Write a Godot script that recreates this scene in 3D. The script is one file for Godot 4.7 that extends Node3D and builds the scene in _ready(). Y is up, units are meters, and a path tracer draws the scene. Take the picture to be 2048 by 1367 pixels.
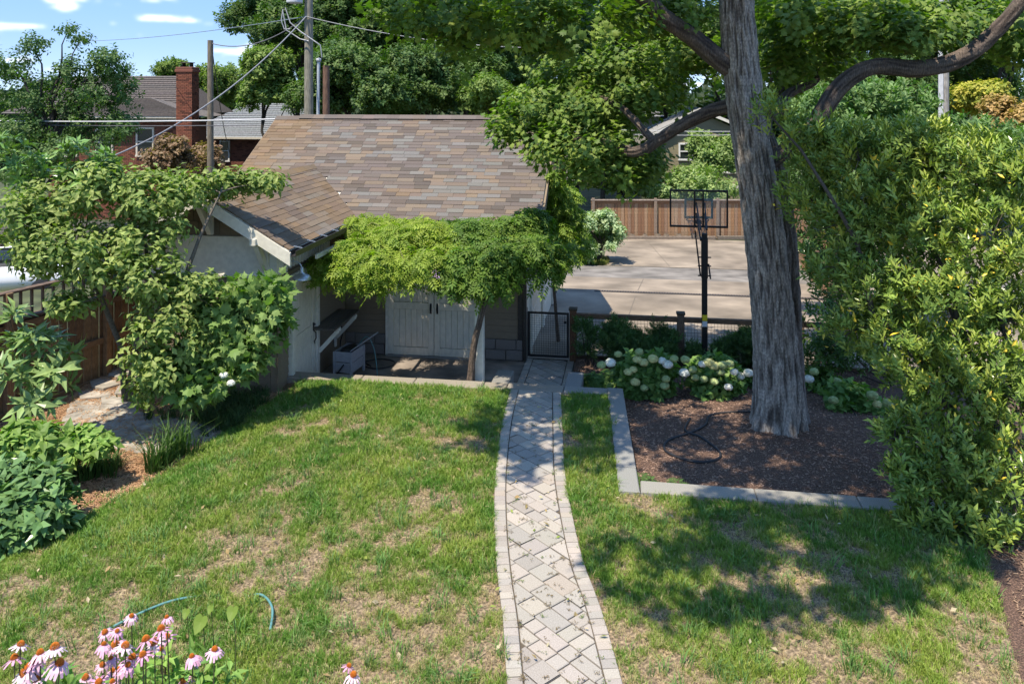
extends Node3D

# ---------------------------------------------------------------- helpers
var M := {}            # materials
var used := {}         # names taken at top level
var rng := RandomNumberGenerator.new()
var noise := FastNoiseLite.new()
var camera: Camera3D

class MB:
	var v := PackedVector3Array()
	var n := PackedVector3Array()
	var c := PackedColorArray()
	var o := Vector3.ZERO
	func tri(a: Vector3, b: Vector3, d: Vector3, nn: Vector3, col: Color):
		if (b - a).cross(d - a).dot(nn) > 0.0:
			var t := b
			b = d
			d = t
		v.append(a - o)
		v.append(b - o)
		v.append(d - o)
		for i in 3:
			n.append(nn)
			c.append(col)
	func flat(a: Vector3, b: Vector3, d: Vector3, col: Color):
		var nn := (b - a).cross(d - a).normalized()
		tri(a, b, d, nn, col)
	func quad(a: Vector3, b: Vector3, d: Vector3, e: Vector3, nn: Vector3, col: Color):
		tri(a, b, d, nn, col)
		tri(a, d, e, nn, col)
	func box(ctr: Vector3, size: Vector3, bs := Basis.IDENTITY, col := Color.WHITE):
		var hx := bs.x * size.x * 0.5
		var hy := bs.y * size.y * 0.5
		var hz := bs.z * size.z * 0.5
		for s in [-1.0, 1.0]:
			quad(ctr + hx * s - hy - hz, ctr + hx * s + hy - hz, ctr + hx * s + hy + hz, ctr + hx * s - hy + hz, bs.x.normalized() * s, col)
			quad(ctr + hy * s - hx - hz, ctr + hy * s + hx - hz, ctr + hy * s + hx + hz, ctr + hy * s - hx + hz, bs.y.normalized() * s, col)
			quad(ctr + hz * s - hx - hy, ctr + hz * s + hx - hy, ctr + hz * s + hx + hy, ctr + hz * s - hx + hy, bs.z.normalized() * s, col)
	# a box whose edges along every axis are chamfered by b
	func bevel(ctr: Vector3, size: Vector3, b: float, bs := Basis.IDENTITY, col := Color.WHITE):
		var h := size * 0.5
		var ax := [bs.x.normalized(), bs.y.normalized(), bs.z.normalized()]
		var hh := [h.x, h.y, h.z]
		for i in 3:
			var j := (i + 1) % 3
			var k := (i + 2) % 3
			var U: Vector3 = ax[j] * (hh[j] - b)
			var W: Vector3 = ax[k] * (hh[k] - b)
			for s in [-1.0, 1.0]:
				var N: Vector3 = ax[i] * s
				var q: Vector3 = ctr + N * hh[i]
				quad(q - U - W, q + U - W, q + U + W, q - U + W, N, col)
				for s2 in [-1.0, 1.0]:
					# chamfer between +-i and +-j faces
					var a1: Vector3 = ctr + N * hh[i] + ax[j] * s2 * (hh[j] - b)
					var a2: Vector3 = ctr + N * (hh[i] - b) + ax[j] * s2 * hh[j]
					quad(a1 - W, a1 + W, a2 + W, a2 - W, (N + ax[j] * s2).normalized(), col)
		for sx in [-1.0, 1.0]:
			for sy in [-1.0, 1.0]:
				for sz in [-1.0, 1.0]:
					var X: Vector3 = ax[0] * sx
					var Y: Vector3 = ax[1] * sy
					var Z: Vector3 = ax[2] * sz
					tri(ctr + X * h.x + Y * (h.y - b) + Z * (h.z - b), ctr + X * (h.x - b) + Y * h.y + Z * (h.z - b), ctr + X * (h.x - b) + Y * (h.y - b) + Z * h.z, (X + Y + Z).normalized(), col)
	func bar(a: Vector3, b: Vector3, w: float, d: float, col := Color.WHITE, up := Vector3.UP):
		var y := (b - a).normalized()
		var x := up.cross(y)
		if x.length() < 0.05:
			x = Vector3.RIGHT
		x = (x - y * x.dot(y)).normalized()
		box((a + b) * 0.5, Vector3(w, a.distance_to(b), d), Basis(x, y, x.cross(y)), col)
	# polygon (counter-clockwise or clockwise in x,z) extruded from y0 to y1 with a chamfer
	func slab(poly: PackedVector2Array, y0: float, y1: float, cham: float, col: Color):
		var inner := poly
		if cham > 0.0:
			var r := Geometry2D.offset_polygon(poly, -cham)
			if r.size() > 0 and r[0].size() == poly.size():
				inner = r[0]
				# match the starting corner
				var best := 0
				for i in inner.size():
					if inner[i].distance_to(poly[0]) < inner[best].distance_to(poly[0]):
						best = i
				var q := PackedVector2Array()
				for i in inner.size():
					q.append(inner[(best + i) % inner.size()])
				inner = q
		var idx := Geometry2D.triangulate_polygon(inner)
		for i in range(0, idx.size(), 3):
			tri(p3(inner[idx[i]], y1), p3(inner[idx[i + 1]], y1), p3(inner[idx[i + 2]], y1), Vector3.UP, col)
		var m := Vector2.ZERO
		for p in poly:
			m += p / poly.size()
		for i in poly.size():
			var j := (i + 1) % poly.size()
			var e := poly[j] - poly[i]
			var nn := Vector3(e.y, 0, -e.x).normalized()
			if Vector2(nn.x, nn.z).dot((poly[i] + poly[j]) * 0.5 - m) < 0.0:
				nn = -nn
			quad(p3(poly[i], y0), p3(poly[j], y0), p3(poly[j], y1 - cham), p3(poly[i], y1 - cham), nn, col)
			if inner != poly:
				quad(p3(poly[i], y1 - cham), p3(poly[j], y1 - cham), p3(inner[j], y1), p3(inner[i], y1), (nn + Vector3.UP).normalized(), col)
	func p3(p: Vector2, y: float) -> Vector3:
		return Vector3(p.x, y, p.y)
	# rows of points joined into a smooth surface; wrap joins the last column to the first
	func grid(rows: Array, wrap: bool, col: Color, cols = null):
		var nr := rows.size()
		var nc: int = rows[0].size()
		var nm := []
		for i in nr:
			var line := PackedVector3Array()
			for j in nc:
				var i0 := maxi(i - 1, 0)
				var i1 := mini(i + 1, nr - 1)
				var j0 := (j - 1 + nc) % nc if wrap else maxi(j - 1, 0)
				var j1 := (j + 1) % nc if wrap else mini(j + 1, nc - 1)
				var a: Vector3 = rows[i1][j] - rows[i0][j]
				var b: Vector3 = rows[i][j1] - rows[i][j0]
				line.append(a.cross(b).normalized())
			nm.append(line)
		# the surface must look outwards, whichever way the rows were given
		var sense := 0.0
		if wrap:
			for i in nr:
				var m := Vector3.ZERO
				for p in rows[i]:
					m += p / nc
				for j in nc:
					sense += nm[i][j].dot(rows[i][j] - m)
		var turn := sense < 0.0
		for i in nr - 1:
			for j in (nc if wrap else nc - 1):
				var k := (j + 1) % nc
				var ids := [[i, j], [i + 1, k], [i, k], [i, j], [i + 1, j], [i + 1, k]] if turn else [[i, j], [i, k], [i + 1, k], [i, j], [i + 1, k], [i + 1, j]]
				for q in ids:
					v.append(rows[q[0]][q[1]] - o)
					n.append(-nm[q[0]][q[1]] if turn else nm[q[0]][q[1]])
					c.append(col if cols == null else cols[q[0]][q[1]])
	func tube(pts: Array, rad: Array, sides: int, col := Color.WHITE, caps := false):
		var rows := []
		var ref := Vector3(0.31, 0.17, 0.93)
		for i in pts.size():
			var a: Vector3 = pts[maxi(i - 1, 0)]
			var b: Vector3 = pts[mini(i + 1, pts.size() - 1)]
			var t := (b - a).normalized()
			var x := (ref - t * ref.dot(t)).normalized()
			ref = x
			var y := t.cross(x)
			var line := PackedVector3Array()
			for k in sides:
				var an := TAU * k / sides
				line.append(pts[i] + (x * cos(an) + y * sin(an)) * rad[i])
			rows.append(line)
		grid(rows, true, col)
		if caps:
			for e in [0, pts.size() - 1]:
				for k in range(1, sides - 1):
					flat(rows[e][0], rows[e][k], rows[e][k + 1], col)
	func lathe(ctr: Vector3, prof: Array, sides: int, col := Color.WHITE):
		var rows := []
		for p in prof:
			var line := PackedVector3Array()
			for k in sides:
				var an := TAU * k / sides
				line.append(ctr + Vector3(cos(an) * p.x, p.y, sin(an) * p.x))
			rows.append(line)
		grid(rows, true, col)
	func mesh() -> ArrayMesh:
		var m := ArrayMesh.new()
		var arr := []
		arr.resize(Mesh.ARRAY_MAX)
		arr[Mesh.ARRAY_VERTEX] = v
		arr[Mesh.ARRAY_NORMAL] = n
		arr[Mesh.ARRAY_COLOR] = c
		m.add_surface_from_arrays(Mesh.PRIMITIVE_TRIANGLES, arr)
		return m

class Cloud:
	var b := PackedFloat32Array()
	var o := Vector3.ZERO
	func add(p: Vector3, q: Basis, col: Color):
		b.append_array(PackedFloat32Array([q.x.x, q.y.x, q.z.x, p.x - o.x, q.x.y, q.y.y, q.z.y, p.y - o.y, q.x.z, q.y.z, q.z.z, p.z - o.z, col.r, col.g, col.b, 1.0]))
	func size() -> int:
		return b.size() / 16

func R(a: float, b: float) -> float:
	return rng.randf_range(a, b)

func jit(col: Color, k: float) -> Color:
	var s := 1.0 + R(-k, k)
	return Color(col.r * s * (1.0 + R(-k, k) * 0.35), col.g * s, col.b * s * (1.0 + R(-k, k) * 0.35))

func mixc(a: Color, b: Color, t: float) -> Color:
	return Color(lerpf(a.r, b.r, t), lerpf(a.g, b.g, t), lerpf(a.b, b.b, t))

func orient(dir: Vector3, roll: float, s: float) -> Basis:
	var y := dir.normalized()
	var x := y.cross(Vector3(0.3, 0.1, 0.95) if absf(y.y) > 0.9 else Vector3.UP).normalized()
	x = x.rotated(y, roll)
	return Basis(x * s, y * s, x.cross(y) * s)

func rdir() -> Vector3:
	var z := R(-1, 1)
	var a := R(0, TAU)
	var k := sqrt(1.0 - z * z)
	return Vector3(k * cos(a), z, k * sin(a))

func numbered(called: String) -> String:
	if not used.has(called):
		used[called] = 0
		return called
	used[called] += 1
	return "%s_%03d" % [called, used[called]]

func tag(o: Node3D, label: String, category: String, group := "", kind := ""):
	if label:
		o.set_meta("label", label)
	if category:
		o.set_meta("category", category)
	if group:
		o.set_meta("group", group)
	if kind:
		o.set_meta("kind", kind)

func thing(called: String, label: String, category: String, at := Vector3.ZERO, turn := 0.0, group := "") -> Node3D:
	var o := Node3D.new()
	o.name = numbered(called)
	add_child(o)
	o.position = at
	o.rotation.y = turn
	tag(o, label, category, group)
	return o

func put(mesh: Mesh, called: String, mat: Material, parent: Node3D = null) -> MeshInstance3D:
	var o := MeshInstance3D.new()
	o.mesh = mesh
	o.material_override = mat
	if parent == null:
		o.name = numbered(called)
		add_child(o)
	else:
		o.name = called
		parent.add_child(o, true)
	return o

func part(mb: MB, called: String, mat: Material, parent: Node3D) -> MeshInstance3D:
	return put(mb.mesh(), called, mat, parent)

func struct(mb: MB, called: String, mat: Material, label: String, category := "") -> MeshInstance3D:
	var o := put(mb.mesh(), called, mat)
	tag(o, label, category, "", "structure")
	return o

func swarm(cl: Cloud, called: String, mesh: Mesh, mat: Material, parent: Node3D = null) -> MultiMeshInstance3D:
	var mm := MultiMesh.new()
	mm.transform_format = MultiMesh.TRANSFORM_3D
	mm.use_colors = true
	mm.mesh = mesh
	mm.instance_count = cl.size()
	mm.buffer = cl.b
	var o := MultiMeshInstance3D.new()
	o.multimesh = mm
	o.material_override = mat
	if parent == null:
		o.name = numbered(called)
		add_child(o)
	else:
		o.name = called
		parent.add_child(o, true)
	return o

func new_mb(o := Vector3.ZERO) -> MB:
	var m := MB.new()
	m.o = o
	return m

# ---------------------------------------------------------------- textures and materials
func speckle(seed_: int, freq: float, lo: float, hi: float, octaves := 4, size := 512, type := FastNoiseLite.TYPE_SIMPLEX_SMOOTH) -> ImageTexture:
	var f := FastNoiseLite.new()
	f.seed = seed_
	f.noise_type = type
	f.frequency = freq
	f.fractal_octaves = octaves
	var im := f.get_seamless_image(size, size)
	im.convert(Image.FORMAT_L8)
	var by := im.get_data()
	for i in by.size():
		by[i] = int(255.0 * lerpf(lo, hi, by[i] / 255.0))
	im = Image.create_from_data(size, size, false, Image.FORMAT_L8, by)
	im.convert(Image.FORMAT_RGB8)
	return ImageTexture.create_from_image(im)

func mat(called: String, lin: Color, rough: float, tex: Texture2D = null, scale := Vector3.ONE, relief := 0.0, bump: Texture2D = null) -> StandardMaterial3D:
	var m := StandardMaterial3D.new()
	m.resource_name = called
	m.albedo_color = lin.linear_to_srgb()
	m.roughness = rough
	m.vertex_color_use_as_albedo = true
	m.uv1_triplanar = true
	m.uv1_world_triplanar = true
	m.uv1_scale = scale
	if tex:
		m.albedo_texture = tex
	if relief > 0.0:
		m.heightmap_enabled = true
		m.heightmap_texture = bump if bump else tex
		m.heightmap_scale = relief
	M[called] = m
	return m

func leafmat(called: String, rough: float, back: Color, tex: Texture2D = null) -> StandardMaterial3D:
	var m := StandardMaterial3D.new()
	m.resource_name = called
	m.albedo_color = Color.WHITE
	m.roughness = rough
	m.metallic_specular = 0.4
	m.vertex_color_use_as_albedo = true
	m.backlight_enabled = true
	m.backlight = back
	m.cull_mode = BaseMaterial3D.CULL_DISABLED
	M[called] = m
	return m

func make_materials():
	var fine := speckle(1, 0.03, 0.62, 1.0, 5)
	var grainy := speckle(9, 0.05, 0.8, 1.0, 5)
	var soft := speckle(8, 0.02, 0.9, 1.0, 5)
	var blotch := speckle(2, 0.008, 0.55, 1.0, 4)
	var grain := speckle(3, 0.02, 0.5, 1.0, 5)
	var grit := speckle(4, 0.12, 0.5, 1.0, 3)
	var cell := speckle(5, 0.05, 0.35, 1.0, 2, 512, FastNoiseLite.TYPE_CELLULAR)
	var stain := speckle(6, 0.006, 0.58, 1.0, 6)
	mat("shingle", Color(0.88, 0.88, 0.88), 0.95, grit, Vector3(1.6, 1.6, 1.6), 0.3)
	mat("siding", Color(0.235, 0.18, 0.12), 0.75, soft, Vector3(0.6, 4, 0.6))
	mat("trim", Color(0.74, 0.70, 0.59), 0.6, soft, Vector3(0.8, 0.8, 0.8))
	mat("door_paint", Color(0.74, 0.69, 0.56), 0.55, soft, Vector3(1.2, 0.5, 1.2))
	mat("siding_olive", Color(0.31, 0.275, 0.175), 0.8, soft, Vector3(0.6, 4, 0.6))
	mat("block", Color(0.36, 0.31, 0.27), 0.95, grit, Vector3(1.5, 1.5, 1.5), 0.4)
	mat("dark_metal", Color(0.012, 0.012, 0.013), 0.45, fine, Vector3.ONE)
	mat("brown_metal", Color(0.05, 0.04, 0.03), 0.45, fine, Vector3.ONE)
	mat("galvanised", Color(0.52, 0.56, 0.6), 0.4, soft, Vector3(3, 3, 3))
	M.galvanised.metallic = 0.75
	mat("granite", Color(0.48, 0.46, 0.42), 0.9, grit, Vector3(2.2, 2.2, 2.2), 0.15)
	mat("paver", Color(0.85, 0.835, 0.81), 0.92, grainy, Vector3(2.5, 2.5, 2.5), 0.1, grit)
	mat("joint", Color(0.17, 0.135, 0.095), 1.0, grit, Vector3(2, 2, 2))
	mat("concrete", Color(0.36, 0.295, 0.225), 0.92, stain, Vector3(0.16, 0.16, 0.16), 0.05, grit)
	mat("asphalt", Color(0.275, 0.25, 0.222), 0.95, stain, Vector3(0.25, 0.25, 0.25), 0.1, grit)
	mat("patio", Color(0.33, 0.275, 0.225), 0.92, stain, Vector3(0.5, 0.5, 0.5), 0.1, grit)
	mat("soil", Color(0.50, 0.37, 0.23), 1.0, cell, Vector3(1.2, 1.2, 1.2), 1.2)
	mat("mulch", Color(0.32, 0.19, 0.13), 1.0, cell, Vector3(2.2, 2.2, 2.2), 2.5)
	mat("straw_mulch", Color(0.44, 0.27, 0.15), 1.0, cell, Vector3(1.8, 1.8, 1.8), 2.0)
	mat("field", Color(0.10, 0.12, 0.05), 1.0, blotch, Vector3(0.15, 0.15, 0.15))
	mat("chip", Color.WHITE, 0.95)
	mat("bark", Color(1, 1, 1), 0.95, grain, Vector3(4.0, 1.6, 4.0), 2.0, grain)
	mat("twig", Color(1, 1, 1), 0.9, grain, Vector3(3, 3, 3))
	mat("fence_wood", Color(1, 1, 1), 0.85, grain, Vector3(9, 0.7, 9))
	mat("rail_wood", Color(1, 1, 1), 0.85, grain, Vector3(0.7, 9, 0.7))
	mat("flagstone", Color(0.50, 0.46, 0.40), 0.95, stain, Vector3(0.9, 0.9, 0.9), 0.3, grit)
	mat("plastic_grey", Color(0.32, 0.33, 0.35), 0.6, soft, Vector3.ONE)
	mat("rubber", Color(0.014, 0.014, 0.016), 0.55)
	mat("teal", Color(0.10, 0.24, 0.24), 0.5)
	mat("brick_wall", Color.WHITE, 0.9, grit, Vector3(0.7, 0.7, 0.7))
	mat("roof_far", Color.WHITE, 0.95, fine, Vector3(0.4, 1.5, 0.4))
	mat("plain", Color.WHITE, 0.7, soft, Vector3(0.5, 0.5, 0.5))
	mat("pole_wood", Color.WHITE, 0.9, grain, Vector3(3, 0.25, 3))
	mat("petal", Color.WHITE, 0.6)
	M.petal.backlight_enabled = true
	M.petal.backlight = Color(0.5, 0.5, 0.5)
	mat("car_paint", Color(0.75, 0.76, 0.77), 0.25)
	leafmat("leaf", 0.55, Color(0.75, 0.9, 0.35))
	leafmat("leaf_solid", 0.5, Color(0.6, 0.8, 0.3))
	M.leaf_solid.albedo_color = Color(0.085, 0.16, 0.035).linear_to_srgb()
	leafmat("gloss_leaf", 0.26, Color(0.6, 0.7, 0.25))
	leafmat("vine_leaf", 0.5, Color(0.85, 1.0, 0.35))
	leafmat("grass", 0.6, Color(0.6, 0.75, 0.3))
	leafmat("blossom", 0.8, Color(0.6, 0.6, 0.5))
	var g := mat("window", Color(0.02, 0.025, 0.03), 0.08)
	g.metallic_specular = 0.7
	var pane := StandardMaterial3D.new()
	pane.resource_name = "clear_pane"
	pane.transparency = BaseMaterial3D.TRANSPARENCY_ALPHA
	pane.albedo_color = Color(0.85, 0.9, 0.9, 0.06)
	pane.roughness = 0.05
	M["clear_pane"] = pane

# ---------------------------------------------------------------- camera, sky, sun
func make_sky():
	var w := 2048
	var h := 1024
	var im := Image.create(w, h, false, Image.FORMAT_RGBF)
	var f := FastNoiseLite.new()
	f.seed = 41
	f.frequency = 1.0
	f.fractal_octaves = 6
	for y in h:
		var el := PI * (0.5 - (y + 0.5) / h)
		var s := clampf(sin(maxf(el, 0.0)), 0.0, 1.0)
		var k := pow(1.0 - s, 5.0)
		var base := mixc(Color(0.13, 0.26, 0.54), Color(0.19, 0.33, 0.55), k)
		base = mixc(base, Color(0.46, 0.56, 0.66), pow(1.0 - s, 22.0) * 0.75)
		if el < 0.0:
			base = Color(0.30, 0.30, 0.26)
		im.fill_rect(Rect2i(0, y, w, 1), base)
		if el < 0.0 or el > 0.8:
			continue
		for x in w:
			var az := TAU * (x + 0.5) / w
			var col := base
			if el > 0.0:
				# clouds lie in a flat layer, so they flatten towards the horizon
				var d := 1.0 / (s + 0.12)
				var q := Vector3(cos(az) * cos(el) * d * 1.7, s * 9.0, sin(az) * cos(el) * d * 1.7)
				var a := smoothstep(0.24, 0.46, f.get_noise_3dv(q))
				col = mixc(base, Color(0.80, 0.82, 0.85), a * 0.8)
			im.set_pixel(x, y, col)
	var sm := PanoramaSkyMaterial.new()
	sm.panorama = ImageTexture.create_from_image(im)
	return sm

func make_camera_and_light():
	camera = Camera3D.new()
	camera.name = "camera"
	camera.projection = Camera3D.PROJECTION_FRUSTUM
	camera.near = 0.1
	camera.far = 600.0
	camera.size = 0.1 * 1367.0 / 1600.0
	camera.frustum_offset = Vector2(0, -0.1 * 496.5 / 1600.0)
	camera.position = Vector3(0, 5.1, 0)
	camera.rotation_degrees = Vector3(0, 8.5, 0)
	add_child(camera)
	camera.current = true
	var env := Environment.new()
	env.background_mode = Environment.BG_SKY
	env.sky = Sky.new()
	env.sky.sky_material = make_sky()
	env.background_energy_multiplier = 1.3
	env.tonemap_mode = Environment.TONE_MAPPER_LINEAR
	env.tonemap_exposure = 1.72
	env.sdfgi_enabled = true
	env.ssao_enabled = true
	env.ssil_enabled = true
	var we := WorldEnvironment.new()
	we.name = "surroundings"
	we.environment = env
	add_child(we)
	var sun := DirectionalLight3D.new()
	sun.name = "sun"
	sun.light_energy = 1.45
	sun.light_color = Color(1.0, 0.955, 0.88)
	sun.light_angular_distance = 0.53
	sun.shadow_enabled = true
	add_child(sun)
	sun.look_at_from_position(Vector3.ZERO, Vector3(0.25, -1.0, -0.40), Vector3(0, 0, -1))

# ---------------------------------------------------------------- terrain
const LAWN_Y := 0.43
var path_left := PackedVector2Array([Vector2(-1.89, -12.42), Vector2(-1.81, -11.12), Vector2(-1.65, -9.65), Vector2(-1.47, -8.53), Vector2(-1.29, -7.65), Vector2(-1.12, -6.94), Vector2(-0.98, -6.26), Vector2(-0.8, -5.5), Vector2(-0.5, -4.4), Vector2(-0.1, -3.2)])
var path_right := PackedVector2Array([Vector2(-1.08, -12.42), Vector2(-0.96, -11.25), Vector2(-0.80, -9.78), Vector2(-0.61, -8.66), Vector2(-0.46, -7.94), Vector2(-0.27, -7.27), Vector2(-0.07, -6.39), Vector2(0.1, -5.6), Vector2(0.4, -4.5), Vector2(0.8, -3.3)])
var lawn_edge := PackedVector2Array([Vector2(-5.35, -12.4), Vector2(-5.5, -11.7), Vector2(-5.63, -11.1), Vector2(-5.7, -10.1), Vector2(-5.85, -9.0), Vector2(-6.15, -8.0), Vector2(-6.42, -7.3), Vector2(-6.75, -6.2), Vector2(-7.2, -4.0), Vector2(-7.6, 3.0)])
var lawn_poly := PackedVector2Array()
var path_poly := PackedVector2Array()
var mulch_poly := PackedVector2Array([Vector2(-1.04, -15.3), Vector2(-1.04, -13.35), Vector2(-0.8, -13.35), Vector2(-0.8, -12.66), Vector2(-0.1, -12.66), Vector2(0.1, -9.68), Vector2(8.5, -9.68), Vector2(8.5, -15.3)])

# how far the point lies outside the lawn's left edge (metres, positive towards the bed)
func beyond_edge(x: float, z: float) -> float:
	for i in lawn_edge.size() - 1:
		var a := lawn_edge[i]
		var b := lawn_edge[i + 1]
		if z <= b.y or i == lawn_edge.size() - 2:
			var t := clampf((z - a.y) / (b.y - a.y), 0.0, 1.0)
			return lerpf(a.x, b.x, t) - x
	return 0.0

func garden_y(x: float, z: float) -> float:
	var e := beyond_edge(x, z)
	var y := LAWN_Y
	y -= 0.20 * smoothstep(-0.9, 0.7, e) * smoothstep(-13.2, -11.3, z)
	y -= 0.05 * smoothstep(0.7, 3.0, e)
	return y + noise.get_noise_2d(x * 22.0, z * 22.0) * 0.02

func mulch_y(x: float, z: float) -> float:
	var y := lerpf(0.36, 0.06, smoothstep(-11.0, -15.0, z))
	y += 0.10 * exp(-(Vector2(x - 2.06, z + 11.72).length_squared()) / 0.6)
	return y + noise.get_noise_2d(x * 30.0, z * 30.0) * 0.02

func far_y(z: float) -> float:
	var t := -z
	if t < 15.3:
		return 0.0
	if t < 21.8:
		return -0.28 * (t - 15.3) / 6.5
	if t < 28.2:
		return lerpf(-0.28, -0.9, (t - 21.8) / 6.4)
	if t < 35.5:
		return lerpf(-0.9, -1.2, (t - 28.2) / 7.3)
	return -1.2 - 0.3 * smoothstep(35.5, 60.0, t)

# a sheet over the polygon, its height from a function, cut into cells
func sheet(mb: MB, poly: PackedVector2Array, h: Callable, step: float, col := Color.WHITE):
	var lo := poly[0]
	var hi := poly[0]
	for p in poly:
		lo = lo.min(p)
		hi = hi.max(p)
	var nx := ceili((hi.x - lo.x) / step)
	var nz := ceili((hi.y - lo.y) / step)
	for i in nx:
		for j in nz:
			var a := lo + Vector2(i, j) * step
			var cellp := PackedVector2Array([a, a + Vector2(step, 0), a + Vector2(step, step), a + Vector2(0, step)])
			var bits := [cellp]
			var ins := 0
			for q in cellp:
				if Geometry2D.is_point_in_polygon(q, poly):
					ins += 1
			if ins < 4:
				bits = Geometry2D.intersect_polygons(cellp, poly)
			for bit in bits:
				var idx := Geometry2D.triangulate_polygon(bit)
				for k in range(0, idx.size(), 3):
					var pts := []
					for m in 3:
						var q: Vector2 = bit[idx[k + m]]
						pts.append(Vector3(q.x, h.call(q.x, q.y), q.y))
					var nn: Vector3 = (pts[1] - pts[0]).cross(pts[2] - pts[0]).normalized()
					mb.tri(pts[0], pts[1], pts[2], nn if nn.y > 0 else -nn, col)

func make_terrain():
	lawn_poly = PackedVector2Array()
	for p in lawn_edge:
		lawn_poly.append(p)
	lawn_poly.append_array(PackedVector2Array([Vector2(2.0, 3.0), Vector2(2.6, -5.0), Vector2(3.2, -7.4), Vector2(3.75, -9.42), Vector2(-0.14, -9.42), Vector2(-0.34, -12.42)]))
	path_poly = path_left.duplicate()
	for i in range(path_right.size() - 1, -1, -1):
		path_poly.append(path_right[i])
	# the wide ground below everything
	var mb := new_mb()
	var zs := [60.0, 10.0, -15.3, -21.8, -28.2, -35.5, -60.0, -140.0, -420.0]
	for i in zs.size() - 1:
		var y0 := far_y(zs[i]) - 0.08
		var y1 := far_y(zs[i + 1]) - 0.08
		var nn := Vector3(0, zs[i] - zs[i + 1], 0).normalized()
		mb.quad(Vector3(-400, y0, zs[i]), Vector3(400, y0, zs[i]), Vector3(400, y1, zs[i + 1]), Vector3(-400, y1, zs[i + 1]), nn, Color.WHITE)
	struct(mb, "ground", M.field, "wide grassy ground under the gardens and houses")
	# lawn soil
	mb = new_mb()
	sheet(mb, lawn_poly, func(x, z): return garden_y(x, z), 0.35)
	var pts := lawn_poly
	struct(mb, "lawn_soil", M.soil, "dry tan soil showing between the lawn grass")
	# bed to the left of the lawn
	mb = new_mb()
	var bed := PackedVector2Array()
	for p in lawn_edge:
		bed.append(p)
	bed.append_array(PackedVector2Array([Vector2(-10.6, 3.0), Vector2(-9.9, -9.0), Vector2(-8.6, -13.6), Vector2(-7.87, -13.8), Vector2(-7.87, -12.06), Vector2(-5.6, -12.06), Vector2(-5.6, -12.4)]))
	sheet(mb, bed, func(x, z): return garden_y(x, z), 0.4)
	struct(mb, "straw_bed", M.straw_mulch, "planting bed mulched with tan pine straw along the fence")
	# mulch bed round the large tree
	mb = new_mb()
	sheet(mb, mulch_poly, func(x, z): return mulch_y(x, z), 0.3)
	struct(mb, "mulch_bed", M.mulch, "dark brown bark mulch bed round the large tree")
	# bed under the evergreen shrub on the right of the lawn
	mb = new_mb()
	sheet(mb, PackedVector2Array([Vector2(3.75, -9.42), Vector2(3.2, -7.4), Vector2(2.6, -5.0), Vector2(2.0, 3.0), Vector2(8.5, 3.0), Vector2(8.5, -9.42)]), func(x, z): return LAWN_Y + noise.get_noise_2d(x * 30.0, z * 30.0) * 0.02, 0.5)
	struct(mb, "shrub_bed", M.mulch, "brown mulch bed under the big evergreen shrub")
	# patio below the lawn
	mb = new_mb()
	mb.slab(PackedVector2Array([Vector2(-5.6, -12.66), Vector2(-1.06, -12.66), Vector2(-1.06, -15.3), Vector2(-2.0, -15.3), Vector2(-2.0, -15.16), Vector2(-5.6, -15.16)]), -0.06, 0.0, 0.0, Color.WHITE)
	struct(mb, "patio", M.patio, "shaded stone patio in front of the garage doors")
	# driveway, alley, apron
	var strip := func(called: String, x0: float, x1: float, z0: float, z1: float, lift: float, m: Material, label: String):
		var b := new_mb()
		var stops := [z0]
		for q in [-15.3, -21.8, -28.2, -35.5]:
			if q < z0 and q > z1:
				stops.append(q)
		stops.append(z1)
		for i in stops.size() - 1:
			b.quad(Vector3(x0, far_y(stops[i]) + lift, stops[i]), Vector3(x1, far_y(stops[i]) + lift, stops[i]), Vector3(x1, far_y(stops[i + 1]) + lift, stops[i + 1]), Vector3(x0, far_y(stops[i + 1]) + lift, stops[i + 1]), Vector3(0, 1, 0.08).normalized(), Color.WHITE)
		struct(b, called, m, label)
	strip.call("driveway", -2.0, 9.5, -15.32, -24.9, 0.0, M.concrete, "pale concrete driveway behind the low wire fence")
	strip.call("alley", -60.0, 60.0, -24.9, -28.1, -0.012, M.asphalt, "narrow grey asphalt alley crossing behind the garage")
	strip.call("concrete_apron", -1.0, 14.0, -28.1, -35.3, 0.0, M.concrete, "concrete parking apron in front of the far board fence")
	# long trench drain across the driveway
	mb = new_mb()
	var yd := far_y(-21.9)
	var dr := thing("trench_drain", "narrow slotted trench drain across the concrete driveway", "drain", Vector3(2.0, yd, -21.9))
	mb.o = dr.position
	mb.box(Vector3(2.0, yd + 0.005, -21.95), Vector3(6.0, 0.012, 0.16))
	part(mb, "channel", M.rubber, dr)
	var sl := new_mb()
	sl.box(Vector3.ZERO, Vector3(0.035, 0.012, 0.13), Basis(Vector3.UP, 0.3), Color(0.10, 0.08, 0.07))
	var slm := sl.mesh()
	for i in 86:
		var o := put(slm, "grate_bar", M.plain, dr)
		o.position = Vector3(-2.97 + i * 0.07, 0.014, -0.05)
	# control joints of the concrete
	for j in [[-0.35, -15.6, 0.35, -24.8], [1.3, -28.3, 0.6, -35.0]]:
		mb = new_mb()
		var a := Vector3(j[0], far_y(j[1]) + 0.004, j[1])
		for k in 8:
			var z0: float = lerpf(j[1], j[3], k / 8.0)
			var z1: float = lerpf(j[1], j[3], (k + 1) / 8.0)
			var x0: float = lerpf(j[0], j[2], k / 8.0)
			var x1: float = lerpf(j[0], j[2], (k + 1) / 8.0)
			mb.quad(Vector3(x0, far_y(z0) + 0.004, z0), Vector3(x0 + 0.02, far_y(z0) + 0.004, z0), Vector3(x1 + 0.02, far_y(z1) + 0.004, z1), Vector3(x1, far_y(z1) + 0.004, z1), Vector3.UP, Color(0.16, 0.13, 0.10))
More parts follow.
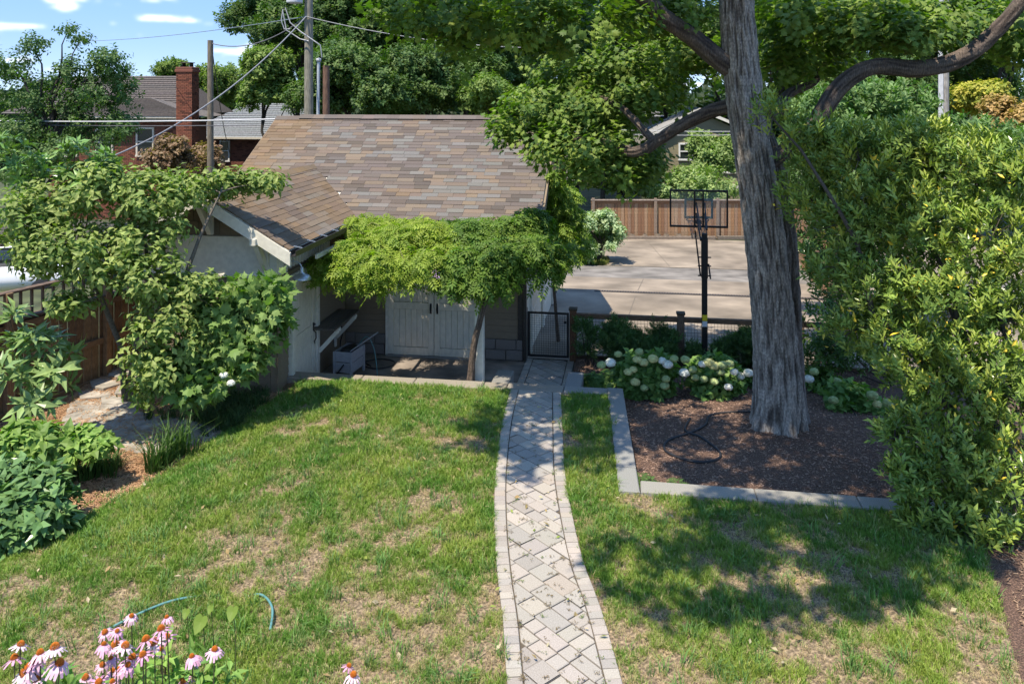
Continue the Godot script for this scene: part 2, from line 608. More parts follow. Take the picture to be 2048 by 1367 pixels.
		struct(mb, "concrete_joint", M.plain, "thin dark expansion joint running along the concrete paving")

func in_path(p: Vector2) -> bool:
	return Geometry2D.is_point_in_polygon(p, path_poly)

# ---------------------------------------------------------------- path, steps, edging
func lerp_line(line: PackedVector2Array, t: float) -> Vector2:
	var k := clampf(t, 0.0, 0.9999) * (line.size() - 1)
	var i := int(k)
	return line[i].lerp(line[i + 1], k - i)

func smooth_line(line: PackedVector2Array, per: int) -> PackedVector2Array:
	var out := PackedVector2Array()
	var n := line.size()
	for i in n - 1:
		for k in per:
			var t := float(k) / per
			out.append(line[i].cubic_interpolate(line[i + 1], line[maxi(i - 1, 0)], line[mini(i + 2, n - 1)], t))
	out.append(line[n - 1])
	return out

func shrink(poly: PackedVector2Array, k: float) -> PackedVector2Array:
	var r := Geometry2D.offset_polygon(poly, -k)
	return r[0] if r.size() > 0 else PackedVector2Array()

func paver_colour() -> Color:
	var t := rng.randf()
	var col := Color(0.50, 0.46, 0.41)
	if t < 0.3:
		col = Color(0.445, 0.41, 0.375)
	elif t < 0.5:
		col = Color(0.54, 0.49, 0.43)
	elif t < 0.56:
		col = Color(0.49, 0.43, 0.375)
	return jit(col, 0.08)

func ashlar(parent: Node3D, region: PackedVector2Array, origin: Vector2, turn: float, y: float):
	var ax := Vector2.from_angle(turn)
	var ay := ax.orthogonal()
	var b := -7.0
	while b < 7.0:
		var h: float = [0.15, 0.15, 0.22, 0.2][rng.randi() % 4]
		var a := -7.0 + R(0, 0.2)
		while a < 7.0:
			var w: float = [0.15, 0.22, 0.22, 0.29][rng.randi() % 4]
			var p := PackedVector2Array()
			for q in [Vector2(a, b), Vector2(a + w, b), Vector2(a + w, b + h), Vector2(a, b + h)]:
				p.append(origin + ax * q.x + ay * q.y)
			a += w
			if p[0].distance_to(origin) > 6.5:
				continue
			for bit in Geometry2D.intersect_polygons(p, region):
				var s := shrink(bit, 0.006)
				if s.size() < 3:
					continue
				var area := 0.0
				for i in s.size():
					area += s[i].cross(s[(i + 1) % s.size()]) * 0.5
				if absf(area) < 0.0012:
					continue
				var mb := new_mb(parent.position)
				mb.slab(s, y - 0.03, y + R(-0.003, 0.004), 0.006, paver_colour())
				part(mb, "paver", M.paver, parent)
		b += h

func make_path():
	var L := smooth_line(path_left, 6)
	var Rr := smooth_line(path_right, 6)
	path_poly = L.duplicate()
	for i in range(Rr.size() - 1, -1, -1):
		path_poly.append(Rr[i])
	var root := thing("garden_path", "", "", Vector3(-1.2, LAWN_Y, -9.5))
	tag(root, "curving grey paver path with brick borders through the lawn", "", "", "structure")
	var mb := new_mb(root.position)
	mb.slab(path_poly, LAWN_Y - 0.05, LAWN_Y + 0.012, 0.0, Color.WHITE)
	part(mb, "joint_sand", M.joint, root)
	var y := LAWN_Y + 0.028
	# borders of bricks laid across the edge
	var inner := [PackedVector2Array(), PackedVector2Array()]
	var bw := 0.135
	for side in 2:
		var line := L if side == 0 else Rr
		var other := Rr if side == 0 else L
		var dense := PackedVector2Array()
		for i in line.size() - 1:
			for k in 10:
				dense.append(line[i].lerp(line[i + 1], k / 10.0))
		dense.append(line[line.size() - 1])
		var acc := 0.0
		var start := 0
		var want := R(0.085, 0.11)
		for i in range(1, dense.size()):
			acc += dense[i].distance_to(dense[i - 1])
			if acc >= want:
				var t0 := (dense[mini(start + 1, dense.size() - 1)] - dense[maxi(start - 1, 0)]).normalized()
				var t1 := (dense[mini(i + 1, dense.size() - 1)] - dense[maxi(i - 1, 0)]).normalized()
				var s := 1.0 if side == 0 else -1.0
				var n0 := Vector2(-t0.y, t0.x) * -s * -1.0
				var n1 := Vector2(-t1.y, t1.x) * -s * -1.0
				# point inwards
				if n0.dot(Vector2(1, 0)) * s < 0:
					n0 = -n0
					n1 = -n1
				var p := PackedVector2Array([dense[start], dense[i], dense[i] + n1 * bw, dense[start] + n0 * bw])
				var q := shrink(p, 0.004)
				if q.size() >= 3 and dense[i].y < -3.6:
					var m2 := new_mb(root.position)
					m2.slab(q, y - 0.03, y + R(-0.003, 0.003), 0.006, paver_colour())
					part(m2, "border_brick", M.paver, root)
				start = i
				acc = 0.0
				want = R(0.085, 0.11)
		for i in dense.size():
			if i % 10 == 0:
				var t := (dense[mini(i + 1, dense.size() - 1)] - dense[maxi(i - 1, 0)]).normalized()
				var nn := Vector2(-t.y, t.x)
				if nn.x * (1.0 if side == 0 else -1.0) < 0:
					nn = -nn
				inner[side].append(dense[i] + nn * (bw + 0.001))
	var region := PackedVector2Array()
	for p in inner[0]:
		if p.y < -4.2:
			region.append(p)
	for i in range(inner[1].size() - 1, -1, -1):
		if inner[1][i].y < -4.2:
			region.append(inner[1][i])
	ashlar(root, region, Vector2(-1.1, -9.0), deg_to_rad(42.0), y)
	# moss and litter caught in the joints
	var cl := Cloud.new()
	cl.o = root.position
	for i in 300:
		var t := pow(rng.randf(), 0.8)
		var a := lerp_line(inner[0], t).lerp(lerp_line(inner[1], t), R(0.02, 0.98) if i % 3 else [0.0, 1.0][rng.randi() % 2])
		var k := 2 + rng.randi() % 8
		for j in k:
			cl.add(Vector3(a.x + R(-0.03, 0.03), y + 0.002, a.y + R(-0.02, 0.02)), orient(Vector3(R(-.5, .5), 1, R(-.5, .5)), R(0, TAU), R(0.3, 0.8)), jit(Color(0.16, 0.12, 0.06) if i % 4 else Color(0.12, 0.16, 0.04), 0.2))
	var lit := swarm(cl, "joint_litter", leaf_mesh(3, 0.02, 0.012, 1.2, 11), M.chip, root)
	lit.set_meta("kind", "stuff")
	# lower walk from the steps to the gate
	var low := thing("lower_walk", "", "", Vector3(-1.5, 0, -14.2))
	tag(low, "shaded paver walk between the steps and the wire gate", "", "", "structure")
	mb = new_mb(low.position)
	mb.slab(PackedVector2Array([Vector2(-2.0, -13.25), Vector2(-1.07, -13.25), Vector2(-1.07, -15.3), Vector2(-2.0, -15.3)]), -0.02, 0.008, 0.0, Color.WHITE)
	part(mb, "joint_sand", M.joint, low)
	ashlar(low, PackedVector2Array([Vector2(-1.86, -13.25), Vector2(-1.21, -13.25), Vector2(-1.21, -15.2), Vector2(-1.86, -15.2)]), Vector2(-1.5, -14.0), deg_to_rad(44.0), 0.024)
	for s in 2:
		for i in 20:
			var z := -13.28 - i * 0.098
			var x0 := -1.99 if s == 0 else -1.2
			mb = new_mb(low.position)
			mb.slab(PackedVector2Array([Vector2(x0, z), Vector2(x0 + 0.12, z), Vector2(x0 + 0.12, z - 0.09), Vector2(x0, z - 0.09)]), -0.01, 0.024 + R(-0.002, 0.002), 0.005, paver_colour())
			part(mb, "border_brick", M.paver, low)

func stone(parent: Node3D, called: String, poly: Array, y0: float, y1: float, col: Color):
	var mb := new_mb(parent.position)
	var p := PackedVector2Array()
	for q in poly:
		p.append(q)
	mb.slab(p, y0, y1, 0.012, col)
	part(mb, called, M.granite, parent)

func make_edging():
	# retaining edge along the patio
	var warm := Color(1.0, 0.9, 0.78)
	var root := thing("patio_edging", "tan stone edging between the lawn and the sunken patio", "edging", Vector3(-3.7, 0, -12.55))
	var x := -5.58
	var k := 0
	while x < -2.0:
		var w := minf(R(0.85, 1.25), -1.96 - x)
		if -1.96 - (x + w) < 0.3:
			w = -1.96 - x
		stone(root, "edging_stone", [Vector2(x + 0.005, -12.40), Vector2(x + w - 0.005, -12.40), Vector2(x + w - 0.005, -12.68), Vector2(x + 0.005, -12.68)], -0.05, LAWN_Y + 0.035 + R(-.004, .004), jit(warm, 0.06))
		x += w
		k += 1
	# steps
	var st := thing("garden_steps", "stone steps leading down from the path to the patio", "steps", Vector3(-1.5, 0, -12.9))
	stone(st, "landing", [Vector2(-1.95, -12.425), Vector2(-1.06, -12.425), Vector2(-1.06, -12.72), Vector2(-1.95, -12.72)], -0.05, LAWN_Y + 0.03, Color(1.0, 0.92, 0.82))
	stone(st, "tread", [Vector2(-1.95, -12.722), Vector2(-1.06, -12.722), Vector2(-1.06, -13.0), Vector2(-1.95, -13.0)], -0.05, 0.29, Color(0.8, 0.78, 0.75))
	stone(st, "tread", [Vector2(-1.95, -13.002), Vector2(-1.06, -13.002), Vector2(-1.06, -13.25), Vector2(-1.95, -13.25)], -0.05, 0.145, Color(0.8, 0.78, 0.75))
	stone(st, "cheek_block", [Vector2(-2.24, -12.684), Vector2(-1.957, -12.684), Vector2(-1.957, -13.3), Vector2(-2.24, -13.3)], -0.05, LAWN_Y + 0.02, Color(0.8, 0.8, 0.78))
	stone(st, "cheek_block", [Vector2(-1.053, -12.684), Vector2(-0.79, -12.684), Vector2(-0.79, -13.35), Vector2(-1.053, -13.35)], -0.05, LAWN_Y + 0.03, Color(0.85, 0.87, 0.9))
	# edging round the mulch bed
	var ed := thing("mulch_edging", "grey granite edging stones turning round the mulch bed", "edging", Vector3(0, LAWN_Y, -10.5))
	var grey := Color(0.93, 0.95, 0.96)
	var y1 := LAWN_Y + 0.045
	stone(ed, "edging_stone", [Vector2(-1.05, -12.43), Vector2(-0.37, -12.43), Vector2(-0.37, -12.68), Vector2(-1.05, -12.68)], 0.0, y1 - 0.01, grey)
	var a0 := Vector2(-0.362, -12.43)
	var a1 := Vector2(-0.145, -9.42)
	var cuts := [0.0, 0.31, 0.62, 0.8, 1.0]
	for i in 4:
		var p: Vector2 = a0.lerp(a1, cuts[i] + (0.002 if i else -0.083))
		var q: Vector2 = a0.lerp(a1, cuts[i + 1] - 0.002)
		if i == 3:
			q = a1
		stone(ed, "edging_stone", [p, q, q + Vector2(0.245, 0), p + Vector2(0.245, 0)], 0.0, y1 + R(-.004, .004), jit(grey, 0.05))
	x = 0.103
	while x < 6.0:
		var w := R(1.1, 1.6)
		stone(ed, "edging_stone", [Vector2(x + .004, -9.42), Vector2(x + w - .004, -9.42), Vector2(x + w - .004, -9.69), Vector2(x + .004, -9.69)], 0.0, y1 + R(-.004, .004), jit(Color(1.0, 0.98, 0.93), 0.05))
		x += w
	# flagstones of the side path
	var fl := thing("flagstone_path", "", "", Vector3(-7.4, 0.2, -11.0))
	tag(fl, "irregular grey flagstone path winding past the small tree", "", "", "structure")
	var pts := []
	var line := PackedVector2Array([Vector2(-5.8, -10.35), Vector2(-6.5, -10.5), Vector2(-7.2, -10.65), Vector2(-7.9, -10.95), Vector2(-8.3, -11.6), Vector2(-8.35, -12.6)])
	for i in 30:
		var t := i / 29.0
		var c := lerp_line(line, t)
		var tn := (lerp_line(line, minf(t + 0.05, 1)) - lerp_line(line, maxf(t - 0.05, 0))).normalized()
		var off := -0.28 if i % 2 else 0.24
		c += Vector2(-tn.y, tn.x) * (off + R(-.05, .05))
		var poly := []
		var m := 6 + rng.randi() % 2
		for q in m:
			var an := TAU * q / m + R(-0.2, 0.2)
			poly.append(c + Vector2(cos(an), sin(an)) * R(0.26, 0.36))
		var yy := garden_y(c.x, c.y)
		var mb := new_mb(fl.position)
		mb.slab(PackedVector2Array(poly), yy - 0.03, yy + 0.022 + R(-.004, .006), 0.008, jit(Color(1, 0.97, 0.93), 0.1))
		part(mb, "flagstone", M.flagstone, fl)

# ---------------------------------------------------------------- garage
# polygon in the plane (ex, ey) at org, pushed along dep
func ext(mb: MB, poly: Array, ex: Vector3, ey: Vector3, org: Vector3, dep: Vector3, col := Color.WHITE):
	var pk := PackedVector2Array(poly)
	var idx := Geometry2D.triangulate_polygon(pk)
	var nn := dep.normalized()
	var P := func(p: Vector2) -> Vector3: return org + ex * p.x + ey * p.y
	for i in range(0, idx.size(), 3):
		var a: Vector3 = P.call(pk[idx[i]])
		var b: Vector3 = P.call(pk[idx[i + 1]])
		var d: Vector3 = P.call(pk[idx[i + 2]])
		mb.tri(a, b, d, -nn, col)
		mb.tri(a + dep, b + dep, d + dep, nn, col)
	var m := Vector2.ZERO
	for p in pk:
		m += p / pk.size()
	for i in pk.size():
		var j := (i + 1) % pk.size()
		var a: Vector3 = P.call(pk[i])
		var b: Vector3 = P.call(pk[j])
		var fn := (b - a).cross(dep).normalized()
		var mid := (pk[i] + pk[j]) * 0.5 - m
		if fn.dot(ex * mid.x + ey * mid.y) < 0:
			fn = -fn
		mb.quad(a, b, b + dep, a + dep, fn, col)

func one(parent: Node3D, called: String, m: Material, ctr: Vector3, size: Vector3, bs := Basis.IDENTITY, col := Color.WHITE, bv := 0.0) -> MeshInstance3D:
	var mb := new_mb(parent.position)
	if bv > 0.0:
		mb.bevel(ctr, size, bv, bs, col)
	else:
		mb.box(ctr, size, bs, col)
	return part(mb, called, m, parent)

const SLOPE := 0.585
const EAVE_Y := 2.70
const EAVE_Z := -14.70
const RIDGE_Z := -17.87

func shingle_colour(x: float, z: float, wing: bool) -> Color:
	var t := rng.randf()
	var col := Color(0.25, 0.205, 0.18)
	if t < 0.2:
		col = Color(0.33, 0.255, 0.19)
	elif t < 0.42:
		col = Color(0.315, 0.30, 0.275)
	elif t < 0.6:
		col = Color(0.18, 0.145, 0.12)
	elif t < 0.66:
		col = Color(0.37, 0.28, 0.20)
	var lich := 0.0
	if wing:
		lich = clampf(0.58 + noise.get_noise_2d(x * 60, z * 60) * 0.9, 0.0, 0.8)
	else:
		lich = clampf(smoothstep(-6.3, -8.2, x) * 0.9 + noise.get_noise_2d(x * 40, z * 40) * 0.3, 0.0, 0.75)
	col = mixc(col, Color(0.40, 0.235, 0.085), lich * 0.75)
	col = mixc(col, Color(0.255, 0.21, 0.18) if not wing else Color(0.29, 0.21, 0.14), 0.12)
	return jit(col, 0.08)

func make_garage():
	var g := thing("garage", "brown sided garage with front gable wing and multicoloured shingle roof", "garage", Vector3(-4.9, 0, -16.0))
	var o := g.position
	var xl := -7.85
	var xr := -2.04
	var zf := -15.15
	var zb := -20.6
	var zw := -12.06
	var xw := -5.60
	# cores of the walls
	var mb := new_mb(o)
	ext(mb, [Vector2(zf, -0.1), Vector2(zf, 2.78), Vector2(RIDGE_Z, 4.36), Vector2(zb, 2.78), Vector2(zb, -0.6)], Vector3(0, 0, 1), Vector3.UP, Vector3(xl, 0, 0), Vector3(xr - xl, 0, 0))
	part(mb, "wall", M.siding, g)
	mb = new_mb(o)
	ext(mb, [Vector2(xl, -0.1), Vector2(xl, 2.70), Vector2(-6.69, 3.40), Vector2(xw, 2.76), Vector2(xw, -0.1)], Vector3(1, 0, 0), Vector3.UP, Vector3(0, 0, zw), Vector3(0, 0, zf - zw + 0.01))
	part(mb, "wall", M.siding, g)
	# concrete block footing under the back wall
	var x := -5.58
	for row in 2:
		x = -5.58 - (0.2 if row else 0.0)
		while x < -2.05:
			var x0 := maxf(x, -5.58)
			var x1 := minf(x + 0.4, -2.05)
			x += 0.4
			if x1 > -4.76 and x0 < -2.83:
				if x0 < -4.76:
					x1 = -4.76
				elif x1 > -2.83:
					x0 = -2.83
				else:
					continue
			if x1 - x0 < 0.05:
				continue
			one(g, "block", M.block, Vector3((x0 + x1) * 0.5, 0.1 + row * 0.2 + 0.005, zf + 0.02), Vector3(x1 - x0 - 0.014, 0.186, 0.06), Basis.IDENTITY, jit(Color.WHITE, 0.14), 0.006)
	# siding of the back wall
	var tilt := Basis(Vector3.RIGHT, 0.09)
	for i in 19:
		var y := 0.47 + i * 0.122
		if y > 2.75:
			break
		for s in [[-5.57, -4.765], [-2.825, -2.15]]:
			if y > 2.18:
				if s[0] < -5.0:
					s = [-5.57, -2.15]
				else:
					continue
			one(g, "siding_board", M.siding, Vector3((s[0] + s[1]) * 0.5, y, zf + 0.012), Vector3(s[1] - s[0], 0.128, 0.018), tilt, jit(Color.WHITE, 0.05))
	# siding of the wing's side wall (faces the patio)
	var tz := Basis(Vector3.BACK, 0.09)
	for i in 20:
		var y := 0.10 + i * 0.122
		for s in [[-12.09, -12.46], [-13.66, -15.10]]:
			if y > 2.2:
				continue
			one(g, "siding_board", M.siding, Vector3(xw + 0.012, y, (s[0] + s[1]) * 0.5), Vector3(0.018, 0.128, absf(s[1] - s[0])), tz, jit(Color.WHITE, 0.05))
	# siding of the wing's front
	for i in 16:
		var y := 0.36 + i * 0.122
		if y < 2.15:
			one(g, "siding_board", M.siding, Vector3((xl + xw) * 0.5 - 0.05, y, zw + 0.012), Vector3(xw - xl - 0.1, 0.128, 0.018), tilt, jit(Color.WHITE, 0.05))
	one(g, "corner_board", M.siding, Vector3(xw - 0.045, 1.1, zw + 0.016), Vector3(0.09, 2.2, 0.028), Basis.IDENTITY, Color(0.9, 0.9, 0.9))
	one(g, "corner_board", M.siding, Vector3(xw + 0.016, 1.1, zw - 0.028), Vector3(0.028, 2.2, 0.09), Basis.IDENTITY, Color(0.9, 0.9, 0.9))
	# right wall siding is hidden by the doors; downspout and corner
	one(g, "corner_board", M.brown_metal, Vector3(xr - 0.055, 1.38, zf + 0.02), Vector3(0.1, 2.76, 0.05))
	mb = new_mb(o)
	mb.bevel(Vector3(xr + 0.03, 1.36, zf + 0.05), Vector3(0.07, 2.66, 0.085), 0.012)
	part(mb, "downspout", M.brown_metal, g)
	# white frieze, cap and gable shakes
	one(g, "frieze", M.trim, Vector3((xl + xw) * 0.5, 2.5, zw + 0.022), Vector3(xw - xl + 0.05, 0.62, 0.044))
	one(g, "frieze_cap", M.trim, Vector3((xl + xw) * 0.5, 2.185, zw + 0.035), Vector3(xw - xl + 0.06, 0.05, 0.07), Basis.IDENTITY, Color.WHITE, 0.006)
	one(g, "frieze", M.trim, Vector3(xw + 0.02, 2.47, zw - 0.17), Vector3(0.036, 0.55, 0.34))
	one(g, "belt_trim", M.siding, Vector3(xw + 0.03, 2.155, (zw + zf) * 0.5), Vector3(0.056, 0.075, absf(zf - zw)), Basis.IDENTITY, Color(0.85, 0.85, 0.85), 0.006)
	for row in 4:
		var y := 2.935 + row * 0.215
		var xx := -8.0 + (0.09 if row % 2 else 0.0)
		while xx < -5.3:
			var top := y + 0.105
			var cx := xx + 0.09
			if top < 2.62 + SLOPE * (1.5 - absf(cx + 6.69)) + 0.02:
				one(g, "gable_shake", M.siding, Vector3(cx, y, zw + 0.012 + R(0, .002)), Vector3(0.172, 0.208, 0.018), Basis(Vector3.RIGHT, 0.05), jit(Color(0.82, 0.85, 0.85), 0.08))
			xx += 0.18
	# eave vent: slats over a dark recess
	one(g, "eave_recess", M.rubber, Vector3(xw + 0.006, 2.47, -13.35), Vector3(0.012, 0.44, 2.0))
	for i in 15:
		one(g, "eave_slat", M.trim, Vector3(xw + 0.05, 2.48, -12.44 - i * 0.12), Vector3(0.06, 0.46, 0.035))
	# doors of the patio wall
	for s in 2:
		var x0 := -4.70 if s == 0 else -3.775
		var x1 := -3.785 if s == 0 else -2.87
		var d := Node3D.new()
		d.name = "door"
		d.set_meta("label", "white plank door leaf with a black pull handle")
		g.add_child(d, true)
		d.position = Vector3(x0, 0, zf) - o
		var ww := x1 - x0
		var piece := func(called: String, ctr: Vector3, size: Vector3, m: Material, b: float):
			var q := new_mb()
			q.bevel(ctr, size, b)
			part(q, called, m, d)
		for st in [0.055, ww - 0.055]:
			piece.call("stile", Vector3(st, 1.06, 0.045), Vector3(0.11, 2.06, 0.05), M.door_paint, 0.005)
		for ry in [[0.10, 0.15], [0.98, 0.13], [2.03, 0.12]]:
			piece.call("rail", Vector3(ww * 0.5, ry[0], 0.045), Vector3(ww - 0.222, ry[1], 0.048), M.door_paint, 0.005)
		var np := 6
		var pw := (ww - 0.22) / np
		for i in np:
			for seg in [[0.18, 0.91], [1.05, 1.965]]:
				piece.call("plank", Vector3(0.11 + pw * (i + 0.5), (seg[0] + seg[1]) * 0.5, 0.035), Vector3(pw - 0.004, seg[1] - seg[0], 0.03), M.door_paint, 0.006)
		var hb := new_mb()
		var hx := ww - 0.06 if s == 0 else 0.06
		hb.tube([Vector3(hx, 0.86, 0.07), Vector3(hx, 0.87, 0.11), Vector3(hx, 0.94, 0.125), Vector3(hx, 1.01, 0.11), Vector3(hx, 1.02, 0.07)], [0.011, 0.011, 0.012, 0.011, 0.011], 8)
		hb.bevel(Vector3(hx, 0.94, 0.073), Vector3(0.035, 0.2, 0.008), 0.002)
		part(hb, "handle", M.dark_metal, d)
	for s in [-4.73, -2.84]:
		one(g, "door_casing", M.trim, Vector3(s, 1.06, zf + 0.035), Vector3(0.055, 2.12, 0.07), Basis.IDENTITY, Color.WHITE, 0.006)
	one(g, "door_casing", M.trim, Vector3(-3.785, 2.15, zf + 0.037), Vector3(1.95, 0.09, 0.075), Basis.IDENTITY, Color.WHITE, 0.006)
	one(g, "threshold", M.granite, Vector3(-3.785, 0.012, zf + 0.06), Vector3(1.9, 0.024, 0.12))
	# side door of the wing
	var sd := Node3D.new()
	sd.name = "door"
	sd.set_meta("label", "white beadboard side door with dark lever handle")
	g.add_child(sd, true)
	sd.position = Vector3(xw, 0, -12.60) - o
	var sp := func(called: String, y0: float, y1: float, z0: float, z1: float, xo: float, th: float, m: Material):
		var q := new_mb()
		q.bevel(Vector3(xo, (y0 + y1) * 0.5, -(z0 + z1) * 0.5), Vector3(th, y1 - y0, z1 - z0), 0.005)
		part(q, called, m, sd)
	sp.call("stile", 0.03, 2.03, 0.0, 0.11, 0.03, 0.045, M.door_paint)
	sp.call("stile", 0.03, 2.03, 0.78, 0.89, 0.03, 0.045, M.door_paint)
	for ry in [[0.03, 0.23], [0.86, 1.04], [1.91, 2.03]]:
		sp.call("rail", ry[0], ry[1], 0.112, 0.778, 0.03, 0.043, M.door_paint)
	for i in 6:
		for seg in [[0.232, 0.858], [1.042, 1.908]]:
			sp.call("plank", seg[0], seg[1], 0.113 + i * 0.111, 0.113 + i * 0.111 + 0.106, 0.022, 0.03, M.door_paint)
	mb = new_mb()
	mb.bevel(Vector3(0.058, 1.0, -0.82), Vector3(0.012, 0.14, 0.05), 0.003)
	mb.tube([Vector3(0.06, 0.93, -0.82), Vector3(0.10, 0.90, -0.82), Vector3(0.105, 0.80, -0.82), Vector3(0.07, 0.74, -0.82), Vector3(0.085, 0.70, -0.82)], [0.009, 0.01, 0.01, 0.01, 0.007], 8)
	mb.lathe(Vector3(0.075, 1.04, -0.82), [Vector2(0.001, -0.02), Vector2(0.02, -0.012), Vector2(0.02, 0.012), Vector2(0.001, 0.02)], 10)
	part(mb, "handle", M.dark_metal, sd)
	for q in [[-12.53, 0.1], [-13.575, 0.12]]:
		one(g, "door_casing", M.trim, Vector3(xw + 0.045, 1.06, q[0]), Vector3(0.09, 2.12, q[1]), Basis.IDENTITY, Color.WHITE, 0.006)
	one(g, "door_casing", M.trim, Vector3(xw + 0.045, 2.08, -13.05), Vector3(0.088, 0.08, 0.94), Basis.IDENTITY, Color.WHITE, 0.006)
	one(g, "door_step", M.granite, Vector3(xw + 0.1, 0.012, -13.05), Vector3(0.2, 0.024, 0.94))
	# car doors of the right end wall
	for q in [[-15.75, -17.7], [-18.0, -19.95]]:
		var z0: float = q[0]
		var z1: float = q[1]
		for e in [z0 + 0.06, z1 - 0.06]:
			one(g, "door_casing", M.trim, Vector3(xr + 0.05, 0.98, e), Vector3(0.1, 2.3, 0.12), Basis.IDENTITY, Color.WHITE, 0.006)
		one(g, "door_casing", M.trim, Vector3(xr + 0.05, 2.18, (z0 + z1) * 0.5), Vector3(0.098, 0.12, z0 - z1 + 0.24), Basis.IDENTITY, Color.WHITE, 0.006)
		for i in 5:
			one(g, "door_panel", M.door_paint, Vector3(xr + 0.025, 0.02 + i * 0.43, (z0 + z1) * 0.5), Vector3(0.05, 0.42, z0 - z1 - 0.002), Basis.IDENTITY, Color.WHITE, 0.01)
	one(g, "gable_trim", M.trim, Vector3(xr + 0.03, 1.2, zf - 0.3), Vector3(0.055, 2.9, 0.5), Basis.IDENTITY, Color.WHITE, 0.006)
	# ---- roof
	var roof := Node3D.new()
	roof.name = "roof"
	g.add_child(roof, true)
	var deck := new_mb(o)
	var th := 0.10
	var xe0 := -8.27
	var xe1 := -1.68
	for s in [1.0, -1.0]:
		ext(deck, [Vector2(0, 0), Vector2(absf(RIDGE_Z - EAVE_Z), SLOPE * absf(RIDGE_Z - EAVE_Z)), Vector2(absf(RIDGE_Z - EAVE_Z), SLOPE * absf(RIDGE_Z - EAVE_Z) - th), Vector2(0, -th)], Vector3(0, 0, -s), Vector3.UP, Vector3(xe0, EAVE_Y - 0.012, EAVE_Z if s > 0 else 2.0 * RIDGE_Z - EAVE_Z), Vector3(xe1 - xe0, 0, 0))
	part(deck, "roof_deck", M.trim, roof)
	deck = new_mb(o)
	for s in [1.0, -1.0]:
		ext(deck, [Vector2(0, 0), Vector2(1.5, SLOPE * 1.5), Vector2(1.5, SLOPE * 1.5 - th), Vector2(0, -th)], Vector3(-s, 0, 0), Vector3.UP, Vector3(-5.19 if s > 0 else -8.19, EAVE_Y - 0.012, -11.62), Vector3(0, 0, -4.7))
	part(deck, "roof_deck", M.trim, roof)
	var sl := atan(SLOPE)
	# main slope: along = -z, up ; wing slope: along = -x
	var wedge := []
	for k in 24:
		var w := new_mb()
		var col := Color.WHITE
		w.quad(Vector3(-.5, 1, -.5), Vector3(.5, 1, -.5), Vector3(.5, 1, .5), Vector3(-.5, 1, .5), Vector3.UP, col)
		w.quad(Vector3(-.5, 0, .5), Vector3(.5, 0, .5), Vector3(.5, 1, .5), Vector3(-.5, 1, .5), Vector3.BACK, col)
		w.quad(Vector3(-.5, 0, -.5), Vector3(-.5, 0, .5), Vector3(-.5, 1, .5), Vector3(-.5, 1, -.5), Vector3.LEFT, col)
		w.quad(Vector3(.5, 0, -.5), Vector3(.5, 0, .5), Vector3(.5, 1, .5), Vector3(.5, 1, -.5), Vector3.RIGHT, col)
		wedge.append(w)
	var rest := new_mb(o)
	var shared := {}
	var n_parts := [0]
	var lay := func(along: Vector3, up: Vector3, eave0: Vector3, width: float, slope_len: float, wing: bool, skip: Callable, as_parts: bool):
		var nrm := along.cross(up).normalized()
		if nrm.y < 0:
			nrm = -nrm
		var rows := int(slope_len / 0.12)
		for r in rows + 1:
			var a := -R(0, 0.3)
			while a < width:
				var w: float = R(0.2, 0.46)
				var x0 := maxf(a, 0.0)
				var x1 := minf(a + w, width)
				a += w
				if x1 - x0 < 0.04:
					continue
				var len := minf(0.155, slope_len - r * 0.12)
				if len < 0.03:
					continue
				var ctr := eave0 + along * ((x0 + x1) * 0.5) + up * (r * 0.12 + len * 0.5)
				if skip.call(ctr):
					continue
				var tk := 0.013 + R(0, 0.006)
				# tilt so that the upper end dips under the next course
				var zz := (-up + nrm * 0.045).normalized()
				var yy := nrm
				var bs := Basis(along * (x1 - x0 - 0.004), yy * tk, zz * len)
				var col := shingle_colour(ctr.x, ctr.z, wing)
				if as_parts and n_parts[0] < 296:
					n_parts[0] += 1
					var key := "%d_%d_%d" % [int(col.r * 36), int(col.g * 36), int(col.b * 36)]
					if not shared.has(key):
						var wm := new_mb()
						var src: MB = wedge[0]
						wm.v = src.v.duplicate()
						wm.n = src.n.duplicate()
						for i in wm.v.size():
							wm.c.append(col)
						shared[key] = wm.mesh()
					var mi := put(shared[key], "shingle", M.shingle, roof)
					mi.transform = Transform3D(bs, ctr - o + nrm * 0.001)
				else:
					var src: MB = wedge[0]
					for i in src.v.size():
						var p: Vector3 = src.v[i]
						rest.v.append(bs * p + ctr - o + nrm * 0.001)
						var q: Vector3 = src.n[i]
						rest.n.append((along * q.x + yy * q.y + zz * q.z).normalized())
						rest.c.append(col)
	var up_m := Vector3(0, SLOPE, -1).normalized()
	var len_m := absf(RIDGE_Z - EAVE_Z) * sqrt(1 + SLOPE * SLOPE)
	var up_w := Vector3(-1, SLOPE, 0).normalized()
	var len_w := 1.5 * sqrt(1 + SLOPE * SLOPE)
	# right slope of the wing, seen from nearest by
	lay.call(Vector3(0, 0, -1), up_w, Vector3(-5.19, EAVE_Y, -11.6), 4.6, len_w, true, func(p: Vector3): return p.y < EAVE_Y + SLOPE * (EAVE_Z - p.z) - 0.06, true)
	lay.call(Vector3(1, 0, 0), up_m, Vector3(xe0, EAVE_Y, EAVE_Z), xe1 - xe0, len_m, false, func(p: Vector3): return p.x < -5.19 and p.y < EAVE_Y + SLOPE * (1.5 - absf(p.x + 6.69)) - 0.06, true)
	lay.call(Vector3(0, 0, -1), Vector3(1, SLOPE, 0).normalized(), Vector3(-8.19, EAVE_Y, -11.6), 4.6, len_w, true, func(p: Vector3): return p.y < EAVE_Y + SLOPE * (EAVE_Z - p.z) - 0.06, false)
